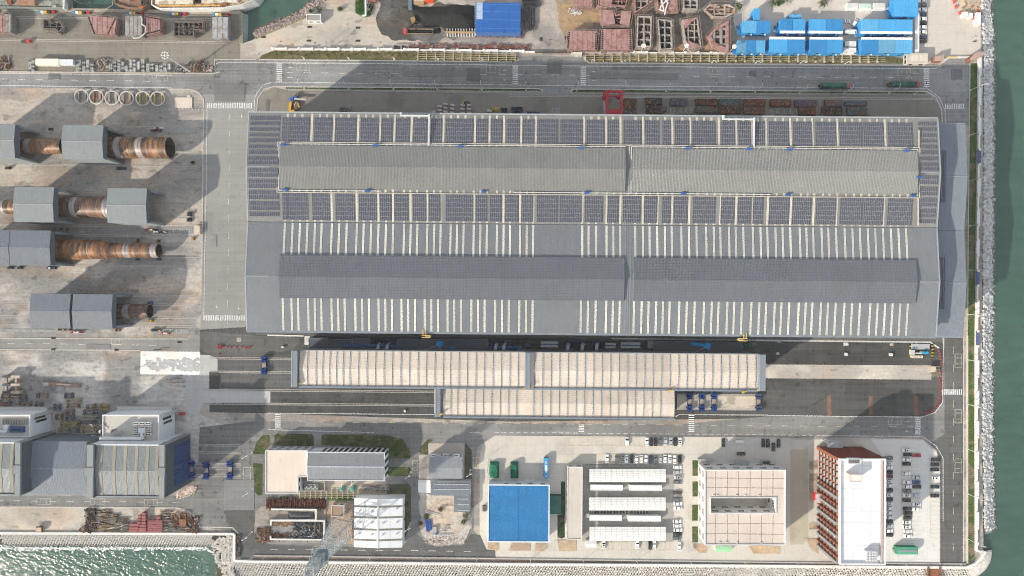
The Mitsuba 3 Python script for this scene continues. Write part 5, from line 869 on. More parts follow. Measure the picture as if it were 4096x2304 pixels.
# blue cabins: corrugated roofs of differing blues, white eaves, end stairs
BL = [(0.06, 0.29, 0.58), (0.08, 0.35, 0.65), (0.05, 0.24, 0.52), (0.12, 0.39, 0.65), (0.14, 0.34, 0.52)]
def cabin(t, u0, v0, u1, v1, label, white=None, z=6.2, n=None, stair=True):
    cx, cy, lx, ly = rect(t, u0, v0, u1, v1, z); k = thing('blue_cabin', label, 'cabin', 'bright blue site cabins'); c, s = math.cos(TH), math.sin(TH); P = lambda x, y: (cx + c * x - s * y, cy + s * x + c * y); g2 = random.Random(int(u0 + v0 * 3))
    m = MB(); m.box(cx, cy, 0, z - .35, lx - .5, ly - .5); part(k, 'wall', m, (0.05, 0.28, 0.58), .1); n = n or max(1, round(lx / 8.4)); y0, y1 = -ly / 2, ly / 2; ws = ly * .17
    if white == 'b': y0 += ws
    if white == 't': y1 -= ws
    for i in range(n):
        m = MB(); q = P(-lx / 2 + lx * (i + .5) / n, (y0 + y1) / 2); m.box(q[0], q[1], z - .3, z + .02 * (i % 2), lx / n - .12, y1 - y0); ns = 8
        for j in range(ns): q2 = P(-lx / 2 + lx * (i + (j + .5) / ns) / n, (y0 + y1) / 2); m.box(q2[0], q2[1], z, z + .1, .14, y1 - y0 - .1)
        part(k, 'roof_panel', m, BL[g2.randrange(5)], .2)
        if white: m = MB(); q = P(-lx / 2 + lx * (i + .5) / n, (y0 - ws / 2) if white == 'b' else (y1 + ws / 2)); m.box(q[0], q[1], z - .55, z - .15, lx / n - .1, ws); part(k, 'awning', m, (0.78, 0.80, 0.80), .1)
        for sg in (-1, 1):
            for fl in (1.0, 4.0): m = MB(); q = P(-lx / 2 + lx * (i + .5) / n, sg * (ly / 2 - .24)); m.box(q[0], q[1], fl, fl + 1.2, 1.6, .1); part(k, 'window', m, None, bsdf='glass')
        q = P(-lx / 2 + lx * (i + .72) / n, -ly / 2 - .1); m = MB(); m.box(q[0], q[1], 3.2, 3.9, .9, .5); part(k, 'air_conditioner', m, (0.65, 0.67, 0.66))
    if stair:
        m = MB(); q = P(-lx / 2 - .9, -ly / 2 + 1.2); m.box(q[0], q[1], 2.9, 3.1, 1.4, 2.2)
        for i in range(8): m.box(q[0], q[1] + 1.2 + i * .45, 2.8 - i * .35, 2.9 - i * .35, 1.2, .4)
        part(k, 'stair', m, (0.04, 0.20, 0.44))
cabin(2, 2430, 85, 2496, 200, 'small upright blue cabin near the palm', n=1, stair=False); cabin(2, 2318, 208, 2604, 330, 'blue cabin left end of the upper row, beside the crescent block', n=2); cabin(2, 2266, 405, 2548, 528, 'leftmost blue cabin of the lower row by the white wall', n=3)
cabin(3, 215, 142, 335, 190, 'little deep-blue cabin behind the upper row', n=1, z=5, stair=False); cabin(3, 125, 190, 376, 332, 'blue cabin with white lower awning, shorter one of the upper row', 'b'); cabin(3, 413, 193, 756, 334, 'blue cabin with white lower awning, middle of the upper row', 'b'); cabin(3, 935, 195, 1456, 338, 'long blue cabin with white awning, right end of the upper row', 'b')
cabin(3, 15, 370, 374, 530, 'blue cabin with white upper awning, left one of three in the lower row', 't'); cabin(3, 422, 372, 754, 532, 'blue cabin with white upper awning, middle of the lower row', 't'); cabin(3, 940, 374, 1455, 533, 'long blue cabin with white upper awning, right end of the lower row', 't'); cabin(3, 1275, -40, 1512, 162, 'blue cabin at the top edge beside the car column', z=7)
for (u0, v0, u1, v1, c, lab) in [(795, 30, 912, 95, (0.55, 0.56, 0.53), 'pale grey container at the top, left of three'), (918, 35, 1040, 97, (0.48, 0.60, 0.53), 'pale green container at the top, middle of three'), (1060, 30, 1180, 95, (0.58, 0.58, 0.54), 'pale grey container at the top, right of three')]:
    k = thing('container', lab, 'container'); cx, cy, lx, ly = rect(3, u0, v0, u1, v1, 2.6); m = MB(); m.box(cx, cy, .1, 2.6, lx, ly); part(k, 'body', m, (0.7, 0.7, 0.68), .1); m = MB(); m.box(cx, cy + .4, 2.6, 2.7, lx * .98, ly * .7); part(k, 'roof', m, c, .3)
for (u0, v0, u1, v1, lab) in [(776, 298, 890, 340, 'white hut between cabins of the upper row'), (776, 415, 886, 465, 'white hut between the long lower cabins, upper of two'), (760, 480, 886, 526, 'white hut between the long lower cabins, lower of two')]: roof_box('white_hut', lab, 'hut', 3, u0, v0, u1, v1, 3.0, (0.7, 0.7, 0.68), (0.70, 0.69, 0.66), par=.2, win=1)
k = thing('long_canopy', 'long narrow white canopy along the parked car column', 'canopy'); cx, cy, lx, ly = rect(3, 1480, 125, 1522, 535, 3.2); m = MB(); m.box(cx, cy, 3.0, 3.2, lx, ly, TH); part(k, 'roof', m, (0.76, 0.78, 0.77), .1)
for i in range(7): m = MB(); m.tube((cx, cy - ly / 2 + ly * (i + .5) / 7, 0), (cx, cy - ly / 2 + ly * (i + .5) / 7, 3), .12, n=6); part(k, 'post', m, (0.6, 0.6, 0.6))
k = roof_box('gatehouse', 'beige flat gatehouse with two sunken roof panels by the east gate', 'gatehouse', 3, 1398, 537, 1606, 640, 4.2, (0.60, 0.55, 0.48), (0.56, 0.50, 0.42), par=.3, win=1)
for (a, b) in ((1432, 1520), (1528, 1598)): m = MB(); cx, cy, lx, ly = rect(3, a, 552, b, 605, 4.3); m.box(cx, cy, 4.1, 4.3, lx, ly); m.box(cx, cy, 4.3, 4.36, lx - .8, ly - .8); part(k, 'roof_panel', m, (0.62, 0.57, 0.49), .2)
for (poly, z, lab) in [([(1680, 572), (1770, 550), (1762, 612), (1682, 612)], 4, 'brick-red gate pillar block left of the barrier'), ([(2090, 530), (2175, 522), (2175, 545), (2120, 585), (2045, 612), (2035, 585)], 5, 'slanting brick-red gate wing by the sea wall')]:
    k = thing('gate_pillar', lab, 'gate pillar'); part(k, 'block', MB().prism(flat_from(3, poly, z), 0, z), (0.26, 0.13, 0.10), .3); part(k, 'coping', MB().prism(Polygon(flat_from(3, poly, z)).buffer(.15, join_style=2), z, z + .15), (0.42, 0.30, 0.25), .2)
k = thing('barrier', 'white and yellow folding barrier across the east gate', 'barrier'); m = MB(); m.tube((*W(3, 1775, 577), 1), (*W(3, 1885, 579), 1), .35); part(k, 'yellow_arm', m, (0.66, 0.50, 0.18)); m = MB(); m.tube((*W(3, 1885, 579), 1), (*W(3, 2045, 576), 1), .3); part(k, 'white_arm', m, (0.75, 0.75, 0.74))
k = thing('safety_fence', 'red plastic safety fence round the sandy pit at the top right', 'fence'); R_path = [(1862, -40), (1870, 40), (1905, 105), (1945, 165), (2020, 182), (2090, 196)]
for a, b in zip(R_path[:-1], R_path[1:]):
    A, Bq = W(3, *a), W(3, *b); n = max(1, int(np.linalg.norm(Bq - A) / 2.1))
    for i in range(n): q = A + (Bq - A) * (i + .5) / n; m = MB(); d = Bq - A; m.box(q[0], q[1], 0, 1.2, 1.9, 1.0, math.atan2(d[1], d[0]), top=.8); part(k, 'panel', m, (0.62, 0.09, 0.08), .15)
lay('sand_pit', [(3, 1880, -100), (1915, 80), (1960, 160), (2090, 180), (2170, 80), (2170, -100)], (0.62, 0.50, 0.33), .5, 'dirt')
scrap('scrap_pile', 3, 1960, 20, 2150, 170, 50, [(0.6, 0.5, 0.38), (0.5, 0.08, 0.06), (0.3, 0.25, 0.2)], 'loose timber and red bits inside the sandy pit', 'scrap', 77, .5, 2.2)
for (u0, v0, u1, v1, lab) in [(1960, 118, 2012, 170, 'open metal crate inside the sandy pit'), (2020, 130, 2062, 182, 'white generator box inside the sandy pit'), (2092, 126, 2142, 250, 'white box hut on the shore above the rocks')]: roof_box('white_box', lab, 'box', 3, u0, v0, u1, v1, 2.5, (0.68, 0.68, 0.67), (0.72, 0.71, 0.69), par=.15)
for i, v in enumerate((375, 418)):
    k = thing('motorbike', f'scooter parked by the shore fence, {"upper" if i == 0 else "lower"} one', 'motorbike'); x, y = W(3, 2080, v, .5); m = MB(); m.box(x, y, .4, .9, 1.6, .4); m.box(x - .3, y, .9, 1.0, .8, .35); m.tube((x + .6, y - .35, 1.05), (x + .6, y + .35, 1.05), .04); part(k, 'body', m, [(0.65, 0.65, 0.65), (0.08, 0.08, 0.08)][i])
    for s in (-.65, .65): m = MB(); m.tube((x + s, y - .06, .3), (x + s, y + .06, .3), .3, n=10); part(k, 'wheel', m, (0.03, 0.03, 0.03))

# ==== verges, walls, pipe racks, lamps ============================================================
def verge(name, lst, dens, label, c=(0.105, 0.11, 0.05), amp=.9, h=.35):
    _, P = lay('verge', lst, c, amp, 'grass'); m = MB(); x0, y0, x1, y1 = P.bounds; n = int(P.area * dens); import shapely
    X, Y = nr.uniform(x0, x1, int(n * (x1 - x0) * (y1 - y0) / P.area)), nr.uniform(y0, y1, int(n * (x1 - x0) * (y1 - y0) / P.area)); ok = shapely.contains_xy(P.buffer(-.2), X, Y); X, Y = X[ok], Y[ok]; N = len(X)
    if N == 0: return
    keepc = meshkit.fbm(np.stack([X / 4, Y / 4, X * 0], -1), 3, 3) > .42; X, Y = X[keepc], Y[keepc]; N = len(X)
    hh = h * nr.uniform(.4, 1.2, N); a = nr.uniform(0, 6.28, N); r = nr.uniform(.1, .3, N); V = []
    for q in range(3): V.append(np.stack([X + r * np.cos(a + q * 2.1), Y + r * np.sin(a + q * 2.1), np.full(N, LAY[0])], -1))
    V.append(np.stack([X + nr.normal(0, .1, N), Y + nr.normal(0, .1, N), hh + LAY[0]], -1)); V = np.concatenate(V); i = np.arange(N)
    m.add(V, np.concatenate([np.stack([i, i + N, i + 3 * N], 1), np.stack([i + N, i + 2 * N, i + 3 * N], 1), np.stack([i + 2 * N, i, i + 3 * N], 1)])); solo('grass', label, 'grass', m, tuple(x * .8 for x in c), .6, 'grass', kind='stuff')
OLIVE, DARKG, LUSH = (0.115, 0.11, 0.052), (0.065, 0.085, 0.04), (0.075, 0.115, 0.035)
verge('v', [(1, 30, 595), (60, 555), (170, 512), (1800, 520), (2, 60, 560), (40, 620), (20, 620), (1, 1300, 604)], .8, 'olive grass along the left part of the north wall', OLIVE)
verge('v', [(2, 745, 560), (3, 1000, 552), (1230, 560), (1390, 600), (1390, 640), (3, 0, 643), (2, 1600, 630), (780, 625)], .8, 'olive grass along the right part of the north wall', (0.125, 0.115, 0.055)); verge('v', [(1, 300, 880), (2576, 892), (2, 0, 892), (290, 900), (290, 915), (2, 0, 915), (1, 300, 897)], .8, 'dark grass strip with left of the hall entrance, beside the north road', DARKG, .5)
verge('v', [(2, 615, 905), (3, 0, 918), (1560, 925), (1600, 945), (3, 0, 940), (2, 610, 928)], .8, 'dark grass strip beside the north road right of the hall entrance', DARKG, .5); verge('v', [(3, 2034, 640), (2105, 635), (2103, 1449), (13, 2092, 700), (23, 2080, 200), (2068, 700), (33, 2078, 1180), (2080, 1250), (2010, 1320), (33, 2007, 20), (23, 2006, 400), (13, 2015, 400)], .6, 'long grass strip between the east road and the sea wall', LUSH, .9)
# wall builder: low base with raised panels and piers
def wall(label, t_pts, every, c=(0.74, 0.73, 0.70), h=1.9, w=.5, panel=None, pl=8.0, first=0):
    k = thing('boundary_wall', label, 'wall'); L = LineString(pts(t_pts)); part(k, 'base', MB().prism(L.buffer(w / 2, cap_style=2, join_style=2), 0, h - .4), c, .15); n = int(L.length / every)
    for i in range(n + 1):
        d = first + i * every
        if d > L.length: break
        p, q = L.interpolate(d), L.interpolate(min(d + .5, L.length)); a = math.atan2(q.y - p.y, q.x - p.x) if q.distance(p) > .01 else TH; m = MB(); m.box(p.x, p.y, 0, h + .2, 1.0, 1.0, a); m.box(p.x, p.y, h + .2, h + .32, 1.25, 1.25, a); part(k, 'pier', m, c, .1)
        if panel and i % 2 == 0 and d + pl < L.length: q = L.interpolate(d + pl / 2); m = MB(); m.box(q.x, q.y, h - .4, h, pl, w * 1.9, a); part(k, 'panel', m, panel if not callable(panel) else panel(i), .12)
wall('white pier-and-panel wall along the left half of the north strip', [(1, 178, 500), (1300, 505), (2576, 520), (2, 228, 528)], 7.15, panel=(0.76, 0.75, 0.72), pl=7.1); wall('white pier-and-panel wall along the right half of the north strip', [(2, 708, 533), (1600, 538), (3, 0, 546), (1395, 553)], 6.95, panel=(0.72, 0.69, 0.64), pl=7.0)
wall('long white sea wall with panels along the right shore', [(3, 2112, 600), (2108, 1440), (13, 2104, 200), (2092, 1000), (23, 2090, 20), (33, 2086, 400), (2086, 1185), (2140, 1200)], 8.2, panel=lambda i: (0.10, 0.13, 0.28) if i in (6, 14, 18) else (0.70, 0.72, 0.73), pl=7.5, w=.9)
k = thing('wave_wall', 'white concrete wave wall along the bottom left sea edge', 'wall'); L = LineString(pts([(30, -800, 1010), (0, 1012), (2350, 1022), (2364, 1035), (2362, 1290), (31, 0, 1300), (32, 0, 1325), (33, 0, 1342), (1990, 1358), (2080, 1320), (2150, 1240), (2175, 1195)])); part(k, 'parapet', MB().prism(L.buffer(.65, cap_style=2, join_style=2), -3, 1.1), (0.70, 0.69, 0.66), .2, 'asphalt')
k = thing('kerb_wall', 'low grey retaining wall behind the bottom armour slope', 'wall'); L = LineString(pts([(31, -20, 1240), (32, 0, 1272), (33, 0, 1308), (1990, 1325)])); part(k, 'coping', MB().prism(L.buffer(.3, cap_style=2), 0, .6), (0.42, 0.40, 0.38), .3, 'asphalt')
def pipe_rack(label, t0, u0, v0, t1, u1, v1, step):
    k = thing('pipe_rack', label, 'pipe rack'); a, b = W(t0, u0, v0, 1.5), W(t1, u1, v1, 1.5); d = b - a; L = np.linalg.norm(d); d /= L; nn = np.array([-d[1], d[0]])
    for o, c in ((-1.6, (0.50, 0.42, 0.25)), (-.6, (0.52, 0.47, 0.34)), (.5, (0.48, 0.39, 0.22)), (1.6, (0.33, 0.32, 0.29))): part(k, 'pipe', MB().tube((*(a + nn * o), 1.6), (*(b + nn * o), 1.6), .13, n=6), c, .2)
    for i in range(int(L / step) + 1): q = a + d * min(i * step, L); m = MB(); m.box(q[0], q[1], 0, 1.4, .35, 4.2); m.box(q[0] - nn[0] * 2, q[1] - nn[1] * 2, 0, 2.1, .5, .5); part(k, 'support', m, (0.50, 0.46, 0.40), .2)
pipe_rack('yellow pipe rack in the grass left of the yard gate', 1, 1628, 558, 2, 60, 570, 4.8); pipe_rack('yellow pipe rack in the grass right of the yard gate', 2, 742, 570, 3, 1180, 587, 4.8)
def lamp(t, u, v, label, group, hgt=11.5, arm=(0, 2.6), head='cobra', c=(0.66, 0.67, 0.67), r=.15):
    b = W(t, u, v); k = thing('street_lamp', label, 'street lamp', group); part(k, 'pole', MB().tube((*b, 0), (*b, hgt), r * 1.3, r * .8, n=6), c, .05); m = MB(); m.box(b[0], b[1], 0, .35, .9, .9); part(k, 'footing', m, (0.5, 0.49, 0.46))
    e = b + np.array(arm); m = MB(); m.tube((*b, hgt), (*e, hgt + .4), r * .8, n=5)
    if head == 'twin': m.tube((*b, hgt), (*(b - np.array(arm)), hgt + .4), r * .8, n=5)
    part(k, 'arm', m, c, .05); d = math.atan2(arm[1], arm[0])
    for s in ((1,) if head != 'twin' else (1, -1)): q = b + np.array(arm) * s; m = MB(); m.box(q[0], q[1], hgt + .3, hgt + .5, 1.1, .4, d); part(k, 'lamp_head', m, (0.07, 0.075, 0.08) if head == 'cobra' else (0.55, 0.56, 0.56))
for i, (t, u, v) in enumerate([(1, 487, 890), (1, 933, 895), (1, 1383, 897), (1, 1826, 902), (1, 2270, 907), (2, 140, 912), (2, 655, 912), (2, 1110, 908), (2, 1550, 920), (2, 1997, 924), (2, 2445, 929), (3, 315, 940), (3, 762, 940), (3, 1215, 938), (3, 1470, 946)]): lamp(t, u, v, f'white street lamp on the verge between north road and hall, {nth(i)} from the left', 'lamps on the verge below the north road')
for i, (t, u, v) in enumerate([(1, 20, 550), (1, 487, 592), (1, 937, 597), (1, 1393, 602), (1, 1828, 606), (1, 2272, 612), (2, 803, 622), (2, 1108, 624), (2, 1562, 626), (2, 2010, 632), (2, 2450, 637), (3, 325, 638), (3, 775, 642)]): lamp(t, u, v, f'short pale lamp on the grass above the north road, {nth(i)} from the left', 'short lamps above the north road', 4.5, (.9, -.9), 'plain', (0.62, 0.62, 0.6))
for i, (t, u, v) in enumerate([(3, 2034, 908), (3, 2025, 1362), (13, 2020, 370), (13, 2027, 822), (13, 2015, 1270), (23, 2010, 265), (23, 2005, 720), (23, 2005, 1168), (33, 2008, 172), (33, 2008, 620), (33, 2005, 1070)]): lamp(t, u, v, f'white street lamp leaning over the east verge, {nth(i)} from the top', 'lamps along the east verge', 12, (1.6, 0), 'plain')
for i, (t, u, v) in enumerate([(31, 100, 1245), (31, 625, 1255), (31, 1152, 1262), (31, 1685, 1265), (31, 2222, 1272), (32, 185, 1280), (32, 717, 1283), (32, 1253, 1290), (32, 1793, 1297), (32, 2335, 1305), (33, 292, 1315), (33, 850, 1328), (33, 1385, 1330), (33, 1940, 1340)]): lamp(t, u, v, f'slim lamp on the bottom sea wall, {nth(i)} from the left', 'lamps along the bottom sea wall', 10, (0, -1.6), 'plain', r=.12)
for t, u, v, lab in [(30, 2538, 205, 'twin-headed lamp beside the lawn left of the black-and-white building'), (30, 2546, 572, 'twin-headed lamp at the lower left lawn corner'), (30, 2538, 1005, 'twin-headed lamp by the charcoal storage bays'), (0, 2572, 1130, 'twin-headed lamp at the top left corner of the great hall'), (31, 1560, 400, 'twin-headed lamp on the lawn right of the striped building'), (31, 1557, 915, 'twin-headed lamp beside the white-roofed store'), (31, 2160, 380, 'twin-headed lamp right of the small grey building'), (33, 545, 80, 'twin-headed lamp above the red-brick block')]: lamp(t, u, v, lab, None, 10.5, (1.1, .6), 'twin')
for t, u, v, lab in [(2, 1295, 522, 'mushroom-headed yard lamp below the rust-floored block'), (2, 1717, 522, 'mushroom-headed yard lamp below the slanting block'), (2, 2184, 530, 'mushroom-headed yard lamp beside the lowest left blue cabin'), (1, 315, 480, 'slim lamp pole at the left end of the north wall'), (1, 652, 495, 'slim upright pole on the north wall near the guard hut'), (1, 757, 487, 'slim lamp pole right of the upright one on the north wall'), (1, 1293, 488, 'slim lamp pole beside the two skips')]:
    b = W(t, u, v); k = thing('yard_lamp', lab, 'lamp'); hz = 10; part(k, 'pole', MB().tube((*b, 0), (*b, hz), .2, .13, n=6), (0.7, 0.68, 0.65), .05); m = MB(); (m.tube((*b, hz), (*b, hz + .3), 1.3, 1.1, n=12) if t == 2 else m.box(b[0], b[1], hz, hz + .3, .7, .5)); part(k, 'lamp_head', m, (0.66, 0.64, 0.6) if t == 2 else (0.06, 0.06, 0.06))
# ==== north yard between road and hall ===========================================================
def stack(name, t, u0, v0, u1, v1, hgt, c, label, cat, group=None, strips=4, lean=0, dunn=True):
    cx, cy, lx, ly = rect(t, u0, v0, u1, v1, hgt); k = thing(name, label, cat, group); g2 = random.Random(int(u0 * 3 + v0)); nl = max(2, int(hgt / .45))
    for i in range(nl): m = MB(); m.box(cx + (g2.random() - .5) * .35, cy + (g2.random() - .5) * .2, .25 + (hgt - .25) * i / nl, .25 + (hgt - .25) * (i + .86) / nl, lx * (.94 + .06 * g2.random()), ly * (.95 + .05 * g2.random())); part(k, 'sheet', m, tuple(x * (.8 + .35 * g2.random()) for x in c), .8, 'rust')
    m = MB()
    for i in range(strips * 2): m.box(cx + lx * (-.42 + .84 * g2.random()), cy + ly * (.22 if i % 2 else -.22) + (g2.random() - .5) * .5, hgt - .06, hgt + .1, .14, ly * .22, TH + (g2.random() - .5) * .7)
    part(k, 'timber', m, (0.36, 0.32, 0.26), .4, kind='stuff')
    if dunn: m = MB(); [m.box(cx + lx * f, cy, 0, .25, .3, ly * 1.12) for f in (-.38, -.12, .12, .38)]; part(k, 'bearer', m, (0.15, 0.13, 0.11))
PL = [(0.09, 0.055, 0.04), (0.10, 0.10, 0.11), (0.075, 0.06, 0.05), (0.13, 0.07, 0.045), (0.09, 0.10, 0.125)]
for i, (t, a, b, c_, d, q, wd) in enumerate([(2, 1120, 995, 1252, 1105, 2, 'dark'), (2, 1118, 1108, 1250, 1145, 1, 'grey'), (2, 1340, 982, 1514, 1052, 2, 'brown'), (2, 1350, 1062, 1518, 1135, 2, 'brown'), (2, 1592, 985, 1768, 1062, 1, 'dark'), (2, 1845, 990, 2070, 1060, 0, 'brown'), (2, 1845, 1080, 2065, 1132, 1, 'grey'), (2, 2082, 990, 2310, 1063, 4, 'blue-grey'), (2, 2080, 1068, 2310, 1142, 0, 'brown'), (2, 2332, 1000, 2558, 1066, 3, 'rusty'), (2, 2330, 1075, 2550, 1148, 3, 'rusty'), (3, 25, 998, 238, 1070, 3, 'rusty'),
        (3, 272, 1005, 497, 1072, 1, 'grey'), (3, 312, 1078, 485, 1157, 0, 'brown'), (3, 576, 1000, 748, 1070, 1, 'grey-black'), (3, 545, 1078, 752, 1157, 0, 'brown'), (3, 778, 1016, 998, 1063, 4, 'blue-grey'), (3, 800, 1078, 1006, 1155, 4, 'blue-grey'), (2, 1632, 1145, 1838, 1180, 4, 'blue-grey'), (2, 1918, 1150, 2055, 1182, 1, 'grey'), (3, 78, 1152, 238, 1180, 0, 'brown'), (3, 625, 1170, 800, 1195, 0, 'brown'), (3, 885, 1160, 1040, 1190, 3, 'rusty'), (2, 1518, 1072, 1560, 1118, 4, 'blue-grey')]):
    row = 'upper row' if b < 1050 and t else 'lower row' if b < 1140 else 'row under the eave'
    stack('plate_stack', t, a, b, c_, d, 1.9, PL[q], f'{wd} steel plate stack in the {row}, {nth(i)} counted along the yard', 'steel plates', 'steel plate stacks right of the red gantry')
for i, (t, u, v) in enumerate([(2, 1595, 1110), (2, 1633, 1110), (2, 1690, 1110), (2, 1745, 1110), (2, 1800, 1110), (3, 25, 1120), (3, 88, 1120), (3, 160, 1120), (3, 224, 1120), (3, 286, 1120), (3, 520, 1040), (3, 520, 1125)]): m = MB(); q = W(t, u, v); m.box(q[0], q[1], 0, .5, .55, 2.6); solo('bearer_beam', f'pale empty bearer beam between plate stacks, {nth(i)} from the left', 'beam', m, (0.36, 0.34, 0.32), .3, group='empty bearer beams in the north yard')
# red gantry
k = thing('gantry_crane', 'red portal gantry crane straddling the plate yard beside the hall', 'crane'); GR = (0.42, 0.055, 0.065); z = 11.0
def bar_px(m, t, u0, v0, u1, v1, z0, z1): cx, cy, lx, ly = rect(t, u0, v0, u1, v1, z1); m.box(cx, cy, z0, z1, lx, ly)
for nm, q in (('girder', (945, 908, 972, 1165)), ('girder', (1088, 908, 1117, 1165)), ('cross_beam', (972, 908, 1088, 930)), ('cross_beam', (972, 958, 1088, 972)), ('trolley_deck', (972, 1098, 1088, 1165))): m = MB(); bar_px(m, 2, *q, z - 1.4 + (.2 if nm != 'girder' else 0), z - (.1 if nm != 'girder' else 0)); part(k, nm, m, GR, .15)
for u in (955, 1102):
    for v in (930, 1150): q = W(2, u, v, z); m = MB(); m.box(q[0], q[1], 0.8, z - 1.4, .9, .9); part(k, 'leg', m, GR, .15); m = MB(); m.box(q[0], q[1], 0, .9, 2.6, .8); part(k, 'bogie', m, (0.2, 0.03, 0.03))
m = MB()
for i in range(9): q = W(2, 932, 930 + i * 26, 6); m.box(q[0], q[1], .5 + i * .9, .7 + i * .9, 1.2, 1.0)
part(k, 'stair', m, (0.5, 0.42, 0.4)); m = MB(); bar_px(m, 2, 918, 922, 940, 1000, 5, 8); part(k, 'operator_cab', m, (0.45, 0.06, 0.05))
# striped segments, bogies, forklift plant left of the gantry
for ci, (u, v0, v1, sh) in enumerate([(1787, 1112, 1150, -6), (1848, 1060, 1150, 6), (1905, 1038, 1150, 8), (1975, 1048, 1150, 6), (2080, 1050, 1150, 6), (2145, 1048, 1150, 4)]):
    n = int((v1 - v0) / 19)
    for j in range(n): m = MB(); q = W(1, u, v0 + 9 + j * 19, 1.5); m.box(q[0] - .6, q[1] + sh * .03, .2, 1.5, 1.25, 1.05, TH - .18); m.box(q[0] + .55, q[1], .2, 1.45, 1.25, 1.05, TH + .12); solo('curved_segment', f'{"dark red" if j % 2 else "pale grey"} curved segment, stack {nth(ci)} from the left, {nth(j)} from its top', 'segment', m, (0.20, 0.10, 0.10) if j % 2 else (0.42, 0.41, 0.41), .25, group='curved segments stacked beside the hall eave')
for (t, u, v, L, wd, cols, lab) in [(1, 2110, 1035, 4, 1.6, [K_, (0.4, 0.38, 0.1), K_], 'black and yellow trailer above the curved segments'), (1, 2410, 1100, 4, 2.2, [Y_, (0.42, 0.30, 0.06), Y_], 'yellow loader beside the curved segments'), (1, 2495, 1120, 3, 4, [K_, K_, K_], 'black counterweight behind the yellow loader'), (1, 2350, 1115, 2.4, 1.2, [W_, W_], 'white pipe pair left of the yellow loader'), (2, 50, 1115, 6, 4.5, [(0.03, 0.04, 0.06), (0.06, 0.07, 0.10), K_, (0.03, 0.04, 0.06)], 'dark blue bogie frames on the north yard'), (2, 212, 1140, 7, 2, [(0.04, 0.06, 0.14), (0.05, 0.08, 0.18), (0.04, 0.06, 0.14)], 'dark blue bins under the hall eave'), (1, 885, 1110, 5.5, 3.4, [(0.16, 0.15, 0.13), (0.2, 0.19, 0.17), (0.12, 0.11, 0.10), (0.25, 0.24, 0.22)], 'grey square frames stacked under the hall eave'), (1, 930, 1080, 2.4, 2.2, [(0.34, 0.33, 0.31), (0.28, 0.27, 0.25)], 'pale grey block beside the square frames')]: plant_cart('yard_machine', t, u, v, L, wd, TH, cols, lab, 'machine')
m = MB(); [bar_px(m, 2, 400 + 17 * i, 1085, 411 + 17 * i, 1165, .1, .5) for i in range(5)]; solo('timber_raft', 'pale slatted raft lying by the hall eave left of the gantry', 'raft', m, (0.36, 0.36, 0.35), .3)
k = thing('reach_stacker', 'yellow machine with blue cabs and grey boom parked at the hall corner', 'machine'); x, y = W(1, 385, 1050, 1.5)
m = MB(); m.box(x - 2.0, y - 1.2, .6, 2.4, 1.2, 4.6, TH - .12); m.box(x - 1.2, y - 3.6, .6, 2.0, 2.6, 1.0); part(k, 'frame', m, (0.66, 0.36, 0.03), .15); m = MB(); m.box(x + 2.2, y - .3, .5, 1.9, .8, 3.0, .3); part(k, 'fork_frame', m, (0.48, 0.30, 0.08)); m = MB(); m.box(x - 1.3, y + 3, .8, 2.5, 1.8, 1.6); m.box(x + 1.0, y + 3.6, .8, 2.4, 1.4, 1.2); part(k, 'cab', m, (0.05, 0.12, 0.42), .2); m = MB(); m.box(x + 3.6, y + 2.5, 2.2, 3.0, 6.4, .8, TH - .06); part(k, 'boom', m, (0.42, 0.40, 0.38)); m = MB(); m.box(x + .4, y - .6, .4, 1.4, 2.6, 4.6); m.box(x + 1.6, y + 5.2, .5, 1.6, 1.2, 2.2); part(k, 'chassis', m, (0.14, 0.12, 0.11), .4, 'rust'); m = MB(); m.path([(x, y - 1, 1.6), (x + 1.2, y + .8, 2.6), (x + 2, y + .2, 1.8)], .15, 5); part(k, 'hose', m, (0.5, 0.5, 0.5))

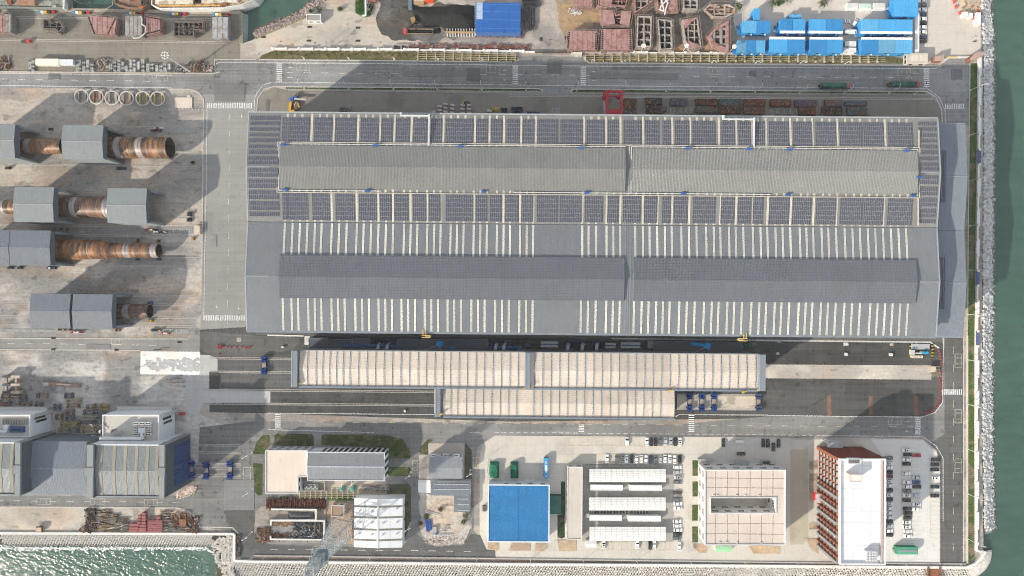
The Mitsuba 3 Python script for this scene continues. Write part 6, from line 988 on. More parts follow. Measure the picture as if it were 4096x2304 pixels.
# ==== paint halls =================================================================================
def ribbed_hall(label, z, tl, tr, bl, br, ribs, walls, wallc=(0.22, 0.25, 0.29), roofc=(0.66, 0.575, 0.49), lift=2.6):
    k = thing('paint_hall', label, 'hall'); A, Bq, C, D = (W(*q, z) for q in (tl, tr, br, bl)); c = (A + Bq + C + D) / 4
    fr = lambda p: R2(-TH) @ (p - c); a, b, cc, d = fr(A), fr(Bq), fr(C), fr(D); x0, x1, y1, y0 = (a[0] + d[0]) / 2, (b[0] + cc[0]) / 2, (a[1] + b[1]) / 2, (d[1] + cc[1]) / 2; P = lambda x, y, zz: (*(c + R2(TH) @ np.array([x, y])), zz); yr = (y0 + y1) / 2; rise = 1.1
    def bx(m, xa, xb, ya, yb, za, zb): q = P((xa + xb) / 2, (ya + yb) / 2, 0); return m.box(q[0], q[1], za, zb, xb - xa, yb - ya)
    part(k, 'wall', bx(MB(), x0, x1, y0, y1, 0, z - .6), wallc, .1)
    xs = sorted([fr(W(t, u, 0, z))[0] for t, u in ribs]); w = .42; edges = [x0] + [e for x in xs for e in (x - w, x + w)] + [x1]
    wl = [sorted((fr(W(ta, ua, 0, z))[0], fr(W(tb, ub, 0, z))[0])) for ta, ua, tb, ub in walls]
    for i in range(0, len(edges), 2):
        xa, xb = edges[i] + .06, edges[i + 1] - .06
        if xb - xa < .3: continue
        for s, (ya, yb, za, zb) in enumerate(((y1, yr, z, z + rise), (yr, y0, z + rise, z))):
            g2 = random.Random(i * 2 + s + int(z)); f = .93 + .1 * g2.random(); n = 7; m = MB()
            for j in range(n):
                p, q = (j + .02) / n, (j + .98) / n; m.quad(P(xa, ya + (yb - ya) * q, za + (zb - za) * q), P(xb, ya + (yb - ya) * q, za + (zb - za) * q), P(xb, ya + (yb - ya) * p, za + (zb - za) * p), P(xa, ya + (yb - ya) * p, za + (zb - za) * p))
            part(k, 'roof_sheet', m, tuple(v * f * (.82 if (z > 15 and 38 <= i // 2 <= 43) else 1) for v in roofc), .22)
    for x in xs:
        m, m2 = MB(), MB()
        for (ya, yb, za, zb) in ((y1, yr, z, z + rise), (yr, y0, z + rise, z)):
            for o, mm, hh in ((-w + .08, m, .22), (w - .08, m, .22)): mm.quad(P(x + o - .08, yb, zb + hh), P(x + o + .08, yb, zb + hh), P(x + o + .08, ya, za + hh), P(x + o - .08, ya, za + hh))
            m2.quad(P(x - w + .15, yb, zb + .05), P(x + w - .15, yb, zb + .05), P(x + w - .15, ya, za + .05), P(x - w + .15, ya, za + .05))
            for q in range(13): f = q / 13; y, zz = ya + (yb - ya) * f, za + (zb - za) * f + .1; m.quad(P(x - w + .15, y - .05, zz), P(x + w - .15, y - .05, zz), P(x + w - .15, y + .05, zz), P(x - w + .15, y + .05, zz))
        part(k, 'rooflight_frame', m, (0.62, 0.63, 0.63), .1); part(k, 'rooflight', m2, (0.19, 0.22, 0.23), .15)
    for xa, xb in wl: part(k, 'firewall', bx(MB(), xa, xb, y0 - .3, y1 + .3, z - 1, z + lift), wallc, .08); part(k, 'firewall_cap', bx(MB(), xa - .1, xa + .5, y0 - .3, y1 + .3, z + lift, z + lift + .15), (0.30, 0.33, 0.36), .1)
    part(k, 'parapet', bx(MB(), x0, x1, y0 - .9, y0, z - 1, z + .9), (0.20, 0.23, 0.27), .1); part(k, 'parapet', bx(MB(), x0, x1, y1, y1 + .5, z - 1, z + .5), (0.34, 0.35, 0.35), .1)
    return k, P, (x0, x1, y0, y1)
UR = [(21, u) for u in (532, 618, 686, 755, 823, 890, 958, 1045, 1130, 1215, 1300, 1385, 1470, 1557, 1642, 1727, 1812, 1897, 1968, 2053, 2138, 2224, 2310, 2396, 2480, 2565)] + [(22, u) for u in (73, 235, 320, 405, 490, 575, 661, 747, 832, 917, 1002, 1087, 1173, 1259, 1345, 1430, 1515, 1600, 1686, 1770, 1856, 1941, 2026, 2112, 2197, 2283, 2370, 2462)]
LR = [(21, u) for u in (1905, 1975, 2043, 2130, 2215, 2300, 2385, 2470, 2555)] + [(22, u) for u in (60, 232, 318, 402, 487, 572, 657, 742, 828, 913, 998, 1083, 1168, 1252, 1337, 1423, 1508)]
ribbed_hall('long cream-roofed paint hall with dark rooflight ribs, longer upper one of two', 21.5, (21, 440, 635), (22, 2480, 668), (21, 440, 985), (22, 2478, 1022), UR, [(21, 380, 21, 438), (22, 137, 22, 188), (22, 2480, 22, 2543)])
ribbed_hall('shorter lower cream-roofed paint hall with dark rooflight ribs beside the road', 12.0, (21, 1885, 1010), (22, 1635, 1036), (21, 1885, 1288), (22, 1633, 1306), LR, [(21, 1817, 21, 1870)], lift=1.9)
DARKR = (0.105, 0.12, 0.14)
for (t, a, b, c_, d, z, lab) in [(21, 530, 503, 722, 612, 6, 'dark plant house at the left end of the strip behind the paint hall'), (21, 724, 517, 968, 600, 5, 'lower dark plant house second from the left behind the paint hall'), (21, 970, 502, 1146, 600, 6.5, 'dark plant house left of the first blue fan units'), (21, 1418, 514, 2335, 622, 6, 'long dark plant house under the left blue cyclone'), (22, 1423, 540, 2320, 645, 6, 'long dark plant house under the right blue cyclone')]: roof_box('plant_house', lab, 'plant house', t, a, b, c_, d, z, (0.16, 0.18, 0.21), DARKR, par=.3, amp=.1)
for i, (t, u, v) in enumerate([(21, 1237, 553), (21, 1370, 555), (21, 2385, 562), (21, 2523, 562), (22, 575, 570), (22, 715, 572), (22, 857, 574)]):
    k = thing('fan_unit', f'blue six-fan cooler behind the paint hall, {nth(i)} from the left', 'fan unit', 'blue six-fan coolers'); x, y = W(t, u, v, 4); m = MB(); m.box(x, y, 1, 4.0, 5.2, 3.4); part(k, 'housing', m, (0.05, 0.10, 0.22), .15); m = MB(); [m.box(x + sx * 2, y + sy * 1.3, 0, 1, .3, .3) for sx in (-1, 1) for sy in (-1, 1)]; part(k, 'leg', m, (0.05, 0.08, 0.16), kind='stuff')
    for fx in (-1.65, 0, 1.65):
        for fy in (-.8, .8): m = MB(); m.tube((x + fx, y + fy, 4.0), (x + fx, y + fy, 4.25), .68, n=12); part(k, 'fan', m, (0.015, 0.02, 0.03))
for i, (t, u) in enumerate([(21, 1225), (21, 1315), (21, 2408), (21, 2492), (22, 560), (22, 706), (22, 851)]):
    k = thing('duct_elbow', f'pale bent exhaust duct beside the fan coolers, {nth(i)} from the left', 'duct', 'pale exhaust ducts on the paint hall'); m = MB(); P_ = [W(t, u + dx, v, z) for dx, v, z in ((16, 562, 5), (4, 585, 9), (0, 622, 10))]; m.path([(*p, z) for p, z in zip(P_, (3, 8, 10))], .85, 10); part(k, 'pipe', m, (0.55, 0.57, 0.58), .1)
for (t, u0, v0, u1, v1, lab) in [(21, 858, 580, 1415, 584, 'dark blue overhead duct left of the left cyclone'), (21, 2336, 596, 2576, 600, 'dark blue overhead duct right of the long plant house'), (22, 0, 596, 80, 598, 'short dark blue duct near the middle firewall')]:
    k = thing('overhead_duct', lab, 'duct'); a, b = W(t, u0, v0, 8), W(t, u1, v1, 8); part(k, 'pipe', MB().tube((*a, 7.4), (*b, 7.4), .8, n=10), (0.05, 0.12, 0.28), .1); m = MB(); [m.box(*(a + (b - a) * f), 0, 6.8, .4, 1.2) for f in np.linspace(.02, .98, 5)]; part(k, 'trestle', m, (0.12, 0.14, 0.18), kind='stuff')
def cyclone(t, u, v, lab, duct=None):
    k = thing('cyclone_tower', lab, 'cyclone', None); z = 16; x, y = W(t, u, v, z); BLU = (0.02, 0.27, 0.58); part(k, 'cone_roof', MB().tube((x, y, z - 1), (x, y, z + .8), 1.75, .1, n=20), BLU, .1); part(k, 'body', MB().tube((x, y, 7), (x, y, z - 1), 1.2, 1.6, n=16), BLU, .1); part(k, 'hopper', MB().tube((x, y, 4), (x, y, 7), .3, 1.2, n=12), BLU, .1)
    for sx in (-1.2, 1.2):
        for sy in (-1.2, 1.2): part(k, 'leg', MB().tube((x + sx, y + sy, 0), (x + sx, y + sy, 9), .14, n=5), (0.3, 0.32, 0.34))
    if duct: q = [W(*d, 14) for d in duct]; part(k, 'duct', MB().path([(*p, zz) for p, zz in zip(q, (10, 12, 14))], .85, 12), BLU, .1)
    for d in ((-60, 58), (10, 55)) if not duct else ((-60, 65), (12, 60)): e = W(t, u + d[0] * (2.4 if d[0] < 0 else 1), v + d[1], 20); part(k, 'brace', MB().tube((x, y, z - 1.5), (*e, 20.5), .1, n=5), (0.5, 0.52, 0.53))
cyclone(21, 1845, 568, 'bright blue cyclone with conical cap, left one above the paint hall'); cyclone(22, 1975, 587, 'bright blue cyclone with slanting duct, right one above the paint hall', [(22, 1820, 568), (22, 1890, 572), (22, 1950, 585)])
for (t, a, b, c_, d, z, wc, rc, lab) in [(22, 290, 537, 462, 597, 4, (0.5, 0.52, 0.54), (0.50, 0.53, 0.55), 'white unit with a blue stripe, left one behind the paint hall'), (22, 1098, 547, 1292, 606, 4, (0.5, 0.52, 0.54), (0.50, 0.53, 0.55), 'white unit with a blue stripe, right one behind the paint hall'), (22, 938, 553, 1047, 606, 3.5, (0.5, 0.5, 0.48), (0.52, 0.52, 0.50), 'plain cream tank box between the striped white units'), (22, 1368, 532, 1418, 606, 4, (0.36, 0.37, 0.37), (0.36, 0.37, 0.37), 'grey compressor box left of the right plant house'), (21, 1945, 595, 1993, 628, 9, (0.03, 0.16, 0.36), (0.03, 0.2, 0.45), 'small blue box at the foot of the left cyclone'), (22, 48, 600, 85, 632, 9, (0.03, 0.16, 0.36), (0.03, 0.2, 0.45), 'small blue box near the middle firewall'), (22, 130, 556, 190, 594, 2.5, (0.12, 0.12, 0.11), (0.14, 0.13, 0.11), 'dark machine box left of the first striped unit'), (22, 2390, 545, 2465, 580, 2.5, (0.16, 0.15, 0.14), (0.16, 0.14, 0.13), 'dark brown pit box at the right end of the plant strip')]:
    k = roof_box('plant_box', lab, 'plant box', t, a, b, c_, d, z, wc, rc, par=.15)
    if 'stripe' in lab: cx, cy, lx, ly = rect(t, a, (b + d) / 2 - 4, c_, (b + d) / 2 + 5, z + .1); m = MB(); m.box(cx, cy, z - .1, z + .12, lx, ly); part(k, 'stripe', m, (0.03, 0.07, 0.24))
k = thing('green_tank', 'dark green lying tank beside the right plant house', 'tank'); x, y = W(22, 2375, 568, 2); part(k, 'shell', MB().tube((x - 2.2, y, 1.6), (x + 2.2, y, 1.6), 1.1, n=14), (0.03, 0.10, 0.09), .2); m = MB(); [m.box(x + s, y, 0, .9, .4, 1.8) for s in (-1.4, 1.4)]; part(k, 'saddle', m, (0.2, 0.2, 0.2), kind='stuff')
DB = (0.022, 0.055, 0.20)
def rail_cart(t, u, v0, v1, label, wmul=1.0, tone=DB, deck=(0.3, 0.27, 0.25)):
    a, b = W(t, u, v0, 2), W(t, u, v1, 2); cx, cy = (a + b) / 2; L = abs(a[1] - b[1]); k = thing('rail_cart', label, 'rail cart', 'blue roller carts on rails'); m = MB(); m.box(cx, cy, .7, 1.1, 2.6 * wmul, L * .98); part(k, 'frame', m, tuple(x * .7 for x in tone), .15); m = MB(); m.box(cx, cy, 1.1, 1.3, 2.0 * wmul, L * .3); part(k, 'deck', m, deck, .3, 'rust')
    for s in (1, -1):
        yy = cy + s * L * .33
        for i, (ox, oy) in enumerate(((-.8, .9), (.8, .9), (-.8, -.6), (.8, -.6))): m = MB(); m.tube((cx + ox * wmul - .55, yy + oy, 1.9), (cx + ox * wmul + .55, yy + oy, 1.9), .62, n=12); part(k, 'roller', m, tone, .15)
        m = MB(); m.box(cx, yy, 1.0, 2.1, .3, L * .3); m.box(cx, yy + s * L * .14, 1.0, 2.6, 3.0 * wmul, .5); part(k, 'bracket', m, tuple(x * 1.2 for x in tone), .1, kind='stuff'); m = MB(); m.box(cx, yy, 0.05, .7, 3.2 * wmul, .7); part(k, 'bogie', m, (0.03, 0.03, 0.035))
for (t, u, a, b, lab) in [(21, 76, 690, 868, 'dark blue roller cart alone on rails left of the paint halls'), (22, 1790, 1058, 1238, 'blue roller cart beside the lower paint hall, left of three'), (22, 1913, 1058, 1238, 'blue roller cart beside the lower paint hall, middle of three'), (22, 2035, 1058, 1238, 'blue roller cart beside the lower paint hall, right of three'), (22, 2485, 1062, 1240, 'blue and white roller cart at the right end of the cream slab'), (30, 1922, 290, 465, 'blue roller cart beside the blue workshop door'), (30, 2067, 305, 475, 'blue roller cart, middle one right of the workshop'), (30, 2308, 292, 472, 'blue roller cart, rightmost one beyond the workshop')]: rail_cart(t, u, a, b, lab, tone=DB if u != 2485 else (0.06, 0.08, 0.16))
def cones(t, lst, lab, grp):
    for i, (u, v) in enumerate(lst): m = MB(); q = W(t, u, v, .5); m.tube((*q, 0), (*q, .95), .44, .3, n=8); m.tube((*q, .95), (*q, 1.1), .38, .3, n=8); m.box(q[0], q[1], 0, .12, 1.0, 1.0); solo('water_barrel', f'{lab}, {nth(i)} of the row', 'barrier', m, (0.40, 0.075, 0.085), .1, group=grp)
cones(23, [(1722, 634), (1735, 657), (1735, 684), (1737, 718), (1739, 751), (1751, 780), (1749, 842), (1738, 854), (1740, 886), (1738, 918), (1736, 946), (1738, 975), (1738, 1002), (1738, 1036), (1734, 1076), (1731, 1112), (1724, 1141), (1713, 1172), (1692, 1199), (1668, 1224), (1645, 1242), (1617, 1252), (1590, 1258), (1583, 1248)], 'red plastic barrier drum curving along the east road', 'red barrier drums along the east road')
cones(20, [(2190, 578), (2195, 600), (2213, 606), (2222, 585), (2238, 591), (2284, 593), (2322, 595), (2374, 595), (2429, 595), (2470, 600), (2495, 606), (2513, 594), (2205, 668)], 'red drum scattered on asphalt left of the hall corner', 'red drums near the hall corner')
for (t, u0, v0, u1, v1, c, h_, lab) in [(20, 2383, 500, 2427, 543, (0.38, 0.35, 0.31), .15, 'pale square manhole slab near the hall corner'), (23, 764, 550, 809, 580, (0.74, 0.74, 0.72), .6, 'white cover slab on the dark yard'), (23, 1228, 557, 1262, 582, (0.55, 0.47, 0.40), .3, 'buff cover slab on the dark yard'), (23, 94, 530, 127, 553, (0.4, 0.4, 0.4), .3, 'grey cover slab in the shade of the hall'), (23, 777, 653, 803, 682, (0.72, 0.72, 0.7), 1.2, 'white upright box on the dark yard'), (23, 1228, 655, 1257, 686, (0.7, 0.7, 0.68), 1.3, 'white upright box beside the pump pit'), (23, 86, 646, 113, 674, (0.5, 0.5, 0.5), 1.2, 'grey upright box in the shade of the paint hall'), (21, 252, 588, 282, 602, (0.66, 0.66, 0.64), 1.2, 'small white post box alone on the asphalt'), (21, 1486, 1228, 1506, 1250, (0.7, 0.7, 0.68), 1.2, 'small white post box left of the lower paint hall'), (21, 1795, 1010, 1815, 1260, (0.66, 0.64, 0.6), .2, 'pale concrete apron strip at the left end of the lower hall'), (21, 488, 482, 540, 572, (0.68, 0.66, 0.62), .15, 'bright white concrete pad left of the plant houses'), (23, 597, 1080, 637, 1280, (0.24, 0.14, 0.11), .15, 'left rusty plate strip laid on the dark yard'), (23, 1014, 1085, 1052, 1280, (0.19, 0.12, 0.10), .15, 'middle rusty plate strip laid on the dark yard'), (23, 1467, 1088, 1513, 1282, (0.21, 0.12, 0.09), .15, 'right rusty plate strip laid on the dark yard')]:
    cx, cy, lx, ly = rect(t, u0, v0, u1, v1, h_); m = MB(); m.box(cx, cy, 0.03, h_ + .03, lx, ly, TH if 'plate' not in lab else TH + .02, top=.97); k = thing('cover_slab' if h_ < 1 and 'plate' not in lab else 'rusty_plate' if 'plate' in lab else 'post_box', lab, 'slab' if h_ < 1 and 'plate' not in lab else 'plate' if 'plate' in lab else 'box'); part(k, 'body', m, c, .4, 'rust' if 'plate' in lab else 'asphalt'); m = MB(); m.box(cx, cy, h_ + .03, h_ + .06, lx * .6, ly * (.5 if 'plate' not in lab else .1)); part(k, 'lid', m, tuple(x * .9 for x in c), .3, 'rust' if 'plate' in lab else 'asphalt')
k = thing('pump_pit', 'grey pump pit with blue pumps between yellow-black striped kerbs', 'pump pit'); cx, cy, lx, ly = rect(23, 1440, 562, 1628, 618, .6); m = MB(); m.box(cx, cy, 0, .6, lx, ly); part(k, 'slab', m, (0.42, 0.44, 0.45), .2)
for u in (1431, 1652):
    for i in range(9): q = W(23, u, 570 + i * 16); m = MB(); m.box(q[0], q[1], 0, .5, .9, .75); part(k, 'kerb_block', m, (0.5, 0.36, 0.04) if i % 2 else (0.03, 0.03, 0.03))
for u in (1568, 1603): x, y = W(23, u, 650, 2); part(k, 'pump', MB().tube((x, y, .2), (x, y, 2.2), .95, .7, n=14), (0.03, 0.32, 0.58), .1)
x, y = W(23, 1545, 643, 1); part(k, 'motor', MB().tube((x - .8, y, 1), (x + .8, y, 1), .5, n=10), (0.62, 0.28, 0.10)); x, y = W(23, 1458, 648, 2); m = MB(); m.box(x, y, 0, 2.2, 2.0, 2.6); part(k, 'cabinet', m, (0.52, 0.54, 0.55)); x, y = W(23, 1505, 655, 1.2); part(k, 'pipe', MB().tube((x - 2, y, 1.0), (x + 3, y, 1.0), .4, n=8), (0.6, 0.6, 0.6))
for u in (1450, 1472, 1495, 1520, 1550): x, y = W(23, u, 692, 1.2); m = MB(); m.box(x, y, 0, 1.2, 1.2, 1.6, top=.9); part(k, 'sack', m, (0.6, 0.54, 0.42), .2)
k = thing('scaffold_stage', 'pale scaffold stage at the right end of the long slab', 'scaffold'); m = MB()
for i in range(4):
    for j in range(4): x, y = W(23, 1612 + i * 27, 785 + j * 28); m.tube((x, y, 0), (x, y, 3.5), .09, n=4); x2, y2 = W(23, 1612 + i * 27 + 20, 785 + j * 28 + 20); m.tube((x, y, 1 + j * .7), (x2, y2, 1 + j * .7), .09, n=4)
part(k, 'frame', m, (0.52, 0.45, 0.34), kind='stuff'); m = MB(); cx, cy, lx, ly = rect(23, 1612, 790, 1690, 845, 3); m.box(cx, cy, 2.6, 2.8, lx, ly); part(k, 'platform', m, (0.58, 0.50, 0.40), .5)
for i, (t, u, v) in enumerate([(21, 430, 965), (21, 1858, 1270), (22, 183, 998), (22, 112, 1015), (22, 1583, 1032), (22, 2478, 1020), (22, 2325, 1045)]):
    x, y = W(t, u, v, 22); k = thing('roof_hoist', f'small yellow hoist on the paint hall edge, {nth(i)} from the left' if i > 0 else 'small yellow hoist at the far left parapet of the paint hall', 'hoist', 'yellow hoists on the paint hall edges'); z = 22.4 if t != 21 or u < 1000 else 14; x, y = W(t, u, v, z); m = MB(); m.box(x, y, z, z + .9, 1.4, .9, .5); part(k, 'base', m, (0.52, 0.36, 0.08)); m = MB(); m.tube((x, y, z + .7), (x + 1.5, y + .5, z + 1.6), .16, n=5); part(k, 'arm', m, (0.60, 0.42, 0.10))

# ==== south-west: big workshop and its office towers ==============================================
WB = (0.155, 0.18, 0.205)
def side_panels(m, P0, P1, z0, z1, n, out):      # ribs on an upright face
    for i in range(n): q = P0 + (P1 - P0) * (i + .5) / n; m.box(q[0], q[1], z0, z1, .25 if abs(P1[1] - P0[1]) > abs(P1[0] - P0[0]) else np.linalg.norm(P1 - P0) / n * .8, np.linalg.norm(P1 - P0) / n * .8 if abs(P1[1] - P0[1]) > abs(P1[0] - P0[0]) else .25)
def workshop(label, u0, v0, u1, v1, z, strips, par, door=None, rise=1.2):
    cx, cy, lx, ly = rect(30, u0, v0, u1, v1, z); k = thing('workshop_hall', label, 'workshop'); x0, x1, y0, y1 = cx - lx / 2, cx + lx / 2, cy - ly / 2, cy + ly / 2
    m = MB(); m.box(cx, cy, 0, z - .1, lx, ly - .4); part(k, 'wall', m, WB, .1)
    for (a, b, za, zb) in ((y1, cy, z, z + rise), (cy, y0, z + rise, z)):
        m = MB(); n = int(lx / .6)
        m.quad((x0, b, zb), (x1, b, zb), (x1, a, za), (x0, a, za))
        for i in range(n): x = x0 + lx * (i + .5) / n; m.add([(x - .1, b, zb), (x + .1, b, zb), (x + .1, a, za), (x - .1, a, za), (x, b, zb + .07), (x, a, za + .07)], [[0, 4, 5], [0, 5, 3], [4, 1, 2], [4, 2, 5]])
        part(k, 'roof_slope', m, (0.205, 0.225, 0.235), .12, 'sheet')
        for u in strips: x = W(30, u, (v0 + v1) / 2, z)[0]; m = MB(); m.quad((x - .8, b, zb + .16), (x + .8, b, zb + .16), (x + .8, a, za + .16), (x - .8, a, za + .16)); part(k, 'rooflight', m, (0.32, 0.30, 0.245), .25)
    m = MB(); m.box(cx, cy, z + rise, z + rise + .14, lx, .5); part(k, 'ridge_cap', m, (0.30, 0.32, 0.33))
    for ua, ub in par:
        a, b = W(30, ua, 0, z + 2.6)[0], W(30, ub, 0, z + 2.6)[0]; m = MB(); m.box((a + b) / 2, cy, 0, z + 2.6, b - a, ly + 1.6); part(k, 'end_frame', m, (0.27, 0.285, 0.29), .1); m = MB(); m.box((a + b) / 2, cy, z + 2.6, z + 3.1, b - a + 1.0, 4.2); part(k, 'ridge_box', m, (0.25, 0.265, 0.27)); m = MB(); m.box(b + .12, cy, 0, z + 1.4, .2, ly + .8); part(k, 'end_face', m, (0.085, 0.10, 0.115), .1)
    m = MB(); m.box(cx, y0 - .5, z - 1.5, z + .7, lx, .5); part(k, 'parapet', m, (0.30, 0.32, 0.34)); m = MB(); m.box(cx, y1 + .4, 0, z + .6, lx, .6); part(k, 'parapet', m, (0.66, 0.68, 0.70), .06)
    if door:
        xb = b + .3; n = 10
        for i in range(n): m = MB(); m.box(xb, y0 + 2 + (ly - 4) * (i + .5) / n, .2, 17.6, .25, (ly - 4) / n - .12); part(k, 'door_panel', m, (0.028, 0.058, 0.155) if i % 2 else (0.033, 0.066, 0.175), .12)
workshop('grey workshop bay with yellowish rooflight stripes and a tall blue door', 935, 135, 1600, 638, 24.5, (1022, 1155, 1268, 1380, 1490, 1588), [(870, 935), (1600, 1652)], door=True)
workshop('grey workshop bay with yellowish stripes at the left edge', -700, 112, 150, 614, 24.5, (-100, 16, 128), [(148, 200)])
k = thing('workshop_link', 'lower plain blue-grey roof linking the two workshop bays', 'workshop'); cx, cy, lx, ly = rect(30, 215, 95, 872, 630, 18.5); m = MB(); m.box(cx, cy, 0, 18.3, lx, ly - .3); part(k, 'wall', m, WB, .1)
for (a, b, za, zb) in ((cy + ly / 2, cy, 18.5, 19.5), (cy, cy - ly / 2, 19.5, 18.5)):
    m = MB(); m.quad((cx - lx / 2, b, zb), (cx + lx / 2, b, zb), (cx + lx / 2, a, za), (cx - lx / 2, a, za)); n = 90
    for i in range(n): x = cx - lx / 2 + lx * (i + .5) / n; m.add([(x - .08, b, zb), (x + .08, b, zb), (x + .08, a, za), (x - .08, a, za), (x, b, zb + .06), (x, a, za + .06)], [[0, 4, 5], [0, 5, 3], [4, 1, 2], [4, 2, 5]])
    part(k, 'roof_slope', m, (0.165, 0.19, 0.225), .1, 'sheet')
m = MB(); m.box(cx, cy, 19.5, 19.62, lx, .4); part(k, 'ridge_cap', m, (0.24, 0.27, 0.30))
def tower(label, poly, z):
    k = thing('office_tower', label, 'tower'); ring = flat_from(20, poly, z); P = Polygon(ring); part(k, 'wall', MB().prism(P, 0, z - .3), (0.72, 0.75, 0.78), .05); part(k, 'roof', MB().prism(P.buffer(-.4, join_style=2), z - .3, z - .1), (0.50, 0.48, 0.44), .3, 'concrete'); part(k, 'parapet', MB().prism(P.difference(P.buffer(-.45, join_style=2)), z - .3, z + .5), (0.74, 0.76, 0.77), .05); x0, y0, x1, y1 = P.bounds
    for f, z0, z1 in ((.78, 4.5, 13), (.62, 3.5, 12)): m = MB(); m.box(x1 + .02, y0 + (y1 - y0) * f, z0, z1, .16, 1.3); part(k, 'window', m, None, bsdf='glass')
    m = MB(); m.box((x0 + x1) / 2, y1 + .9, 0, 3.4, x1 - x0, 1.8); part(k, 'base_ledge', m, (0.5, 0.5, 0.49)); m = MB(); m.box(x1 + .8, y1 - .8, 0, 15, 1.2, 1.8); part(k, 'stair_shaft', m, (0.5, 0.51, 0.51)); return k, (x0, y0, x1, y1), z
k, (x0, y0, x1, y1), z = tower('white office tower with rows of fan units on its roof, beside the workshop', [(1035, 1275), (1605, 1275), (1605, 1545), (1035, 1545)], 16.2)
for i in range(3):
    for j in range(4):
        x, y = W(20, 1388 + i * 60, 1357 + j * 36, z); kk = thing('roof_cooler', f'white three-fan cooler in the {nth(j)} row and {nth(i)} column on the office tower roof', 'cooler', 'white coolers on the office tower roof'); m = MB(); m.box(x, y, z + .1, z + 1.9, 2.6, 1.3); part(kk, 'housing', m, (0.66, 0.66, 0.64), .1)
        for o in (-.8, 0, .8): m = MB(); m.tube((x + o, y, z + 1.9), (x + o, y, z + 2.0), .36, n=10); part(kk, 'fan', m, (0.06, 0.06, 0.06))
kk = thing('roof_duct', 'large pale duct running along the workshop side of the office tower', 'duct'); m = MB(); a, b, c_ = W(30, 1000, 68, 18), W(30, 1425, 68, 18), W(20, 1430, 1430, 18); m.path([(*a, 17.4), (*b, 17.4), (*c_, 17.4)], 1.0, 12); part(kk, 'pipe', m, (0.68, 0.69, 0.69), .1); m = MB(); m.box(*c_, 16.4, 18.6, 3.4, 2.6); part(kk, 'fan_box', m, (0.62, 0.65, 0.66))
scrap('scrap_pile', 20, 1080, 1290, 1340, 1420, 22, [(0.3, 0.14, 0.09), (0.16, 0.15, 0.14), (0.6, 0.6, 0.58)], 'rusty parts scattered on the left of the office tower roof', 'scrap', 91, .3, 1.2, z=16.3); m = MB(); x, y = W(30, 1150, 25, 18); m.tube((x - 1, y, 17.2), (x + 4, y + 1, 17.6), .7, n=10); solo('roof_pipe', 'grey open-ended pipe on the office tower roof', 'pipe', m, (0.36, 0.35, 0.33), .2)
k, (x0, y0, x1, y1), z = tower('white office tower at the left edge with rails and tanks on its roof', [(-400, 1275), (310, 1275), (310, 1500), (-400, 1500)], 15.6)
for i in range(10): x, y = W(20, 40 + i * 26, 1345, z); m = MB(); m.box(x, y, z, z + 1.1, .16, 3.2); part(k, 'rail_post', m, (0.36, 0.35, 0.33))
x, y = W(20, 172, 1424, z + 1); kk = thing('roof_cooler', 'blue fan cooler on the left office tower roof', 'cooler'); m = MB(); m.box(x, y, z, z + 1.8, 7, 3); part(kk, 'housing', m, (0.06, 0.11, 0.22)); m = MB(); m.box(x, y, z + 1.8, z + 1.9, 5.4, 1.2); part(kk, 'grille', m, (0.03, 0.04, 0.06)); x, y = W(20, 58, 1400, z + 2); m = MB(); m.tube((x, y, z), (x, y, z + 2.4), 1.3, n=16); m.path([(x - 6, y - 2, z + 1.5), (x, y - 2.4, z + 1.5), (x, y, z + 2)], .7, 10); solo('roof_tank', 'white tank with pipe on the left office tower roof', 'tank', m, (0.62, 0.65, 0.66), .1)
def trestle(t, u, v, L, c, label, rot=0.0, two=True, wid=2.2):
    x, y = W(t, u, v, 1.2); k = thing('steel_trestle', label, 'trestle', 'steel trestles and cradles in the workshop yard'); r = R2(TH + rot)
    for s in ((-1, 1) if two else (0,)): o = r @ np.array([0, s * wid / 2]); m = MB(); m.box(x + o[0], y + o[1], .5, 1.15, L, .6, TH + rot); part(k, 'beam', m, c, .4, 'rust')
    for s in (-1, 1): o = r @ np.array([s * L * .36, 0]); m = MB(); m.box(x + o[0], y + o[1], .15, 1.4, .7, wid + 1.4, TH + rot); part(k, 'cross_member', m, tuple(q * .8 for q in c), .4, 'rust'); m = MB(); m.box(x + o[0], y + o[1], 1.4, 1.75, .5, .9, TH + rot); part(k, 'saddle', m, tuple(q * .55 for q in c), .4, 'rust')
TC = [(0.30, 0.27, 0.22), (0.36, 0.30, 0.12), (0.16, 0.17, 0.20), (0.24, 0.18, 0.14), (0.13, 0.14, 0.17), (0.38, 0.34, 0.26)]
for i, (u, v, L, ci) in enumerate([(690, 1085, 5, 4), (738, 1135, 9, 5), (735, 1180, 8, 3), (700, 1255, 5, 3), (700, 1310, 5, 2), (895, 1255, 7, 4), (1010, 1255, 6, 2), (1055, 1200, 4, 1), (985, 1195, 5, 3), (900, 1205, 4, 0), (905, 1305, 10, 5), (1000, 1305, 4, 4), (640, 1375, 4, 1), (725, 1375, 7, 1), (860, 1355, 8, 2), (890, 1400, 9, 1), (990, 1345, 5, 4), (985, 1390, 5, 0), (640, 1435, 6, 0), (740, 1430, 6, 2), (900, 1445, 9, 5), (590, 1300, 4, 3), (570, 1200, 4, 2), (1020, 1440, 4, 2), (215, 1075, 4, 0), (225, 1110, 4.5, 4), (120, 1110, 9, 5), (60, 1095, 6, 3), (150, 1150, 7, 2), (270, 1175, 5, 3), (40, 1160, 7, 3), (385, 1180, 4, 2)]): trestle(20, u, v, L, TC[ci], f'{["pale", "yellowish", "dark grey", "brown", "blue-grey", "cream"][ci]} steel trestle in the workshop yard, {nth(i)} counted', wid=1.9)
k = thing('trestle_tower', 'tall paired cream trestle frame with three dark cross beams at the left edge', 'frame')
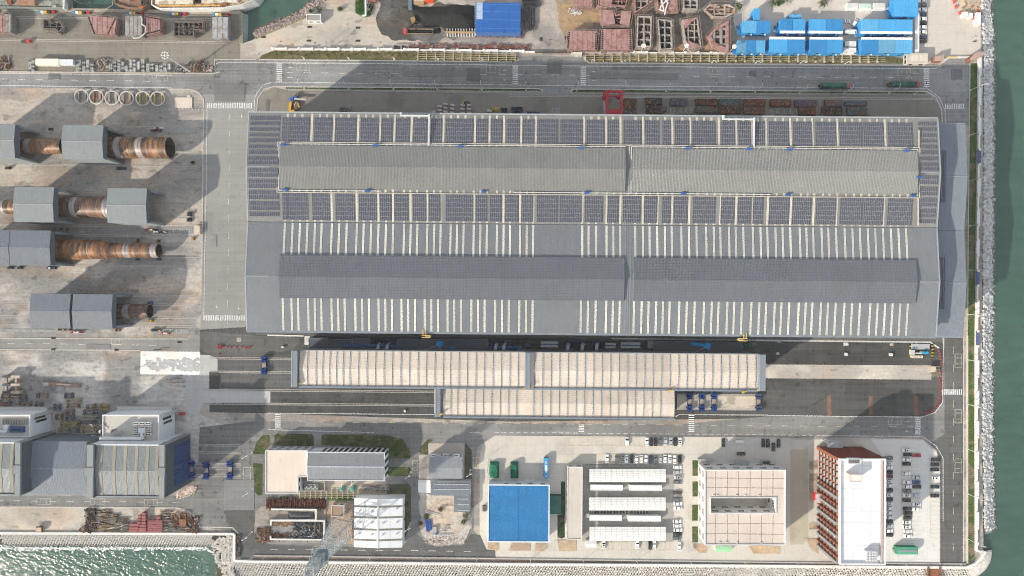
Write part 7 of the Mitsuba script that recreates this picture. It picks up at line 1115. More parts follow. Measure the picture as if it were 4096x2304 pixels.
for u in (52, 153): m = MB(); cx, cy, lx, ly = rect(20, u - 9, 895, u + 9, 1060, 4); m.box(cx, cy, 2.6, 3.6, lx, ly); part(k, 'rail_beam', m, (0.42, 0.34, 0.27), .4, 'rust')
for v in (893, 975, 1050): m = MB(); cx, cy, lx, ly = rect(20, 22, v - 10, 105, v + 10, 4); m.box(cx, cy, .3, 4, lx, ly); part(k, 'cross_beam', m, (0.08, 0.085, 0.10), .3); m = MB(); cx, cy, lx, ly = rect(20, 108, v - 13, 198, v + 13, 4); m.box(cx, cy, .3, 4.1, lx, ly); part(k, 'head', m, (0.48, 0.41, 0.34), .3, 'rust')
k = thing('long_girder', 'long brown steel girder with cream deck lying on the pale dirt', 'girder'); cx, cy, lx, ly = rect(20, 418, 955, 805, 990, 1.6); m = MB(); m.box(cx, cy, .2, 1.6, lx, ly, TH - .05); part(k, 'body', m, (0.32, 0.22, 0.18), .5, 'rust'); m = MB(); cx, cy, lx, ly = rect(20, 565, 964, 708, 978, 1.8); m.box(cx, cy, 1.6, 1.85, lx, ly, TH - .05); part(k, 'deck', m, (0.55, 0.48, 0.40), .3); m = MB(); cx, cy, lx, ly = rect(20, 425, 950, 490, 985, 2); m.box(cx, cy, 1.6, 2.1, lx, ly); part(k, 'head', m, (0.45, 0.40, 0.35), .5, 'rust')
for (u0, v0, u1, v1, c, lab) in [(363, 1058, 392, 1108, (0.13, 0.12, 0.12), 'dark steel box in the workshop yard shade'), (408, 1060, 470, 1104, (0.28, 0.20, 0.17), 'brown grated steel box in the workshop yard shade'), (-60, 1150, 60, 1190, (0.2, 0.12, 0.10), 'dull red block at the left edge above the white tower'), (1800, 1253, 1853, 1280, (0.42, 0.06, 0.07), 'red crate at the corner of the pale slab')]: roof_box('steel_box', lab, 'box', 20, u0, v0, u1, v1, 1.6, c, tuple(q * .85 for q in c), par=.2)
scrap('scrap_pile', 20, 1690, 905, 1830, 955, 16, [(0.2, 0.13, 0.10), (0.3, 0.28, 0.26)], 'thin brown rods on the ground below the white slab', 'scrap', 51, .3, 5, along=TH); scrap('scrap_pile', 20, 1560, 600, 1675, 626, 8, [(0.1, 0.1, 0.1)], 'dark rods beside the road above the white slab', 'scrap', 52, .2, 5, along=TH)
for i in range(110): q = W(20, 1480 + 525 * rng.random() ** .8, 708 + 124 * rng.random()); m = MB() if i == 0 else m; m.sheet([(q[0] + rng.uniform(.3, 2.2) * math.cos(a), q[1] + rng.uniform(.3, 1.3) * math.sin(a)) for a in np.arange(9) * .698], LAY[0] + .004 + i * 2e-4)
part('white_slab', 'paint_stain', m, (0.47, 0.47, 0.465), .6, 'asphalt')
# storage row on the sea-wall yard
for (u0, v0, u1, v1, n, cols, lab, al, sd, L) in [(872, 770, 976, 1000, 200, [(0.05, 0.045, 0.042), (0.09, 0.075, 0.065), (0.13, 0.11, 0.10)], 'dark jumble of steel sections, first pile of the storage row', None, 61, 2.6), (1000, 785, 1122, 1003, 90, RUSTY + [(0.38, 0.30, 0.12), (0.36, 0.33, 0.30)], 'banded pile of rusty and pale beams, second pile of the storage row', TH, 62, 6), (1142, 825, 1200, 1003, 70, [(0.22, 0.19, 0.15), (0.30, 0.25, 0.18), (0.13, 0.11, 0.10)], 'brownish steel sections, third pile of the storage row', TH, 63, 3), (1205, 860, 1298, 1003, 80, [(0.17, 0.15, 0.13), (0.24, 0.2, 0.17)], 'grey-brown steel sections left of the pink boxes', TH, 64, 3), (1640, 785, 1738, 1003, 110, [(0.30, 0.27, 0.24), (0.18, 0.12, 0.09), (0.10, 0.085, 0.08), (0.5, 0.5, 0.48)], 'mixed grey scrap beams right of the pink beam stack', TH, 65, 3.4), (1745, 800, 1800, 960, 50, RUSTY, 'rusty plates beside the brown tubs', None, 66, 2.6), (1880, 840, 2000, 1008, 130, RUSTY, 'dark rusty scrap at the right end of the storage row', None, 67, 2.2), (1755, 955, 1870, 1003, 30, [(0.3, 0.3, 0.3), (0.22, 0.2, 0.18)], 'grey beams below the brown tubs', TH, 68, 6), (815, 950, 885, 998, 40, RUSTY, 'small rusty heap left of the dark jumble', None, 69, 2)]: scrap('scrap_pile', 30, u0, v0, u1, v1, n, cols, lab, 'scrap', sd, 1.6, L, along=al)
PK = (0.34, 0.135, 0.145)
for i, (u0, v0, u1, v1, h_) in enumerate([(1300, 958, 1388, 980, 2), (1300, 983, 1388, 1005, 2), (1392, 965, 1468, 1003, 2), (1308, 924, 1396, 950, 2.4), (1400, 936, 1468, 958, 2), (1378, 905, 1414, 928, 2.2), (1422, 905, 1464, 930, 2.4), (1384, 872, 1412, 898, 2.4), (1425, 876, 1463, 898, 2.6), (1388, 840, 1420, 864, 2.4), (1426, 845, 1464, 872, 2.6), (1424, 814, 1462, 840, 2.8), (1577, 852, 1592, 880, 2.5), (1594, 850, 1610, 876, 2.5)]): m = MB(); cx, cy, lx, ly = rect(30, u0, v0, u1, v1, h_); m.box(cx, cy, .15, h_, lx, ly); m.box(cx, cy, h_, h_ + .05, lx * .9, ly * .7); solo('pink_box', f'pink primed steel box in the storage row, {nth(i)} of the cluster', 'box', m, PK, .2, 'rust', group='pink primed boxes of the storage row')
for i in range(6): m = MB(); cx, cy, lx, ly = rect(30, 1487, 885 + i * 21, 1632, 903 + i * 21, 2); m.box(cx, cy, .1, 2.0 + .15 * (i % 2), lx, ly); m.box(cx, cy, 2, 2.25, lx * .98, .2); solo('pink_beam', f'long pink primed beam of the stack right of the pink boxes, {nth(i)} from the top', 'beam', m, (0.36, 0.15, 0.16), .2, 'rust', group='long pink beams stacked side by side')
for i, (v0, v1) in enumerate([(824, 880), (884, 950)]):
    k = thing('steel_tub', f'brown open steel tub in the storage row, {"upper" if i == 0 else "lower"} one', 'tub'); cx, cy, lx, ly = rect(30, 1806, v0, 1868, v1, 2); m = MB(); m.prism(sbox(cx - lx / 2, cy - ly / 2, cx + lx / 2, cy + ly / 2).difference(sbox(cx - lx / 2 + .2, cy - ly / 2 + .2, cx + lx / 2 - .2, cy + ly / 2 - .2)), .1, 2); part(k, 'side', m, (0.28, 0.17, 0.12), .4, 'rust'); m = MB(); m.box(cx, cy, .1, [.8, 1.85][i], lx - .4, ly - .4); part(k, 'floor', m, (0.30, 0.16, 0.10), .5, 'rust')
roof_box('tan_hut', 'small tan cube hut on the sea-wall yard', 'hut', 30, 356, 963, 413, 1006, 2.6, (0.5, 0.36, 0.27), (0.58, 0.43, 0.34), par=.15, win=1)
mound('rubble_heap', 'flat pinkish rubble heap edged with stone blocks at the workshop door', 'rubble', 30, [(1770, 610), (1880, 540), (1960, 520), (1985, 550), (1950, 620), (1840, 660), (1775, 655)], .9, (0.48, 0.38, 0.33), 71, .9, .5, 1, 'rock')
for i, (u, v) in enumerate([(1790, 655), (1820, 662), (1848, 652), (1870, 645), (1892, 640), (1912, 632), (1935, 618), (1955, 605), (1970, 580), (1980, 555)]): m = MB(); q = W(30, u, v); m.box(q[0], q[1], 0, .9, 1.2, .8, .5 + i * .2, top=.85); solo('stone_block', f'pale stone block edging the rubble heap, {nth(i)} from the left', 'stone', m, (0.56, 0.48, 0.38), .3, group='stone blocks edging the rubble heap')

# ==== south row of buildings ======================================================================
def lawn(lst, label, c=(0.06, 0.082, 0.034)): verge('v', lst, .7, label, c, .55, .5)
def poly_building(name, label, cat, t, poly, z, wall, roof, holes=(), par=.45, win=0, amp=.15, bsdf='concrete', step=4.0, wh=1.5):
    k = thing(name, label, cat); P = Polygon(flat_from(t, poly, z), [flat_from(t, h, z) for h in holes]); part(k, 'wall', MB().prism(P.buffer(-.05, join_style=2), 0, z - .2), wall, .06); part(k, 'roof', MB().prism(P.buffer(-.3, join_style=2), z - .2, z - .05), roof, amp, bsdf); part(k, 'parapet', MB().prism(P.difference(P.buffer(-.35, join_style=2)), z - .2, z + par), tuple(min(.85, q * 1.03) for q in wall), .06)
    if win:
        for ring in [P.exterior, *P.interiors]:
            C = np.array(ring.coords)
            for a, b in zip(C[:-1], C[1:]):
                L = np.linalg.norm(b - a); n = int(L / step); ang = math.atan2(b[1] - a[1], b[0] - a[0])
                for i in range(n):
                    for f in range(win): q = a + (b - a) * (i + .5) / n; zz = z * (f + .35) / win; m = MB(); m.box(q[0], q[1], zz, zz + wh, step * .5, .16, ang); part(k, 'window', m, None, bsdf='glass')
    return k, P
lawn([(31, -25, 220), (0, 110), (70, 30), (135, 30), (145, 130), (75, 225)], 'lawn with saplings at the top left of the striped building'); lawn([(31, 185, 125), (185, 30), (210, 18), (560, 20), (582, 45), (582, 140), (360, 150)], 'lawn with shrubs above the striped building, left of the path'); lawn([(31, 658, 130), (660, 35), (690, 22), (1340, 35), (1480, 75), (1555, 200), (1550, 265), (1340, 268), (1335, 155), (1080, 150)], 'large curved lawn above and right of the striped building'); lawn([(31, 1335, 350), (1545, 350), (1562, 380), (1560, 440), (1330, 445)], 'small lawn with lamp right of the striped building')
lawn([(31, -30, 310), (68, 320), (66, 630), (20, 640), (-15, 600)], 'narrow lawn left of the striped building'); lawn([(31, 240, 648), (340, 648), (330, 675), (250, 675)], 'tiny lawn below the beige roof'); lawn([(31, 450, 630), (625, 630), (625, 672), (450, 675)], 'little green lawn patch above the rusty bundle row', LUSH); lawn([(31, 728, 630), (1000, 632), (998, 690), (730, 685)], 'bright lawn strip above the brown-roofed hut', LUSH); lawn([(31, 1325, 525), (1540, 520), (1560, 560), (1560, 900), (1490, 1100), (1490, 640), (1325, 625)], 'lawn right of the white-roofed store', (0.09, 0.095, 0.06))
lawn([(31, 1645, 215), (1660, 150), (1730, 75), (1780, 80), (1730, 130), (1730, 225)], 'lawn at the upper left of the small grey building'); lawn([(31, 2105, 110), (2170, 180), (2175, 470), (2100, 470)], 'worn grass right of the small grey building', (0.10, 0.10, 0.07)); lawn([(32, 457, 830), (530, 830), (530, 1060), (500, 1070), (457, 1060)], 'dark hedge-like grass left of the beige flat block', (0.03, 0.055, 0.03)); lawn([(32, 492, 498), (533, 498), (533, 830), (495, 830)], 'dark green strip beside the green tarpaulin shelter', (0.03, 0.07, 0.045)); lawn([(32, 735, 322), (1535, 328), (1535, 345), (735, 340)], 'clipped dark hedge above the topmost white canopy', (0.03, 0.055, 0.025))
for u0, v0, v1, lab in [(1815, 285, 440, 'upper'), (1815, 498, 648, 'second'), (1812, 732, 892, 'third'), (1812, 950, 1110, 'lowest')]: lawn([(32, u0, v0), (1870, v0), (1868, v1), (u0, v1)], f'{lab} green bed at the left wall of the courtyard building', (0.07, 0.10, 0.035))
lawn([(1, 1000, -40), (1085, -40), (1095, 150), (1180, 60), (1180, -40), (1185, 60), (1150, 165), (1090, 178), (1000, 130)], 'bright bushes round the white duct at the top', (0.05, 0.115, 0.03))
lay('rough_ground', [(31, 1640, 615), (1990, 640), (2165, 800), (2165, 980), (2070, 1130), (1760, 1135), (1650, 1020)], (0.47, 0.425, 0.375), .9, 'dirt'); lay('storage_floor', [(31, 0, 800), (60, 745), (700, 745), (720, 1115), (130, 1125), (-20, 1010)], (0.30, 0.285, 0.265), .8, 'dirt'); lay('crane_court', [(31, 725, 690), (985, 700), (978, 1130), (722, 1125)], (0.36, 0.28, 0.22), .6, 'dirt'); lay('pump_court', [(31, 430, 470), (1315, 480), (1315, 630), (420, 625)], (0.46, 0.40, 0.33), .3, 'concrete')
for t, poly in [(31, [(2340, 1105), (2445, 1110), (2440, 1185), (2400, 1190), (2330, 1160)]), (32, [(0, 1112), (187, 1112), (187, 1193), (-30, 1193)]), (32, [(236, 1112), (360, 1112), (360, 1160), (330, 1195), (236, 1195)]), (32, [(455, 1078), (650, 1080), (650, 1198), (475, 1198)]), (32, [(1818, 1120), (1955, 1130), (1955, 1215), (1890, 1212), (1825, 1165)]), (32, [(2378, 1145), (2576, 1145), (2700, 1150), (2695, 1225), (2430, 1220)]), (33, [(412, 288), (495, 288), (495, 375), (412, 375)]), (33, [(412, 420), (495, 420), (495, 695), (412, 695)]), (33, [(412, 915), (495, 915), (495, 978), (412, 978)]), (33, [(372, 1065), (500, 1070), (505, 1220), (430, 1180)])]: lay('bare_bed', [(t, *q) for q in poly], (0.47, 0.36, 0.25), .6, 'dirt')
# striped building: beige flat part and grey ribbed part
k, _ = poly_building('flat_annex', 'beige L-shaped flat roof joined to the grey ribbed roof', 'building', 31, [(95, 182), (519, 182), (519, 452), (424, 452), (424, 617), (95, 617)], 9.0, (0.62, 0.64, 0.66), (0.66, 0.57, 0.49), win=2, amp=.12, bsdf='paint')
k = roof_box('striped_building', 'grey ribbed-roof building with black and white striped upper walls', 'building', 31, 520, 205, 1292, 486, 11.5, (0.74, 0.76, 0.78), (0.225, 0.245, 0.26), pitch=('x', .9), ribs=.85, over=.2)
cx, cy, lx, ly = rect(31, 520, 205, 1292, 486, 11.5)
for i in range(14): m = MB(); m.box(cx - lx / 2 + lx * (i + .55) / 14, cy + ly / 2 - .1, 1, 10.5, 1.5, .16); part(k, 'window', m, None, bsdf='glass')
for i in range(4): m = MB(); m.box(cx + lx / 2 - .1, cy - ly / 2 + ly * (i + .5) / 4, 1, 10.5, .16, 1.8); part(k, 'window', m, None, bsdf='glass')
for s in (1, -1): m = MB(); m.box(cx, cy + s * ly / 2, 11.1, 11.9, lx + .5, .35); part(k, 'parapet', m, (0.70, 0.71, 0.72), .06); m = MB(); m.box(cx + s * lx / 2, cy, 11.1, 11.9, .35, ly); part(k, 'parapet', m, (0.70, 0.71, 0.72), .06)
m = MB(); m.box(cx, cy, 12.4, 12.5, lx, .7); part(k, 'ridge_cap', m, (0.38, 0.42, 0.46))
k = thing('cooling_pit', 'walled pit with three round white-bladed cooling fans', 'cooling plant'); cx, cy, lx, ly = rect(31, 458, 498, 692, 598, 3.2); m = MB(); m.prism(sbox(cx - lx / 2, cy - ly / 2, cx + lx / 2, cy + ly / 2).difference(sbox(cx - lx / 2 + .5, cy - ly / 2 + .5, cx + lx / 2 - .5, cy + ly / 2 - .5)), 0, 3.2); part(k, 'wall', m, (0.36, 0.35, 0.32), .3, 'asphalt'); m = MB(); cx, cy, lx, ly = rect(31, 490, 525, 620, 578, 3.4); m.box(cx, cy, 0, 3.4, lx, ly); part(k, 'housing', m, (0.42, 0.42, 0.41), .1)
for u in (512, 555, 598):
    x, y = W(31, u, 552, 3.6); m = MB(); m.tube((x, y, 3.4), (x, y, 3.8), 1.0, n=16); part(k, 'fan_well', m, (0.03, 0.03, 0.03)); m = MB(); [m.box(x + .45 * math.cos(a), y + .45 * math.sin(a), 3.82, 3.88, .85, .22, a) for a in np.arange(5) * 1.257]; part(k, 'blade', m, (0.55, 0.55, 0.54), kind='stuff')
for u, v, s, lab in [(867, 572, 1.0, 'smaller green pressure tank below the striped building, left one'), (972, 570, 1.25, 'bigger green pressure tank below the striped building, right one')]:
    k = thing('green_tank', lab, 'tank'); x, y = W(31, u, v, 4); r = 1.15 * s; part(k, 'shell', MB().tube((x, y, 1), (x, y, 5), r, n=16), (0.11, 0.26, 0.22), .1); part(k, 'dome', MB().tube((x, y, 5), (x, y, 5.6), r, r * .35, n=16), (0.13, 0.30, 0.26), .1); part(k, 'skirt', MB().tube((x, y, 0), (x, y, 1), r * .8, n=12), (0.4, 0.4, 0.4)); part(k, 'riser', MB().tube((x, y + 1, 5), (x, y + 7, 6.5), .18, n=6), (0.55, 0.56, 0.56))
pipe_rack('grey pipe bridge along the lower edge of the pump court', 31, 440, 622, 31, 1320, 630, 2.9); scrap('scrap_pile', 31, 1100, 530, 1215, 592, 40, [(0.5, 0.5, 0.48), (0.2, 0.2, 0.2), (0.36, 0.34, 0.30)], 'stack of grey pipes in the pump court', 'pipes', 81, 1.0, 7, along=TH); scrap('scrap_pile', 31, 1225, 530, 1330, 600, 26, [(0.4, 0.4, 0.4), (0.14, 0.14, 0.15)], 'bundle of dark pipework at the right of the pump court', 'pipes', 82, 1.2, 6, along=TH)
scrap('scrap_pile', 31, 105, 690, 705, 748, 420, [(0.16, 0.055, 0.045), (0.10, 0.04, 0.035), (0.21, 0.10, 0.08), (0.07, 0.045, 0.04)], 'long row of upright dark red steel bars above the storage bays', 'steel bars', 83, 1.4, 5.5, along=math.pi / 2)
for lab, segs in [('white-topped wall round the upper storage bay', [(150, 778), (604, 783), (602, 888), (150, 890)]), ('white-topped wall round the scrap bay', [(150, 940), (150, 892), (686, 895), (682, 1085), (146, 1080), (146, 1050)])]:
    k = thing('bay_wall', lab, 'wall'); L = LineString(flat_from(31, segs, 2.4)); part(k, 'panel', MB().prism(L.buffer(.3, cap_style=2, join_style=2), 0, 2.3), (0.42, 0.41, 0.38), .2); part(k, 'coping', MB().prism(L.buffer(.4, cap_style=2, join_style=2), 2.3, 2.45), (0.66, 0.65, 0.62), .15)
mound('charcoal_heap', 'rippled blue-grey gravel heap in the upper storage bay', 'heap', 31, [(310, 790), (590, 795), (590, 880), (330, 885)], 2.2, (0.12, 0.125, 0.135), 85, .5, .5, 1.2); scrap('scrap_pile', 31, 380, 905, 675, 1075, 500, [(0.07, 0.075, 0.085), (0.11, 0.12, 0.13), (0.16, 0.165, 0.17), (0.04, 0.045, 0.05), (0.3, 0.3, 0.3)], 'big dark tangle of steel offcuts filling the scrap bay', 'scrap', 86, 2.2, 2.4); scrap('scrap_pile', 31, 10, 960, 150, 1100, 130, RUSTY, 'rusty curved plates heaped at the bay corner', 'scrap', 87, 1.2, 3); scrap('scrap_pile', 31, 150, 1020, 345, 1078, 110, RUSTY, 'rusty offcuts along the lower wall of the scrap bay', 'scrap', 88, 1.2, 2.4); scrap('scrap_pile', 31, 155, 900, 390, 935, 90, [(0.30, 0.20, 0.12), (0.2, 0.13, 0.09)], 'brown timber and rods along the upper wall of the scrap bay', 'scrap', 89, .8, 3); scrap('scrap_pile', 30, 2380, 1040, 2420, 1250, 90, [(0.05, 0.05, 0.05), (0.1, 0.1, 0.1)], 'black rubber fenders heaped along the wall corner by the sea', 'fenders', 90, 1, 2)
roof_box('brown_hut', 'small hut with sunken brown roof left of the white-roofed store', 'hut', 31, 757, 738, 888, 850, 4.5, (0.62, 0.58, 0.53), (0.30, 0.22, 0.165), par=.5, win=1)
k = roof_box('white_store', 'white-roofed store with four olive cross bands and small roof vents', 'store', 31, 987, 668, 1474, 1160, 8.0, (0.62, 0.65, 0.67), (0.70, 0.715, 0.72), pitch=('y', 1.3), ribs=0, amp=.06); cx, cy, lx, ly = rect(31, 987, 668, 1474, 1160, 8.0)
def store_z(x): return 8 + 1.3 * (1 - abs(x - cx) / (lx / 2))
for v in (749, 858, 980, 1086):
    for s in (1, -1):
        y = W(31, 1220, v, 8.6)[1] ; m = MB(); m.quad((cx, y - .5, 9.37), (cx + s * lx / 2, y - .5, 8.07), (cx + s * lx / 2, y + .5, 8.07), (cx, y + .5, 9.37)); part(k, 'rooflight', m, (0.20, 0.20, 0.165), .2)
m = MB(); m.box(cx, cy, 9.3, 9.5, .9, ly); part(k, 'ridge_cap', m, (0.6, 0.62, 0.63))
for s in (1, -1):
    for f in (-.25, .25): m = MB(); x = cx + s * lx * .25; m.quad((x - .08, cy - ly / 2, store_z(x) + .05), (x + .08, cy - ly / 2, store_z(x) + .05), (x + .08, cy + ly / 2, store_z(x) + .05), (x - .08, cy + ly / 2, store_z(x) + .05)) if f > 0 else None; part(k, 'sheet_seam', m, (0.55, 0.57, 0.58)) if f > 0 else None
for u, v in [(1037, 800), (1167, 803), (1280, 782), (1413, 775), (1037, 915), (1167, 915), (1280, 918), (1412, 915), (1036, 1030), (1165, 1032), (1275, 1034), (1412, 1030)]: x, y = W(31, u, v, 9); m = MB(); m.tube((x, y, store_z(x) - .2), (x, y, store_z(x) + .8), .45, n=10); part(k, 'vent', m, (0.5, 0.51, 0.52))
k = roof_box('grey_workshop', 'small building with grey ribbed roof and glazed front on a paved court', 'building', 31, 1742, 250, 2072, 470, 7.5, (0.62, 0.64, 0.65), (0.26, 0.28, 0.30), pitch=('x', .7), ribs=.6, win=1); lay('paved_court', [(31, 1735, 112), (2098, 112), (2095, 470), (1640, 470), (1640, 228), (1735, 228)], (0.47, 0.42, 0.37), .4, 'concrete')
for u in (1785, 1908, 2020): m = MB(); cx, cy, lx, ly = rect(31, u - 25, 226, u + 25, 246, 8); m.prism(sbox(cx - lx / 2, cy - ly / 2, cx + lx / 2, cy + ly / 2).difference(sbox(cx - lx / 2 + .25, cy - ly / 2 + .25, cx + lx / 2 - .25, cy + ly / 2 - .25)), 5, 8); part(k, 'hood', m, (0.55, 0.57, 0.58))
for (a, b, c_, d, z, lab, vv) in [(1757, 500, 2156, 640, 5.0, 'blue-grey lean-to roof with two pale battens', (526, 578)), (1993, 638, 2152, 805, 4.4, 'square blue-grey lean-to roof with three pale battens', (674, 731, 786))]:
    k = roof_box('lean_to', lab, 'shelter', 31, a, b, c_, d, z, (0.5, 0.52, 0.53), (0.18, 0.20, 0.225), pitch=('x', .25), ribs=.7)
    for v in vv: cx, cy, lx, ly = rect(31, a + 34, v - 2, c_ - 8, v + 2, z + .4); m = MB(); m.box(cx, cy, z + .2, z + .42, lx, .3); part(k, 'batten', m, (0.5, 0.53, 0.54))
lay('white_pad', [(31, 1632, 478), (1757, 480), (1757, 612), (1632, 610)], (0.74, 0.74, 0.72), .15, 'dirt')
for pth, lab, c in [([(1705, 800), (1860, 845)], 'white lattice boom lying on the rough ground', (0.7, 0.7, 0.68)), ([(2055, 1050), (2140, 940)], 'white light pole lying on the rough ground', (0.74, 0.74, 0.72)), ([(1765, 1035), (1975, 1037)], 'pale pipe lying on the rough ground', (0.6, 0.6, 0.6)), ([(2340, 280), (2325, 435)], 'white pipes leaning beside the green tarpaulin', (0.66, 0.66, 0.64))]:
    m = MB(); a, b = W(31, *pth[0], .8), W(31, *pth[1], .8); d = (b - a) / np.linalg.norm(b - a); nn = np.array([-d[1], d[0]])
    for o in (-.45, .45): m.tube((*(a + nn * o), .6), (*(b + nn * o), .6), .16, n=5)
    for i in range(9): m.tube((*(a + (b - a) * i / 8 + nn * .45), .6), (*(a + (b - a) * min(1, (i + .6) / 8) - nn * .45), .6), .09, n=4)
    k = thing('lying_boom', lab, 'boom'); part(k, 'frame', m, c, .1, kind='stuff')
for i, (u0, v0, u1, v1) in enumerate([(1700, 868, 1735, 1000), (1722, 900, 1745, 1005), (1745, 880, 1770, 985), (1805, 1005, 1832, 1030)]): m = MB(); cx, cy, lx, ly = rect(31, u0, v0, u1, v1, .8); m.box(cx, cy, .1, .9, lx * .6, ly, TH + .12); m.box(cx, cy, .9, .95, lx * .2, ly * .95, TH + .12); solo('blue_girder', f'blue steel girder dumped on the rough ground, {nth(i)} from the left', 'girder', m, (0.03, 0.08, 0.32), .2, group='dumped blue girders')
scrap('scrap_pile', 31, 1870, 930, 1945, 1010, 40, [(0.66, 0.64, 0.60), (0.5, 0.48, 0.45)], 'stacked pale blocks on the rough ground', 'blocks', 95, .6, 1.2, along=TH); scrap('scrap_pile', 31, 1700, 1040, 2100, 1125, 130, [(0.6, 0.56, 0.52), (0.42, 0.36, 0.32), (0.3, 0.3, 0.3)], 'pale rubble along the rounded edge of the rough ground', 'rubble', 96, .5, 1.4); roof_box('machine_skid', 'grey machine skid beside the blue girders', 'machine', 31, 1775, 955, 1815, 1015, 1.5, (0.4, 0.38, 0.35), (0.45, 0.43, 0.4), par=.2)
# tarpaulins, bus, blue-roofed shed, shelter
def tarp(t, u0, v0, u1, v1, hgt, label, c, name='tarpaulin_heap', cat='tarpaulin'): cx, cy, lx, ly = rect(t, u0, v0, u1, v1, hgt * .7); v, f = heap_grid(cx - lx / 2, cx + lx / 2, cy - ly / 2, cy + ly / 2, 0, 1.0, 22, 26, 3 + u0 % 7); e = np.minimum.reduce([v[:, 0] - v[:, 0].min(), v[:, 0].max() - v[:, 0], v[:, 1] - v[:, 1].min(), v[:, 1].max() - v[:, 1]]); v[:, 2] = hgt * np.clip(e / .8, 0, 1) * (.62 + .6 * meshkit.fbm(v * [.45, .45, 0], 3, 5)); m = MB(); m.add(v, f); return solo(name, label, cat, m, c, .7, smooth=True)
tarp(31, 2350, 305, 2445, 472, 3.2, 'bulky green tarpaulin-covered load above the blue-roofed shed, left one', (0.025, 0.15, 0.09)); tarp(31, 2560, 305, 2640, 476, 3.2, 'green tarpaulin-covered load above the blue-roofed shed, right one', (0.02, 0.11, 0.075))
k = roof_box('blue_shed', 'bright blue ribbed-roof shed with white walls', 'shed', 31, 2338, 532, 2948, 1102, 8.0, (0.66, 0.72, 0.76), (0.03, 0.19, 0.44), pitch=('x', 0.0), amp=.12); cx, cy, lx, ly = rect(31, 2338, 532, 2948, 1102, 8.0)
for half in (0, 1):
    m = MB(); n = 58; xa, xb = (cx - lx / 2 + .5, cx - .2) if half == 0 else (cx - .0, cx + lx / 2 - .5)
    for i in range(n): m.box((xa + xb) / 2, cy - ly / 2 + .5 + (ly - 1) * (i + .5) / n, 8.0, 8.14, xb - xa, (ly - 1) / n * .5)
    part(k, 'roof_rib', m, (0.055, 0.255, 0.52), .15, kind='stuff')
for x, y, w, d in ((0, ly / 2, lx, .6), (0, -ly / 2, lx, .6), (lx / 2, 0, .6, ly), (-lx / 2, 0, .6, ly)): m = MB(); m.box(cx + x, cy + y, 7.8, 8.5, w, d); part(k, 'parapet', m, (0.66, 0.72, 0.76), .06)
m = MB(); m.box(cx - .1, cy, 8.1, 8.2, .35, ly - 1); part(k, 'ridge_seam', m, (0.03, 0.12, 0.34)); m = MB(); m.box(cx + 6, cy + ly / 2 + 1, 4.5, 4.8, 5, 1.8); part(k, 'door_canopy', m, (0.55, 0.58, 0.58))
for i in range(5): m = MB(); m.box(cx - lx / 2 + lx * (i + .5) / 5, cy + ly / 2 - .02, 5, 6.6, 2.4, .1); part(k, 'window', m, None, bsdf='glass')
k = roof_box('green_shelter', 'dark green tarpaulin shelter at the right wall of the blue shed', 'shelter', 32, 382, 642, 494, 826, 3.4, (0.02, 0.09, 0.07), (0.02, 0.115, 0.095), pitch=('x', .5)); x, y = W(31, 2300, 768, 1); m = MB(); m.box(x, y, 0, 1.6, 2.2, 3); solo('compressor', 'pair of dark compressors at the left wall of the blue shed', 'machine', m, (0.10, 0.09, 0.09), .6)
x, y = W(32, 344, 365, 3); k = thing('bus', 'bright blue bus parked on the pale court, roof hatches showing', 'bus'); m = MB(); m.box(x, y, .45, 3.0, 2.5, 11.3, TH, top=.97); part(k, 'body', m, (0.02, 0.29, 0.60), .06, 'gloss'); m = MB(); m.box(x, y + .2, 1.5, 2.5, 2.56, 10.4); part(k, 'window', m, None, bsdf='glass'); m = MB(); m.box(x, y + 5.65, 1.2, 2.8, 2.2, .12); part(k, 'windscreen', m, None, bsdf='glass')
for o, h_, w in ((3.2, .25, 1.2), (-4.2, .22, 1.0)): m = MB(); m.box(x, y + o, 3.0, 3.0 + h_, 1.2, w); part(k, 'roof_hatch', m, (0.45, 0.55, 0.6))
m = MB(); m.box(x, y - .2, 3.0, 3.3, 1.3, 4.2); part(k, 'air_conditioner', m, (0.66, 0.70, 0.72))
for sy in (-3.6, 3.6):
    for sx in (-1.1, 1.1): m = MB(); m.tube((x + sx - .15, y + sy, .5), (x + sx + .15, y + sy, .5), .5, n=12); part(k, 'wheel', m, (0.03, 0.03, 0.03))
roof_box('flat_block', 'long narrow beige flat-roofed block beside the white canopies', 'building', 32, 553, 350, 708, 1080, 5.0, (0.66, 0.64, 0.60), (0.55, 0.51, 0.455), par=.6, win=1)
lay('canopy_court', [(32, 705, 325), (1620, 330), (1620, 1105), (705, 1100)], (0.36, 0.345, 0.32), .4, 'concrete')
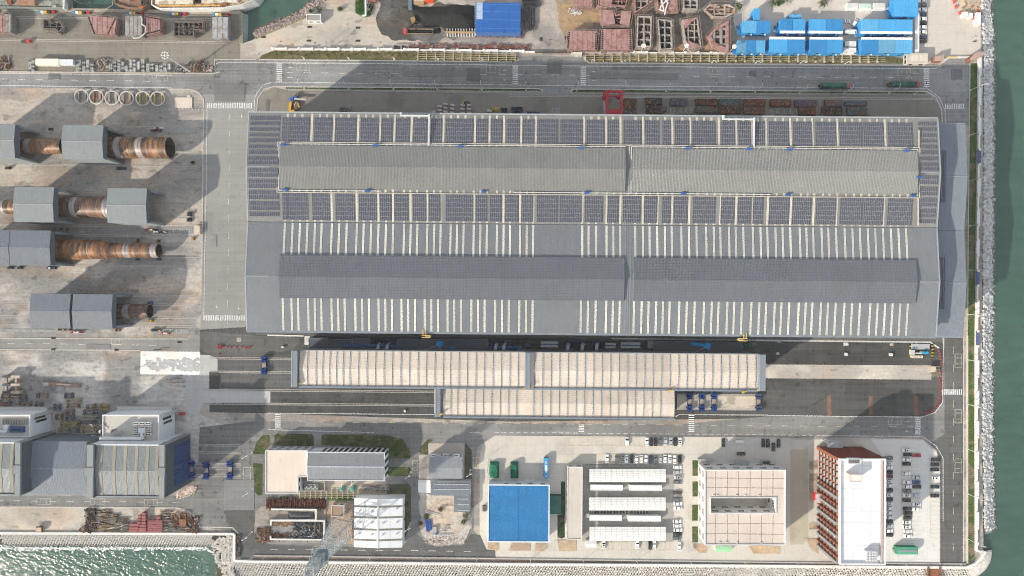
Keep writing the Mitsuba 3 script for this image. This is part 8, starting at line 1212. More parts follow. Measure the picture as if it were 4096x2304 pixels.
def bow_canopy(u0, v0, u1, v1, label):
    z = 3.4; cx, cy, lx, ly = rect(32, u0, v0, u1, v1, z); k = thing('bike_canopy', label, 'canopy', 'white bowed bicycle canopies'); n, q = 14, 6; ys = np.linspace(-ly / 2, ly / 2, q + 1); zs = 2.9 + .9 * np.cos(ys / (ly / 2) * 1.1)
    for i in range(n):
        x0, x1 = cx - lx / 2 + lx * i / n + .06, cx - lx / 2 + lx * (i + 1) / n - .06; m = MB()
        for j in range(q): m.quad((x0, cy + ys[j] + .04, zs[j]), (x1, cy + ys[j] + .04, zs[j]), (x1, cy + ys[j + 1] - .04, zs[j + 1]), (x0, cy + ys[j + 1] - .04, zs[j + 1]))
        part(k, 'roof_panel', m, (0.74, 0.74, 0.71), .12)
    m = MB()
    for i in range(n + 1): m.path([(cx - lx / 2 + lx * i / n, cy + y, zz - .06) for y, zz in zip(ys, zs)], .08, 4)
    for y, zz in zip(ys, zs): m.tube((cx - lx / 2, cy + y, zz - .05), (cx + lx / 2, cy + y, zz - .05), .06, n=4)
    part(k, 'frame', m, (0.33, 0.32, 0.30), kind='stuff')
    for i in range(0, n + 1, 2): m = MB(); m.tube((cx - lx / 2 + lx * i / n, cy, 0), (cx - lx / 2 + lx * i / n, cy, 3.7), .12, n=6); part(k, 'post', m, (0.5, 0.5, 0.5))
bow_canopy(778, 372, 1548, 505, 'topmost of three white bowed bicycle canopies'); bow_canopy(775, 658, 1548, 790, 'middle one of three white bowed bicycle canopies'); bow_canopy(778, 955, 1548, 1096, 'lowest of three white bowed bicycle canopies')
for (a, b, c_, d, lab) in [(788, 532, 1116, 588, 'white flat shelter below the topmost bowed canopy, left'), (1182, 536, 1510, 592, 'white flat shelter below the topmost bowed canopy, right'), (778, 838, 1106, 894, 'white flat shelter below the middle bowed canopy, left'), (1168, 843, 1497, 900, 'white flat shelter below the middle bowed canopy, right')]: roof_box('flat_shelter', lab, 'shelter', 32, a, b, c_, d, 3.2, (0.7, 0.7, 0.68), (0.77, 0.77, 0.75), par=.12, bsdf='paint', amp=.05, z0=.1)
k = thing('water_tank', 'round pale water tank left of the lower flat shelter', 'tank'); x, y = W(32, 760, 842, 3); part(k, 'shell', MB().tube((x, y, .8), (x, y, 3.4), 1.1, n=18), (0.52, 0.52, 0.50), .1); part(k, 'lid', MB().tube((x, y, 3.4), (x, y, 3.6), .4, n=10), (0.4, 0.4, 0.4)); m = MB(); m.box(x, y, 0, .8, 2, 2); part(k, 'stand', m, (0.3, 0.3, 0.3))
for i in range(46): x, y = W(32, 1200 + i * 7.5 if i < 23 else 820 + (i - 23) * 16, 802 + (i * 37 % 9), .6); m = MB(); m.box(x, y, .45, .95, .32, 1.5, (i * 53 % 10 - 5) * .05); m.box(x, y + .55, .95, 1.1, .6, .12); m.tube((x - .05, y + .6, .28), (x + .05, y + .6, .28), .28, n=8); m.tube((x - .05, y - .6, .28), (x + .05, y - .6, .28), .28, n=8); solo('motor_scooter', f'scooter parked under the middle bowed canopy edge, {nth(i)} of the row', 'scooter', m, [(0.05, 0.05, 0.05), (0.3, 0.3, 0.3), (0.10, 0.05, 0.05), (0.6, 0.6, 0.6)][i % 4], .1, group='scooters along the middle bowed canopy')
roof_box('bike_shed', 'small white-roofed shelter below the lowest bowed canopy', 'shelter', 32, 742, 1092, 850, 1162, 2.8, (0.6, 0.6, 0.58), (0.68, 0.68, 0.66), pitch=('x', .3), ribs=1.6)
# courtyard block
k, P = poly_building('courtyard_block', 'white office block with beige panelled roof round a sunken courtyard', 'building', 32, [(1938, 378), (2752, 378), (2748, 1135), (1938, 1135)], 13.0, (0.72, 0.71, 0.69), (0.60, 0.525, 0.47), holes=[[(1998, 662), (2650, 662), (2650, 815), (1998, 815)]], win=2, step=6.5, wh=1.8, amp=.14, bsdf='paint', par=.6)
for u in (2050, 2166, 2280, 2396, 2512, 2626): 
    for v0, v1 in ((385, 645), (825, 1128)): m = MB(); cx, cy, lx, ly = rect(32, u - 1, v0, u + 1, v1, 13); m.box(cx, cy, 12.94, 13.0, .22, ly); part(k, 'roof_joint', m, (0.16, 0.14, 0.13))
for v in (466, 562, 922, 1026): m = MB(); cx, cy, lx, ly = rect(32, 1942, v - 1, 2748, v + 1, 13); m.box(cx, cy, 12.945, 13.005, lx, .22); part(k, 'roof_joint', m, (0.16, 0.14, 0.13))
for u, v in [(1985, 385), (2055, 385), (2195, 388), (2280, 388), (2490, 390), (2030, 638), (2065, 638), (2260, 638), (2345, 638), (2485, 640), (2130, 830), (2250, 830), (2505, 830), (2090, 1112), (2160, 1112), (2265, 1114), (2505, 1116)]: m = MB(); q = W(32, u, v, 13.3); m.box(*q, 12.9, 13.6, .9, .5); part(k, 'rain_head', m, (0.62, 0.62, 0.6))
roof_box('entrance_canopy', 'grey-glass entrance canopy above the courtyard block', 'canopy', 32, 2238, 290, 2388, 340, 4.5, (0.3, 0.32, 0.32), (0.30, 0.32, 0.31), par=.1, z0=3.9); roof_box('court_bridge', 'dark flat canopy inside the courtyard', 'canopy', 32, 2235, 758, 2390, 795, 3.5, (0.14, 0.16, 0.18), (0.09, 0.11, 0.14), par=.1)
k = roof_box('green_canopy', 'pale green ribbed canopy below the courtyard block', 'canopy', 32, 2048, 1150, 2215, 1206, 3, (0.5, 0.6, 0.5), (0.36, 0.62, 0.38), pitch=('x', .15), ribs=.8)
for (u0, v0, u1, v1, lab) in [(1873, 276, 2025, 290, 'thin grey screen wall at the top left of the courtyard block'), (2515, 288, 2600, 350, 'dark planted box at the top right of the courtyard block')]: roof_box('screen', lab, 'screen', 32, u0, v0, u1, v1, 2.4, (0.4, 0.41, 0.42), (0.36, 0.38, 0.38) if v1 < 300 else (0.05, 0.07, 0.04), par=.1)
k = thing('sign_board', 'white slanted notice board on a frame beside the parking row', 'board'); x, y = W(32, 2292, 98, 1.5); m = MB(); m.box(x, y, 1.0, 1.2, 4.6, 1.6); part(k, 'panel', m, (0.70, 0.70, 0.69)); m = MB(); [m.box(x + s, y, 0, 1, .15, .8) for s in (-2, 0, 2)]; part(k, 'post', m, (0.5, 0.5, 0.5), kind='stuff')
# red-brick block
k = thing('brick_block', 'tall red-brick block with white roof and rows of windows down its left side', 'building'); z = 25.0; BR = (0.34, 0.115, 0.075)
ring = flat_from(33, [(712, 265), (1178, 265), (1176, 1332), (712, 1328)], z); P = Polygon(ring); x0, y0, x1, y1 = P.bounds; part(k, 'wall', MB().prism(P.buffer(-.15, join_style=2), 0, z - .4), BR, .12); part(k, 'roof', MB().prism(P.buffer(-.5, join_style=2), z - .4, z - .2), (0.76, 0.765, 0.77), .1, 'paint'); part(k, 'parapet', MB().prism(P.difference(P.buffer(-.7, join_style=2)), z - .5, z + 1.1), (0.72, 0.72, 0.73), .05)
m = MB(); cx, cy, lx, ly = rect(33, 1128, 275, 1146, 1320, z); m.box(cx, cy, z - .2, z + .9, lx, ly); part(k, 'inner_parapet', m, (0.50, 0.40, 0.38), .2)
for i in range(4): m = MB(); m.box(x0 + 3 + (x1 - x0 - 6) * i / 4, (y0 + y1) / 2, z - .2, z - .15, .12, y1 - y0 - 2); part(k, 'roof_joint', m, (0.5, 0.5, 0.5))
for i in range(9): m = MB(); m.box((x0 + x1) / 2, y0 + 1 + (y1 - y0 - 2) * (i + .5) / 9, z - .195, z - .145, x1 - x0 - 2, .12); part(k, 'roof_joint', m, (0.5, 0.5, 0.5))
H6 = 6; nb = 16
for i in range(nb + 1):
    yb = y1 - .4 - (y1 - y0 - .8) * i / nb
    if i > 4 or i == 0: m = MB(); m.box(x0 - .5, yb, 0, z - 1, 1.1, .55 if i % 2 else 1.5); part(k, 'pilaster', m, (0.20, 0.065, 0.05) if i % 2 else ((0.27, 0.28, 0.29) if i > 4 else BR), .1)
    if i == nb: break
    for f in range(H6):
        ym = yb - (y1 - y0 - .8) / nb / 2; m = MB(); m.box(x0 - .02, ym, 1.6 + f * 3.9, 4.0 + f * 3.9, .5, 1.4 if i > 4 else 2.2); part(k, 'window', m, None, bsdf='glass'); m = MB(); m.box(x0 - .2, ym, 4.1 + f * 3.9, 4.3 + f * 3.9, .8, 2.4); part(k, 'sill', m, (0.42, 0.18, 0.10) if i > 4 else (0.50, 0.48, 0.42), .1)
for i in range(6):
    m = MB(); m.box(x0 + 2 + (x1 - x0 - 4) * (i + .5) / 6, y1 + .05, 2 + 3 * i, 4.2 + 3 * i, 1.8, .3); part(k, 'window', m, None, bsdf='glass')
m = MB(); m.box((x0 + x1) / 2, y1 + .12, 0, z - .5, x1 - x0, .3); part(k, 'end_wall', m, (0.20, 0.06, 0.05), .1); m = MB(); m.box((x0 + x1) / 2 - 4, y1 + 2.2, 0, 3.6, 8, 4); part(k, 'porch', m, (0.45, 0.46, 0.47)); m = MB(); m.box(x0 - 1.4, (y0 + y1) / 2, 3, 3.6, 2.6, 5); part(k, 'door_canopy', m, (0.55, 0.50, 0.48)); m = MB(); m.box(x0 - 3.2, (y0 + y1) / 2 + 1, 2.6, 3.0, 1.8, 4); part(k, 'awning', m, (0.55, 0.04, 0.05))
for (a, b, c_, d, zz, wc, rc, lab) in [(803, 268, 930, 322, 2.2, (0.68, 0.68, 0.68), (0.16, 0.16, 0.155), 'grey-gravelled skylight box at the top of the white roof'), (820, 428, 945, 503, 4.6, (0.60, 0.52, 0.50), (0.68, 0.66, 0.61), 'stair hut with cream roof on the white roof'), (988, 1200, 1098, 1300, 2.6, (0.55, 0.56, 0.56), (0.46, 0.47, 0.48), 'grey water-tank grid at the lower end of the white roof')]:
    kk = roof_box('roof_hut', lab, 'roof hut', 33, a, b, c_, d, z + zz, wc, rc, par=.25, z0=z - .2)
    if 'grid' in lab:
        for i in range(4):
            for j in range(4): q = W(33, a + 14 + i * 27, b + 12 + j * 25, z + zz); m = MB(); m.box(*q, z + zz, z + zz + .3, 1.1, 1.0, top=.5); part(kk, 'tank_panel', m, (0.52, 0.53, 0.54))
k = roof_box('green_shed', 'green-roofed shed with a grey stripe at the lower right car park', 'shed', 33, 1293, 1160, 1508, 1232, 3.4, (0.06, 0.22, 0.14), (0.09, 0.36, 0.22), pitch=('x', .2), ribs=.9); cx, cy, lx, ly = rect(33, 1320, 1188, 1506, 1208, 3.6); m = MB(); m.box(cx, cy, 3.5, 3.72, lx, ly); part(k, 'stripe', m, (0.25, 0.29, 0.30)); m = MB(); q = W(33, 1265, 1188); m.box(*q, 0, 1.2, 1.8, 1.8); part(k, 'bin', m, (0.4, 0.4, 0.4))
k = thing('footbridge', 'rust-brown steel footbridge crossing the armour slope', 'bridge'); a, b = W(33, 1665, 1352, 1), W(33, 1662, 1640, 1); m = MB(); m.prism([a + [-3.2, 0], a + [3.2, 0], b + [3.2, 0], b + [-3.2, 0]], .6, 1.0); part(k, 'deck', m, (0.26, 0.11, 0.06), .5, 'rust'); m = MB(); [m.prism([a + [s - .2, 0], a + [s + .2, 0], b + [s + .2, 0], b + [s - .2, 0]], 1.0, 2.0) for s in (-3.2, 3.2)]; part(k, 'girder', m, (0.20, 0.085, 0.05), .5, 'rust', kind='stuff')
# lattice tower crane
k = thing('lattice_tower', 'tall grey lattice tower rising beside the white-roofed store', 'tower'); c0 = W(31, 868, 965); hz = 58; A0, A1 = 5.4, 2.0; LT = (0.46, 0.49, 0.49)
lv = [0]; 
while lv[-1] < hz - 1: lv.append(min(hz, lv[-1] + max(3.6, 7.5 - lv[-1] * .08)))
Q = lambda z, sx, sy: np.array([c0[0] + sx * (A0 + (A1 - A0) * min(1, z / 42)) , c0[1] + sy * (A0 + (A1 - A0) * min(1, z / 42)), z]); CS = [(-1, -1), (1, -1), (1, 1), (-1, 1)]
for s in CS: part(k, 'leg', MB().path([Q(z, *s) for z in lv], .3, 5), LT, .1)
m = MB()
for a, b in zip(lv[:-1], lv[1:]):
    for s, s2 in zip(CS, CS[1:] + CS[:1]): m.tube(Q(b, *s), Q(b, *s2), .17, n=4, cap=False); m.tube(Q(a, *s), Q(b, *s2), .17, n=4, cap=False); m.tube(Q(a, *s2), Q(b, *s), .17, n=4, cap=False)
part(k, 'bracing', m, LT, .1, kind='stuff')
for zz, r in ((40, 4.2), (46, 3.2)): m = MB(); m.box(*c0, zz, zz + .3, r * 1.7, r * 1.7); part(k, 'platform', m, (0.20, 0.26, 0.28), .2); m = MB(); P4 = [Q(0, 0, 0) * 0 + [c0[0] + r * x, c0[1] + r * y, zz + 1.2] for x, y in CS + CS[:1]]; m.path(P4, .08, 4); part(k, 'guard_rail', m, (0.45, 0.48, 0.48))
m = MB(); m.box(*c0, 40.3, 44, 4, 4); part(k, 'cabin', m, (0.20, 0.25, 0.265), .2)
m = MB(); e = np.array([c0[0] - 1, c0[1] - 2, 60]); [m.tube((c0[0] + s, c0[1], 46), e, .15, n=4) for s in (-1.5, 1.5)]; m.tube((c0[0], c0[1] + 2, 46), e, .15, n=4); part(k, 'peak', m, LT, kind='stuff')
for sx, sy in CS: m = MB(); q = Q(0, sx, sy); m.box(q[0], q[1], 0, .8, 2.0, 2.0, top=.8); part(k, 'footing', m, (0.3, 0.27, 0.24), .3)

# ==== parked cars ==================================================================================
C_ = {'w': 'white', 'k': 'black', 'g': 'grey', 's': 'silver', 'n': 'navy', 'm': 'maroon', 'p': 'pale blue', 'r': 'red', 'b': 'blue', 'o': 'brown'}
def row(t, lst, rot, where, order, group):
    for i, (u, v, c) in enumerate(lst): car(t, u, v, rot + math.pi * (random.Random(u * 7 + v).random() < .3), C_[c], f'{C_[c]} car in {where}, {nth(i)} from the {order}', group=group)
row(32, [(1357, 98, 'w'), (1402, 100, 'k'), (1447, 100, 'k'), (1495, 98, 'g'), (1545, 98, 's'), (1597, 98, 's'), (1645, 98, 'k'), (1690, 100, 'w'), (2127, 108, 'k'), (2530, 112, 'k'), (2577, 114, 'k')], TH + math.pi / 2, 'the uppermost row by the south road', 'left', 'cars in the uppermost row')
car(32, 1158, 95, TH + math.pi / 2, 'white', 'white van alone at the left of the uppermost parking row', True); car(33, 57, 152, TH + math.pi / 2, 'black', 'black car parked out of line behind two others near the brick block'); car(33, 108, 115, TH + math.pi / 2, 'black', 'black car right of the pair near the brick block'); car(32, 2307, 220, TH, 'black', 'black car driving in the shade above the courtyard block')
row(32, [(957, 268, 'w'), (1055, 275, 'g'), (1105, 270, 'g'), (1152, 275, 'p'), (1205, 270, 'k'), (1253, 280, 'w'), (1302, 275, 'w'), (1348, 277, 'w'), (1398, 277, 'n'), (1445, 282, 'g'), (1493, 278, 's'), (1540, 272, 'w'), (1588, 272, 'w'), (1637, 277, 'w'), (1690, 275, 'k')], TH + math.pi / 2, 'the row above the bowed canopies', 'left', 'cars above the bowed canopies')
row(32, [(1665, 355, 'w'), (1667, 403, 's'), (1672, 457, 's'), (1668, 505, 'g'), (1668, 613, 'o'), (1666, 675, 'g'), (1670, 721, 'w'), (1670, 767, 'w'), (1662, 899, 'w'), (1664, 943, 'w'), (1672, 987, 'w'), (1666, 1027, 'k'), (1660, 1070, 'g')], TH, 'the column right of the bowed canopies', 'top', 'cars right of the bowed canopies')
row(32, [(923, 1133, 'w'), (1263, 1133, 'w'), (1390, 1143, 'k'), (1432, 1138, 'w'), (1683, 1150, 'w')], TH + math.pi / 2, 'the lowest row under the bowed canopies', 'left', 'cars below the bowed canopies')
row(33, [(1217, v, c) for v, c in [(262, 'g'), (313, 'w'), (358, 'w'), (405, 'k'), (447, 'm'), (494, 'w'), (540, 'w'), (585, 'k'), (632, 'w'), (678, 'k'), (722, 'w'), (767, 'w'), (812, 'w'), (858, 'w'), (901, 'k'), (945, 'p'), (995, 'w'), (1037, 'k')]], TH + math.pi, 'the column hugging the brick block', 'top', 'cars beside the brick block')
row(33, [(1392, 182, 'w'), (1408, 228, 'k'), (1397, 278, 'w'), (1397, 322, 'k'), (1393, 416, 'w'), (1400, 504, 'w'), (1405, 549, 'w'), (1402, 593, 'g'), (1400, 637, 'w'), (1397, 687, 'k'), (1404, 772, 'k'), (1410, 817, 'k'), (1406, 861, 'k'), (1398, 908, 'w'), (1398, 956, 'w'), (1411, 1000, 'w'), (1406, 1046, 'w')], TH, 'the middle column of the right car park', 'top', 'cars in the middle column')
row(33, [(1497, 235, 'r'), (1494, 458, 'p'), (1494, 507, 'b'), (1500, 552, 'k'), (1491, 640, 'p'), (1496, 728, 'w'), (1496, 776, 'w')], TH, 'the short column right of the middle one', 'top', 'cars in the short column'); row(33, [(1687, 279, 'k'), (1685, 328, 'k'), (1682, 379, 'k'), (1690, 463, 'w'), (1682, 553, 'k'), (1680, 643, 'k')], TH, 'the column along the east road kerb', 'top', 'cars along the east road kerb')
YL = (0.58, 0.50, 0.28)
for t, u0, u1, v0, v1, st, hz in [(32, 553, 1720, 55, 142, 48, 0), (32, 553, 1720, 225, 310, 48, 0), (32, 870, 1620, 1100, 1185, 48, 0), (33, 1345, 1440, 160, 1070, 46, 1), (33, 1440, 1535, 160, 1070, 46, 1), (33, 1628, 1725, 240, 1070, 46, 1)]: lines('car_park', [[(t, u0, v0), (u1, v0)], [(t, u0, v1), (u1, v1)]] if not hz else [[(t, u0, v0), (u0, v1)]], .14, YL, 'parking_line'); lines('car_park', [[(t, u, v0), (u, v1)] for u in range(u0, u1, st)] if not hz else [[(t, u0, v), (u1, v)] for v in range(v0, v1, st)], .12, YL, 'parking_line')
for t, u, v in [(1, 540, 272), (1, 1026, 280), (1, 533, 411), (1, 1025, 412), (1, 75, 374), (2, 292, 395), (2, 545, 382), (20, 1808, 545), (20, 540, 505), (20, 540, 618), (20, 1175, 623)]:
    for o in (-1, 1): m = MB(); q = W(t, u + o * 8 * (t != 2), v + o * 8 * (t == 2)); m.box(*q, .0, LAY[0] + .05, 1.5, .9); part(GROUND, 'drain_grate', m, (0.05, 0.05, 0.05))
# darker tar patches and manhole covers on the roads
for t, a, b, c_, d, q in [(0, 2160, 838, 2465, 1022, .19), (0, 490, 745, 605, 802, .16), (1, 2122, 685, 2255, 810, .155), (1, 1480, 715, 2110, 770, .20), (2, 350, 600, 500, 738, .165), (2, 1005, 672, 1495, 705, .19), (2, 780, 735, 1675, 795, .20), (3, 1845, 695, 1950, 800, .17), (2, 2390, 718, 2455, 770, .16), (20, 870, 565, 1115, 620, .2), (10, 2120, 915, 2180, 1032, .27), (30, 2255, 480, 2560, 782, .22), (1, 100, 1000, 130, 1140, .17), (20, 2110, 850, 2205, 1015, .07)]: m = MB(); cx, cy, lx, ly = rect(t, a, b, c_, d); LAY[0] += .003; m.box(cx, cy, 0, LAY[0], lx, ly); part(GROUND, 'tar_patch', m, (q, q, q), .4, 'asphalt')
# ==== trees and shrubs =============================================================================
def crown(x, y, z, r, n, seed, squash=1.0, leaf=.22):
    g = np.random.default_rng(seed); d = g.normal(size=(n, 3)); d /= np.linalg.norm(d, axis=1, keepdims=True); p = d * (g.random((n, 1)) ** .4) * r * (0.65 + .6 * meshkit.noise(d * 2 + seed)[:, None]) * [1, 1, squash] + [x, y, z]; a, b = g.normal(size=(n, 3)), g.normal(size=(n, 3)); a *= leaf / np.linalg.norm(a, axis=1, keepdims=True); b *= leaf / np.linalg.norm(b, axis=1, keepdims=True); i = np.arange(n)
    m = MB(); m.add(np.concatenate([p - a, p + b, p + a, p - b]), np.stack([i, i + n, i + 2 * n, i + 3 * n], 1)); return m
def sapling(t, u, v, label, group, h=2.6, r=.8, c=(0.09, 0.115, 0.035), n=70, name='young_tree', cat='tree'):
    b = W(t, u, v); k = thing(name, label, cat, group); g = random.Random(u * 3 + v); m = MB(); m.tube((*b, 0), (b[0] + .1, b[1], h * .8), .09, .05, n=5); [m.tube((*b, h * .5), (b[0] + r * .6 * math.cos(q), b[1] + r * .6 * math.sin(q), h * .9), .05, .02, n=4) for q in (g.random() * 2, 2.2 + g.random(), 4.3 + g.random())]; part(k, 'trunk', m, (0.16, 0.12, 0.09)); part(k, 'crown', crown(b[0], b[1], h * .85, r * (.8 + .4 * g.random()), n, u * 5 + v), tuple(q * (.8 + .4 * g.random()) for q in c), .4, 'leaf')
for i, u in enumerate(range(150, 1600, 72)): sapling(1, u, 552 + i % 3 * 6, f'young tree with thin crown in the left grass strip, {nth(i)} from the left', 'young trees in the left grass strip', 2.4, .6, (0.075, 0.09, 0.04), 40)
for i, (t, u, v) in enumerate([(2, 915, 605), (2, 1285, 605), (2, 1490, 602), (2, 1690, 605), (2, 1810, 606), (2, 1920, 606), (2, 2115, 602), (2, 2245, 602), (2, 2340, 606), (3, 105, 602), (3, 215, 612), (3, 455, 612), (3, 680, 612), (3, 1050, 610)]): sapling(t, u, v, f'young tree in the right grass strip under the pipe rack, {nth(i)} from the left', 'young trees in the right grass strip', 2.4, .8, (0.12, 0.12, 0.035), 60)
for i, (u, v) in enumerate([(210, 105), (345, 42), (510, 115), (270, 45), (420, 60), (785, 110), (957, 110), (1150, 115), (1383, 112), (1410, 222), (1515, 220), (880, 60), (1060, 65), (1250, 60), (1515, 580), (1525, 720), (1515, 858)]): sapling(31, u, v, f'small yellow-green tree on the lawns round the striped building, {nth(i)} counted', 'small trees on the lawns', 3.2, 1.25, (0.13, 0.155, 0.035) if i % 3 else (0.07, 0.10, 0.035), 110)
for i, (t, u, v, r) in enumerate([(1, 1040, 30, 2.6), (1, 1050, 110, 2.4), (1, 1150, 70, 2.0), (1, 1130, 140, 1.8), (1, 560, 118, 1.4), (1, 640, 100, 1.6), (1, 850, 95, 1.6), (3, 60, 0, 2.6), (3, 130, 25, 2.2), (3, 190, 0, 2.8), (3, 100, 45, 1.8), (31, 1720, 840, 1.6), (31, 2110, 830, 1.8), (31, 2090, 900, 1.4), (31, 1660, 910, 1.2), (31, 1860, 770, 1.6)]): sapling(t, u, v, f'green bush {"at the top edge of the photo" if t != 31 else "on the rough ground by the blue shed"}, {nth(i)} counted', 'green bushes', 1.4, r, (0.05, 0.10, 0.028) if t != 31 else (0.09, 0.10, 0.05), 260, 'bush', 'bush')
for i, (t, u, v, r) in enumerate([(2, 2280, 65, 3.0), (3, 60, 22, 2.8), (3, 555, 28, 3.4)]):
    b = W(t, u, v, 3); k = thing('palm_tree', f'dusty green palm at the top edge, {nth(i)} from the left', 'palm', 'palms at the top edge'); part(k, 'trunk', MB().tube((*b, 0), (*b, 3.2), .25, .2, n=7), (0.2, 0.15, 0.1), .3); m = MB()
    for j in range(22):
        a = j * 2.4; d = np.array([math.cos(a), math.sin(a)]); nn = np.array([-d[1], d[0]]); rr = r * (.7 + .3 * (j % 3) / 2); P0, P1, P2 = (*b, 3.2), (*(b + d * rr * .55), 4.0 - .04 * j), (*(b + d * rr), 3.0 - .05 * j)
        for q0, q1, w0, w1 in ((P0, P1, .12, .3), (P1, P2, .3, .04)): m.quad((q0[0] - nn[0] * w0, q0[1] - nn[1] * w0, q0[2]), (q0[0] + nn[0] * w0, q0[1] + nn[1] * w0, q0[2]), (q1[0] + nn[0] * w1, q1[1] + nn[1] * w1, q1[2]), (q1[0] - nn[0] * w1, q1[1] - nn[1] * w1, q1[2]))
    part(k, 'crown', m, (0.085, 0.10, 0.055), .5, 'leaf', kind='stuff')
k = thing('white_duct', 'white ventilation duct between the bushes at the top edge', 'duct'); m = MB(); m.path([(*W(1, u, v, 3), 2.4) for u, v in ((1100, -40), (1103, 150), (1065, 155))], .5, 8); part(k, 'pipe', m, (0.72, 0.73, 0.74), .1)
# ==== shore: rock slopes and armour blocks =========================================================
def shore(name, label, edge, width, size, dens, c, seed, zt=-.1, zb=-3.4, out=1):
    E = LineString(pts(edge)); L = E.length; n = int(L / 2); Q = [E.interpolate(L * i / n) for i in range(n + 1)]; A = np.array([(q.x, q.y) for q in Q]); d = np.gradient(A, axis=0); d /= np.linalg.norm(d, axis=1, keepdims=True); nn = np.stack([d[:, 1], -d[:, 0]], 1) * out; Bq = A + nn * width; i = np.arange(n)
    structure(name + '_slope', MB().add(np.vstack([np.c_[A, np.full(n + 1, zt)], np.c_[Bq, np.full(n + 1, zb)]]), np.stack([i, i + 1, i + n + 2, i + n + 1], 1)), tuple(q * .55 for q in c), .6, 'rock')
    g = np.random.default_rng(seed); N = int(L * width * dens); s, f = g.random(N) * (n - 1), g.random(N); j = s.astype(int); fr = (s - j)[:, None]; a0 = A[j] * (1 - fr) + A[j + 1] * fr; nv = nn[j]; f2 = f * (1.0 + .12 * meshkit.noise(np.stack([s * .35, s * 0, s * 0], -1), seed)); p = np.c_[a0 + nv * (f2 * width)[:, None], zt + (zb - zt) * f2 + .1]; r = size * (.55 + .9 * g.random(N) ** 2)
    base = np.array([[1, 0, 0], [-1, 0, 0], [0, 1, 0], [0, -1, 0], [0, 0, 1], [0, 0, -.6], [.66, .66, .5], [-.66, .6, .5], [.6, -.66, .5], [-.66, -.66, .4]]); F = np.array([[0, 6, 8], [6, 4, 8], [6, 7, 4], [6, 2, 7], [7, 1, 9], [7, 9, 4], [9, 3, 8], [9, 8, 4], [0, 2, 6], [2, 1, 7], [1, 3, 9], [3, 0, 8], [0, 5, 2], [2, 5, 1], [1, 5, 3], [3, 5, 0]])
    V = base[None] * r[:, None, None] * (.7 + .5 * g.random((N, 10, 1))) * (.7 + .6 * g.random((N, 1, 3))); an = g.random(N) * 6.28; c0, s0 = np.cos(an)[:, None], np.sin(an)[:, None]; V = np.stack([V[..., 0] * c0 - V[..., 1] * s0, V[..., 0] * s0 + V[..., 1] * c0, V[..., 2]], -1) + p[:, None]
    solo(name, label, 'rocks', MB().add(V.reshape(-1, 3), (F[None] + 10 * np.arange(N)[:, None, None]).reshape(-1, 3)), c, .7, 'rock', kind='stuff')
shore('rock_armour', 'pale grey rock armour sloping from the right sea wall into the green water', [(-1, 2467, -90), (-1, 2470, 30), (-1, 2475, 140), (-1, 2475, 362), (-1, 2473, 724), (-1, 2472, 1087), (-1, 2476, 1290), (-1, 2478, 1345)], 7.8, .72, 3.0, (0.52, 0.525, 0.52), 5, out=-1)
shore('basin_rock', 'reddish-grey rock slope below the yellow-edged road at the basin', [(1, -10, 388), (500, 174), (600, 72), (720, 2), (900, -200)], 6.5, .6, 3.2, (0.36, 0.29, 0.27), 6, out=-1)
k = thing('road_edge', 'yellow and black blocks edging the road above the basin rocks', 'kerb'); E = LineString(pts([(1, -8, 392), (500, 178)])); n = 60; ms = [MB(), MB()]
for i in range(n): q = E.interpolate(E.length * (i + .5) / n); ms[i % 2].box(q.x, q.y, 0, .5, E.length / n * .8, .5, math.radians(23))
part(k, 'yellow_block', ms[0], (0.48, 0.38, 0.12), kind='stuff'); part(k, 'dark_block', ms[1], (0.2, 0.19, 0.17), kind='stuff')
BLK = MB(); BLK.box(0, 0, -.35, .4, 1.0, .5, 0, top=.75); BLK.box(.12, 0, -.3, .3, .42, 1.15, 0, top=.7); BLK.box(-.3, 0, .3, .72, .4, .4, 0, top=.7); BLK.box(.4, 0, -.6, -.2, .3, .6, 0); BV, BF = BLK.mesh(); BD = shape(BLK, (0.66, 0.64, 0.60), .3, 'rock')
rest = MB(); cnt = 0
def block(x, y, z, a, tilt, single, s=1.0):
    global cnt
    if single and cnt < 300: cnt += 1; at = T().translate([float(x), float(y), float(z)]).rotate([0, 0, 1], a).rotate([1, 0, 0], tilt).scale(s); solo('armour_block', f'pale armour block of the bottom left wave slope, {nth(r_)} row, {nth(i)} from the left', 'armour block', BD, at=at, group='armour blocks of the bottom left wave slope'); return
    A_, t_ = math.radians(a), math.radians(tilt); V = BV * s; V = V @ np.array([[1, 0, 0], [0, math.cos(t_), -math.sin(t_)], [0, math.sin(t_), math.cos(t_)]]).T; V = V @ np.array([[math.cos(A_), -math.sin(A_), 0], [math.sin(A_), math.cos(A_), 0], [0, 0, 1]]).T; rest.add(V + [x, y, z], BF)
ga = random.Random(4)
for r_ in range(7):
    for i in range(80):
        u, v = 4 + i * 27 + (r_ % 2) * 13.5, 1026 + r_ * 21.5 + i * .1
        if u > 2130: continue
        q = W(30, u, v, .2); f = r_ / 6; block(*q, .15 - 3.0 * f, 90 + ga.uniform(-12, 12) + 180 * (i % 2), -20 + ga.uniform(-10, 10), 1 <= r_ <= 5 and u > 350, 1.2)
for _ in range(420):
    u, v = ga.uniform(2090, 2358), ga.uniform(1036, 1470); e = max(0, (2365 - u) / 250)
    if u < 2130 + max(0, (v - 1180)) * .35 - 20: continue
    q = W(30, u, v, 0); block(*q, .1 - 2.9 * min(1, e) + ga.uniform(-.2, .2), ga.uniform(0, 360), ga.uniform(-40, 40), False, 1.25)
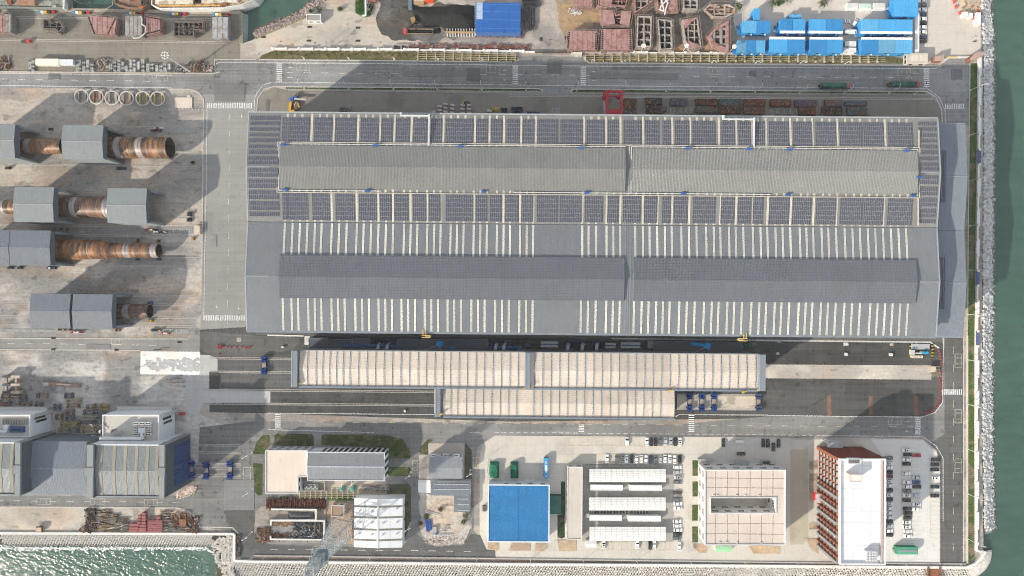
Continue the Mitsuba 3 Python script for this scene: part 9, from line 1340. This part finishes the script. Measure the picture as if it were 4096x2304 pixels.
for r_ in range(8):
    for i in range(-9, 280):
        u = i * 29 + (r_ % 2) * 14.5; t_ = 31 + int(u // 2576) if u >= 0 else 31; uu = u - 2576 * (t_ - 31)
        if t_ > 33 or (t_ == 33 and (uu > 2060 or 1640 < uu < 1690)): continue
        v = 1310 + r_ * 26 + u * .0063; q = W(t_, uu, v, 0); block(q[0], q[1], .3 - .48 * r_, 90 + ga.uniform(-25, 25) + (180 if ga.random() < .3 else 0), -25 + ga.uniform(-15, 15), False, 1.28)
for i in range(42):
    for r_ in range(8): a = -1.45 + i / 41 * 1.5; c0 = W(33, 2010, 1225); R_ = 6.5 + r_ * .95; q = c0 + np.array([math.cos(a), math.sin(a)]) * (R_ + 1.2); block(q[0], q[1], .2 - .42 * r_, math.degrees(a) + ga.uniform(-20, 20), ga.uniform(-25, 25), False, 1.05)
solo('armour_slope', 'mass of interlocked concrete armour blocks along the bottom and right corner', 'armour blocks', rest, (0.66, 0.635, 0.59), .35, 'rock', kind='stuff')
a, b, c_, d = pts([(30, 2364, 1030), (2364, 1620), (2140, 1620), (2090, 1080)]); structure('armour_bed', MB().quad((*a, -.4), (*b, -.4), (*c_, -3.4), (*d, -3.3)), (0.05, 0.046, 0.042), .5, 'rock')
for nm, ring, z0, z1 in [('armour_bed', [(30, -800, 1020), (2360, 1030), (2360, 1160), (-800, 1160)], .1, -3.2), ('armour_bed', [(31, -250, 1290), (33, 2060, 1330), (33, 2060, 1600), (31, -250, 1600)], 0, -7.2)]: a, b, c_, d = pts(ring); structure(nm, MB().quad((*a, z0 - .4), (*b, z0 - .4), (*c_, z1), (*d, z1)), (0.05, 0.046, 0.042), .5, 'rock')
m = MB()
for _ in range(700):
    u = ga.uniform(-10, 2200); v = 1160 + abs(ga.gauss(0, 14)) + max(0, u - 2080) * .8; q = W(30, u, v, WL); r_ = ga.uniform(.1, .55); m.sheet([(q[0] + r_ * ga.uniform(.4, 2.2) * math.cos(a), q[1] + r_ * ga.uniform(.4, 1) * math.sin(a)) for a in np.arange(6) * 1.047], WL + .12 + ga.uniform(0, .1))
solo('sea_foam', 'white foam washing along the foot of the bottom left armour slope', 'foam', m, (0.75, 0.76, 0.76), .2, kind='stuff')

# ==== thin coastal haze, round the camera and the whole site ========================================
scene['haze_air'] = {'type': 'homogeneous', 'albedo': 0.95, 'sigma_t': 0.00007}
labels['haze'] = {'kind': 'stuff', 'label': 'thin pale sea haze over the whole shipyard', 'category': 'haze'}
scene['haze'] = {'type': 'cube', 'to_world': T().translate([0, 0, 190]).scale([5200, 5200, 202]), 'bsdf': {'type': 'null'}, 'interior': {'type': 'ref', 'id': 'haze_air'}}
scene['camera']['medium'] = {'type': 'ref', 'id': 'haze_air'}
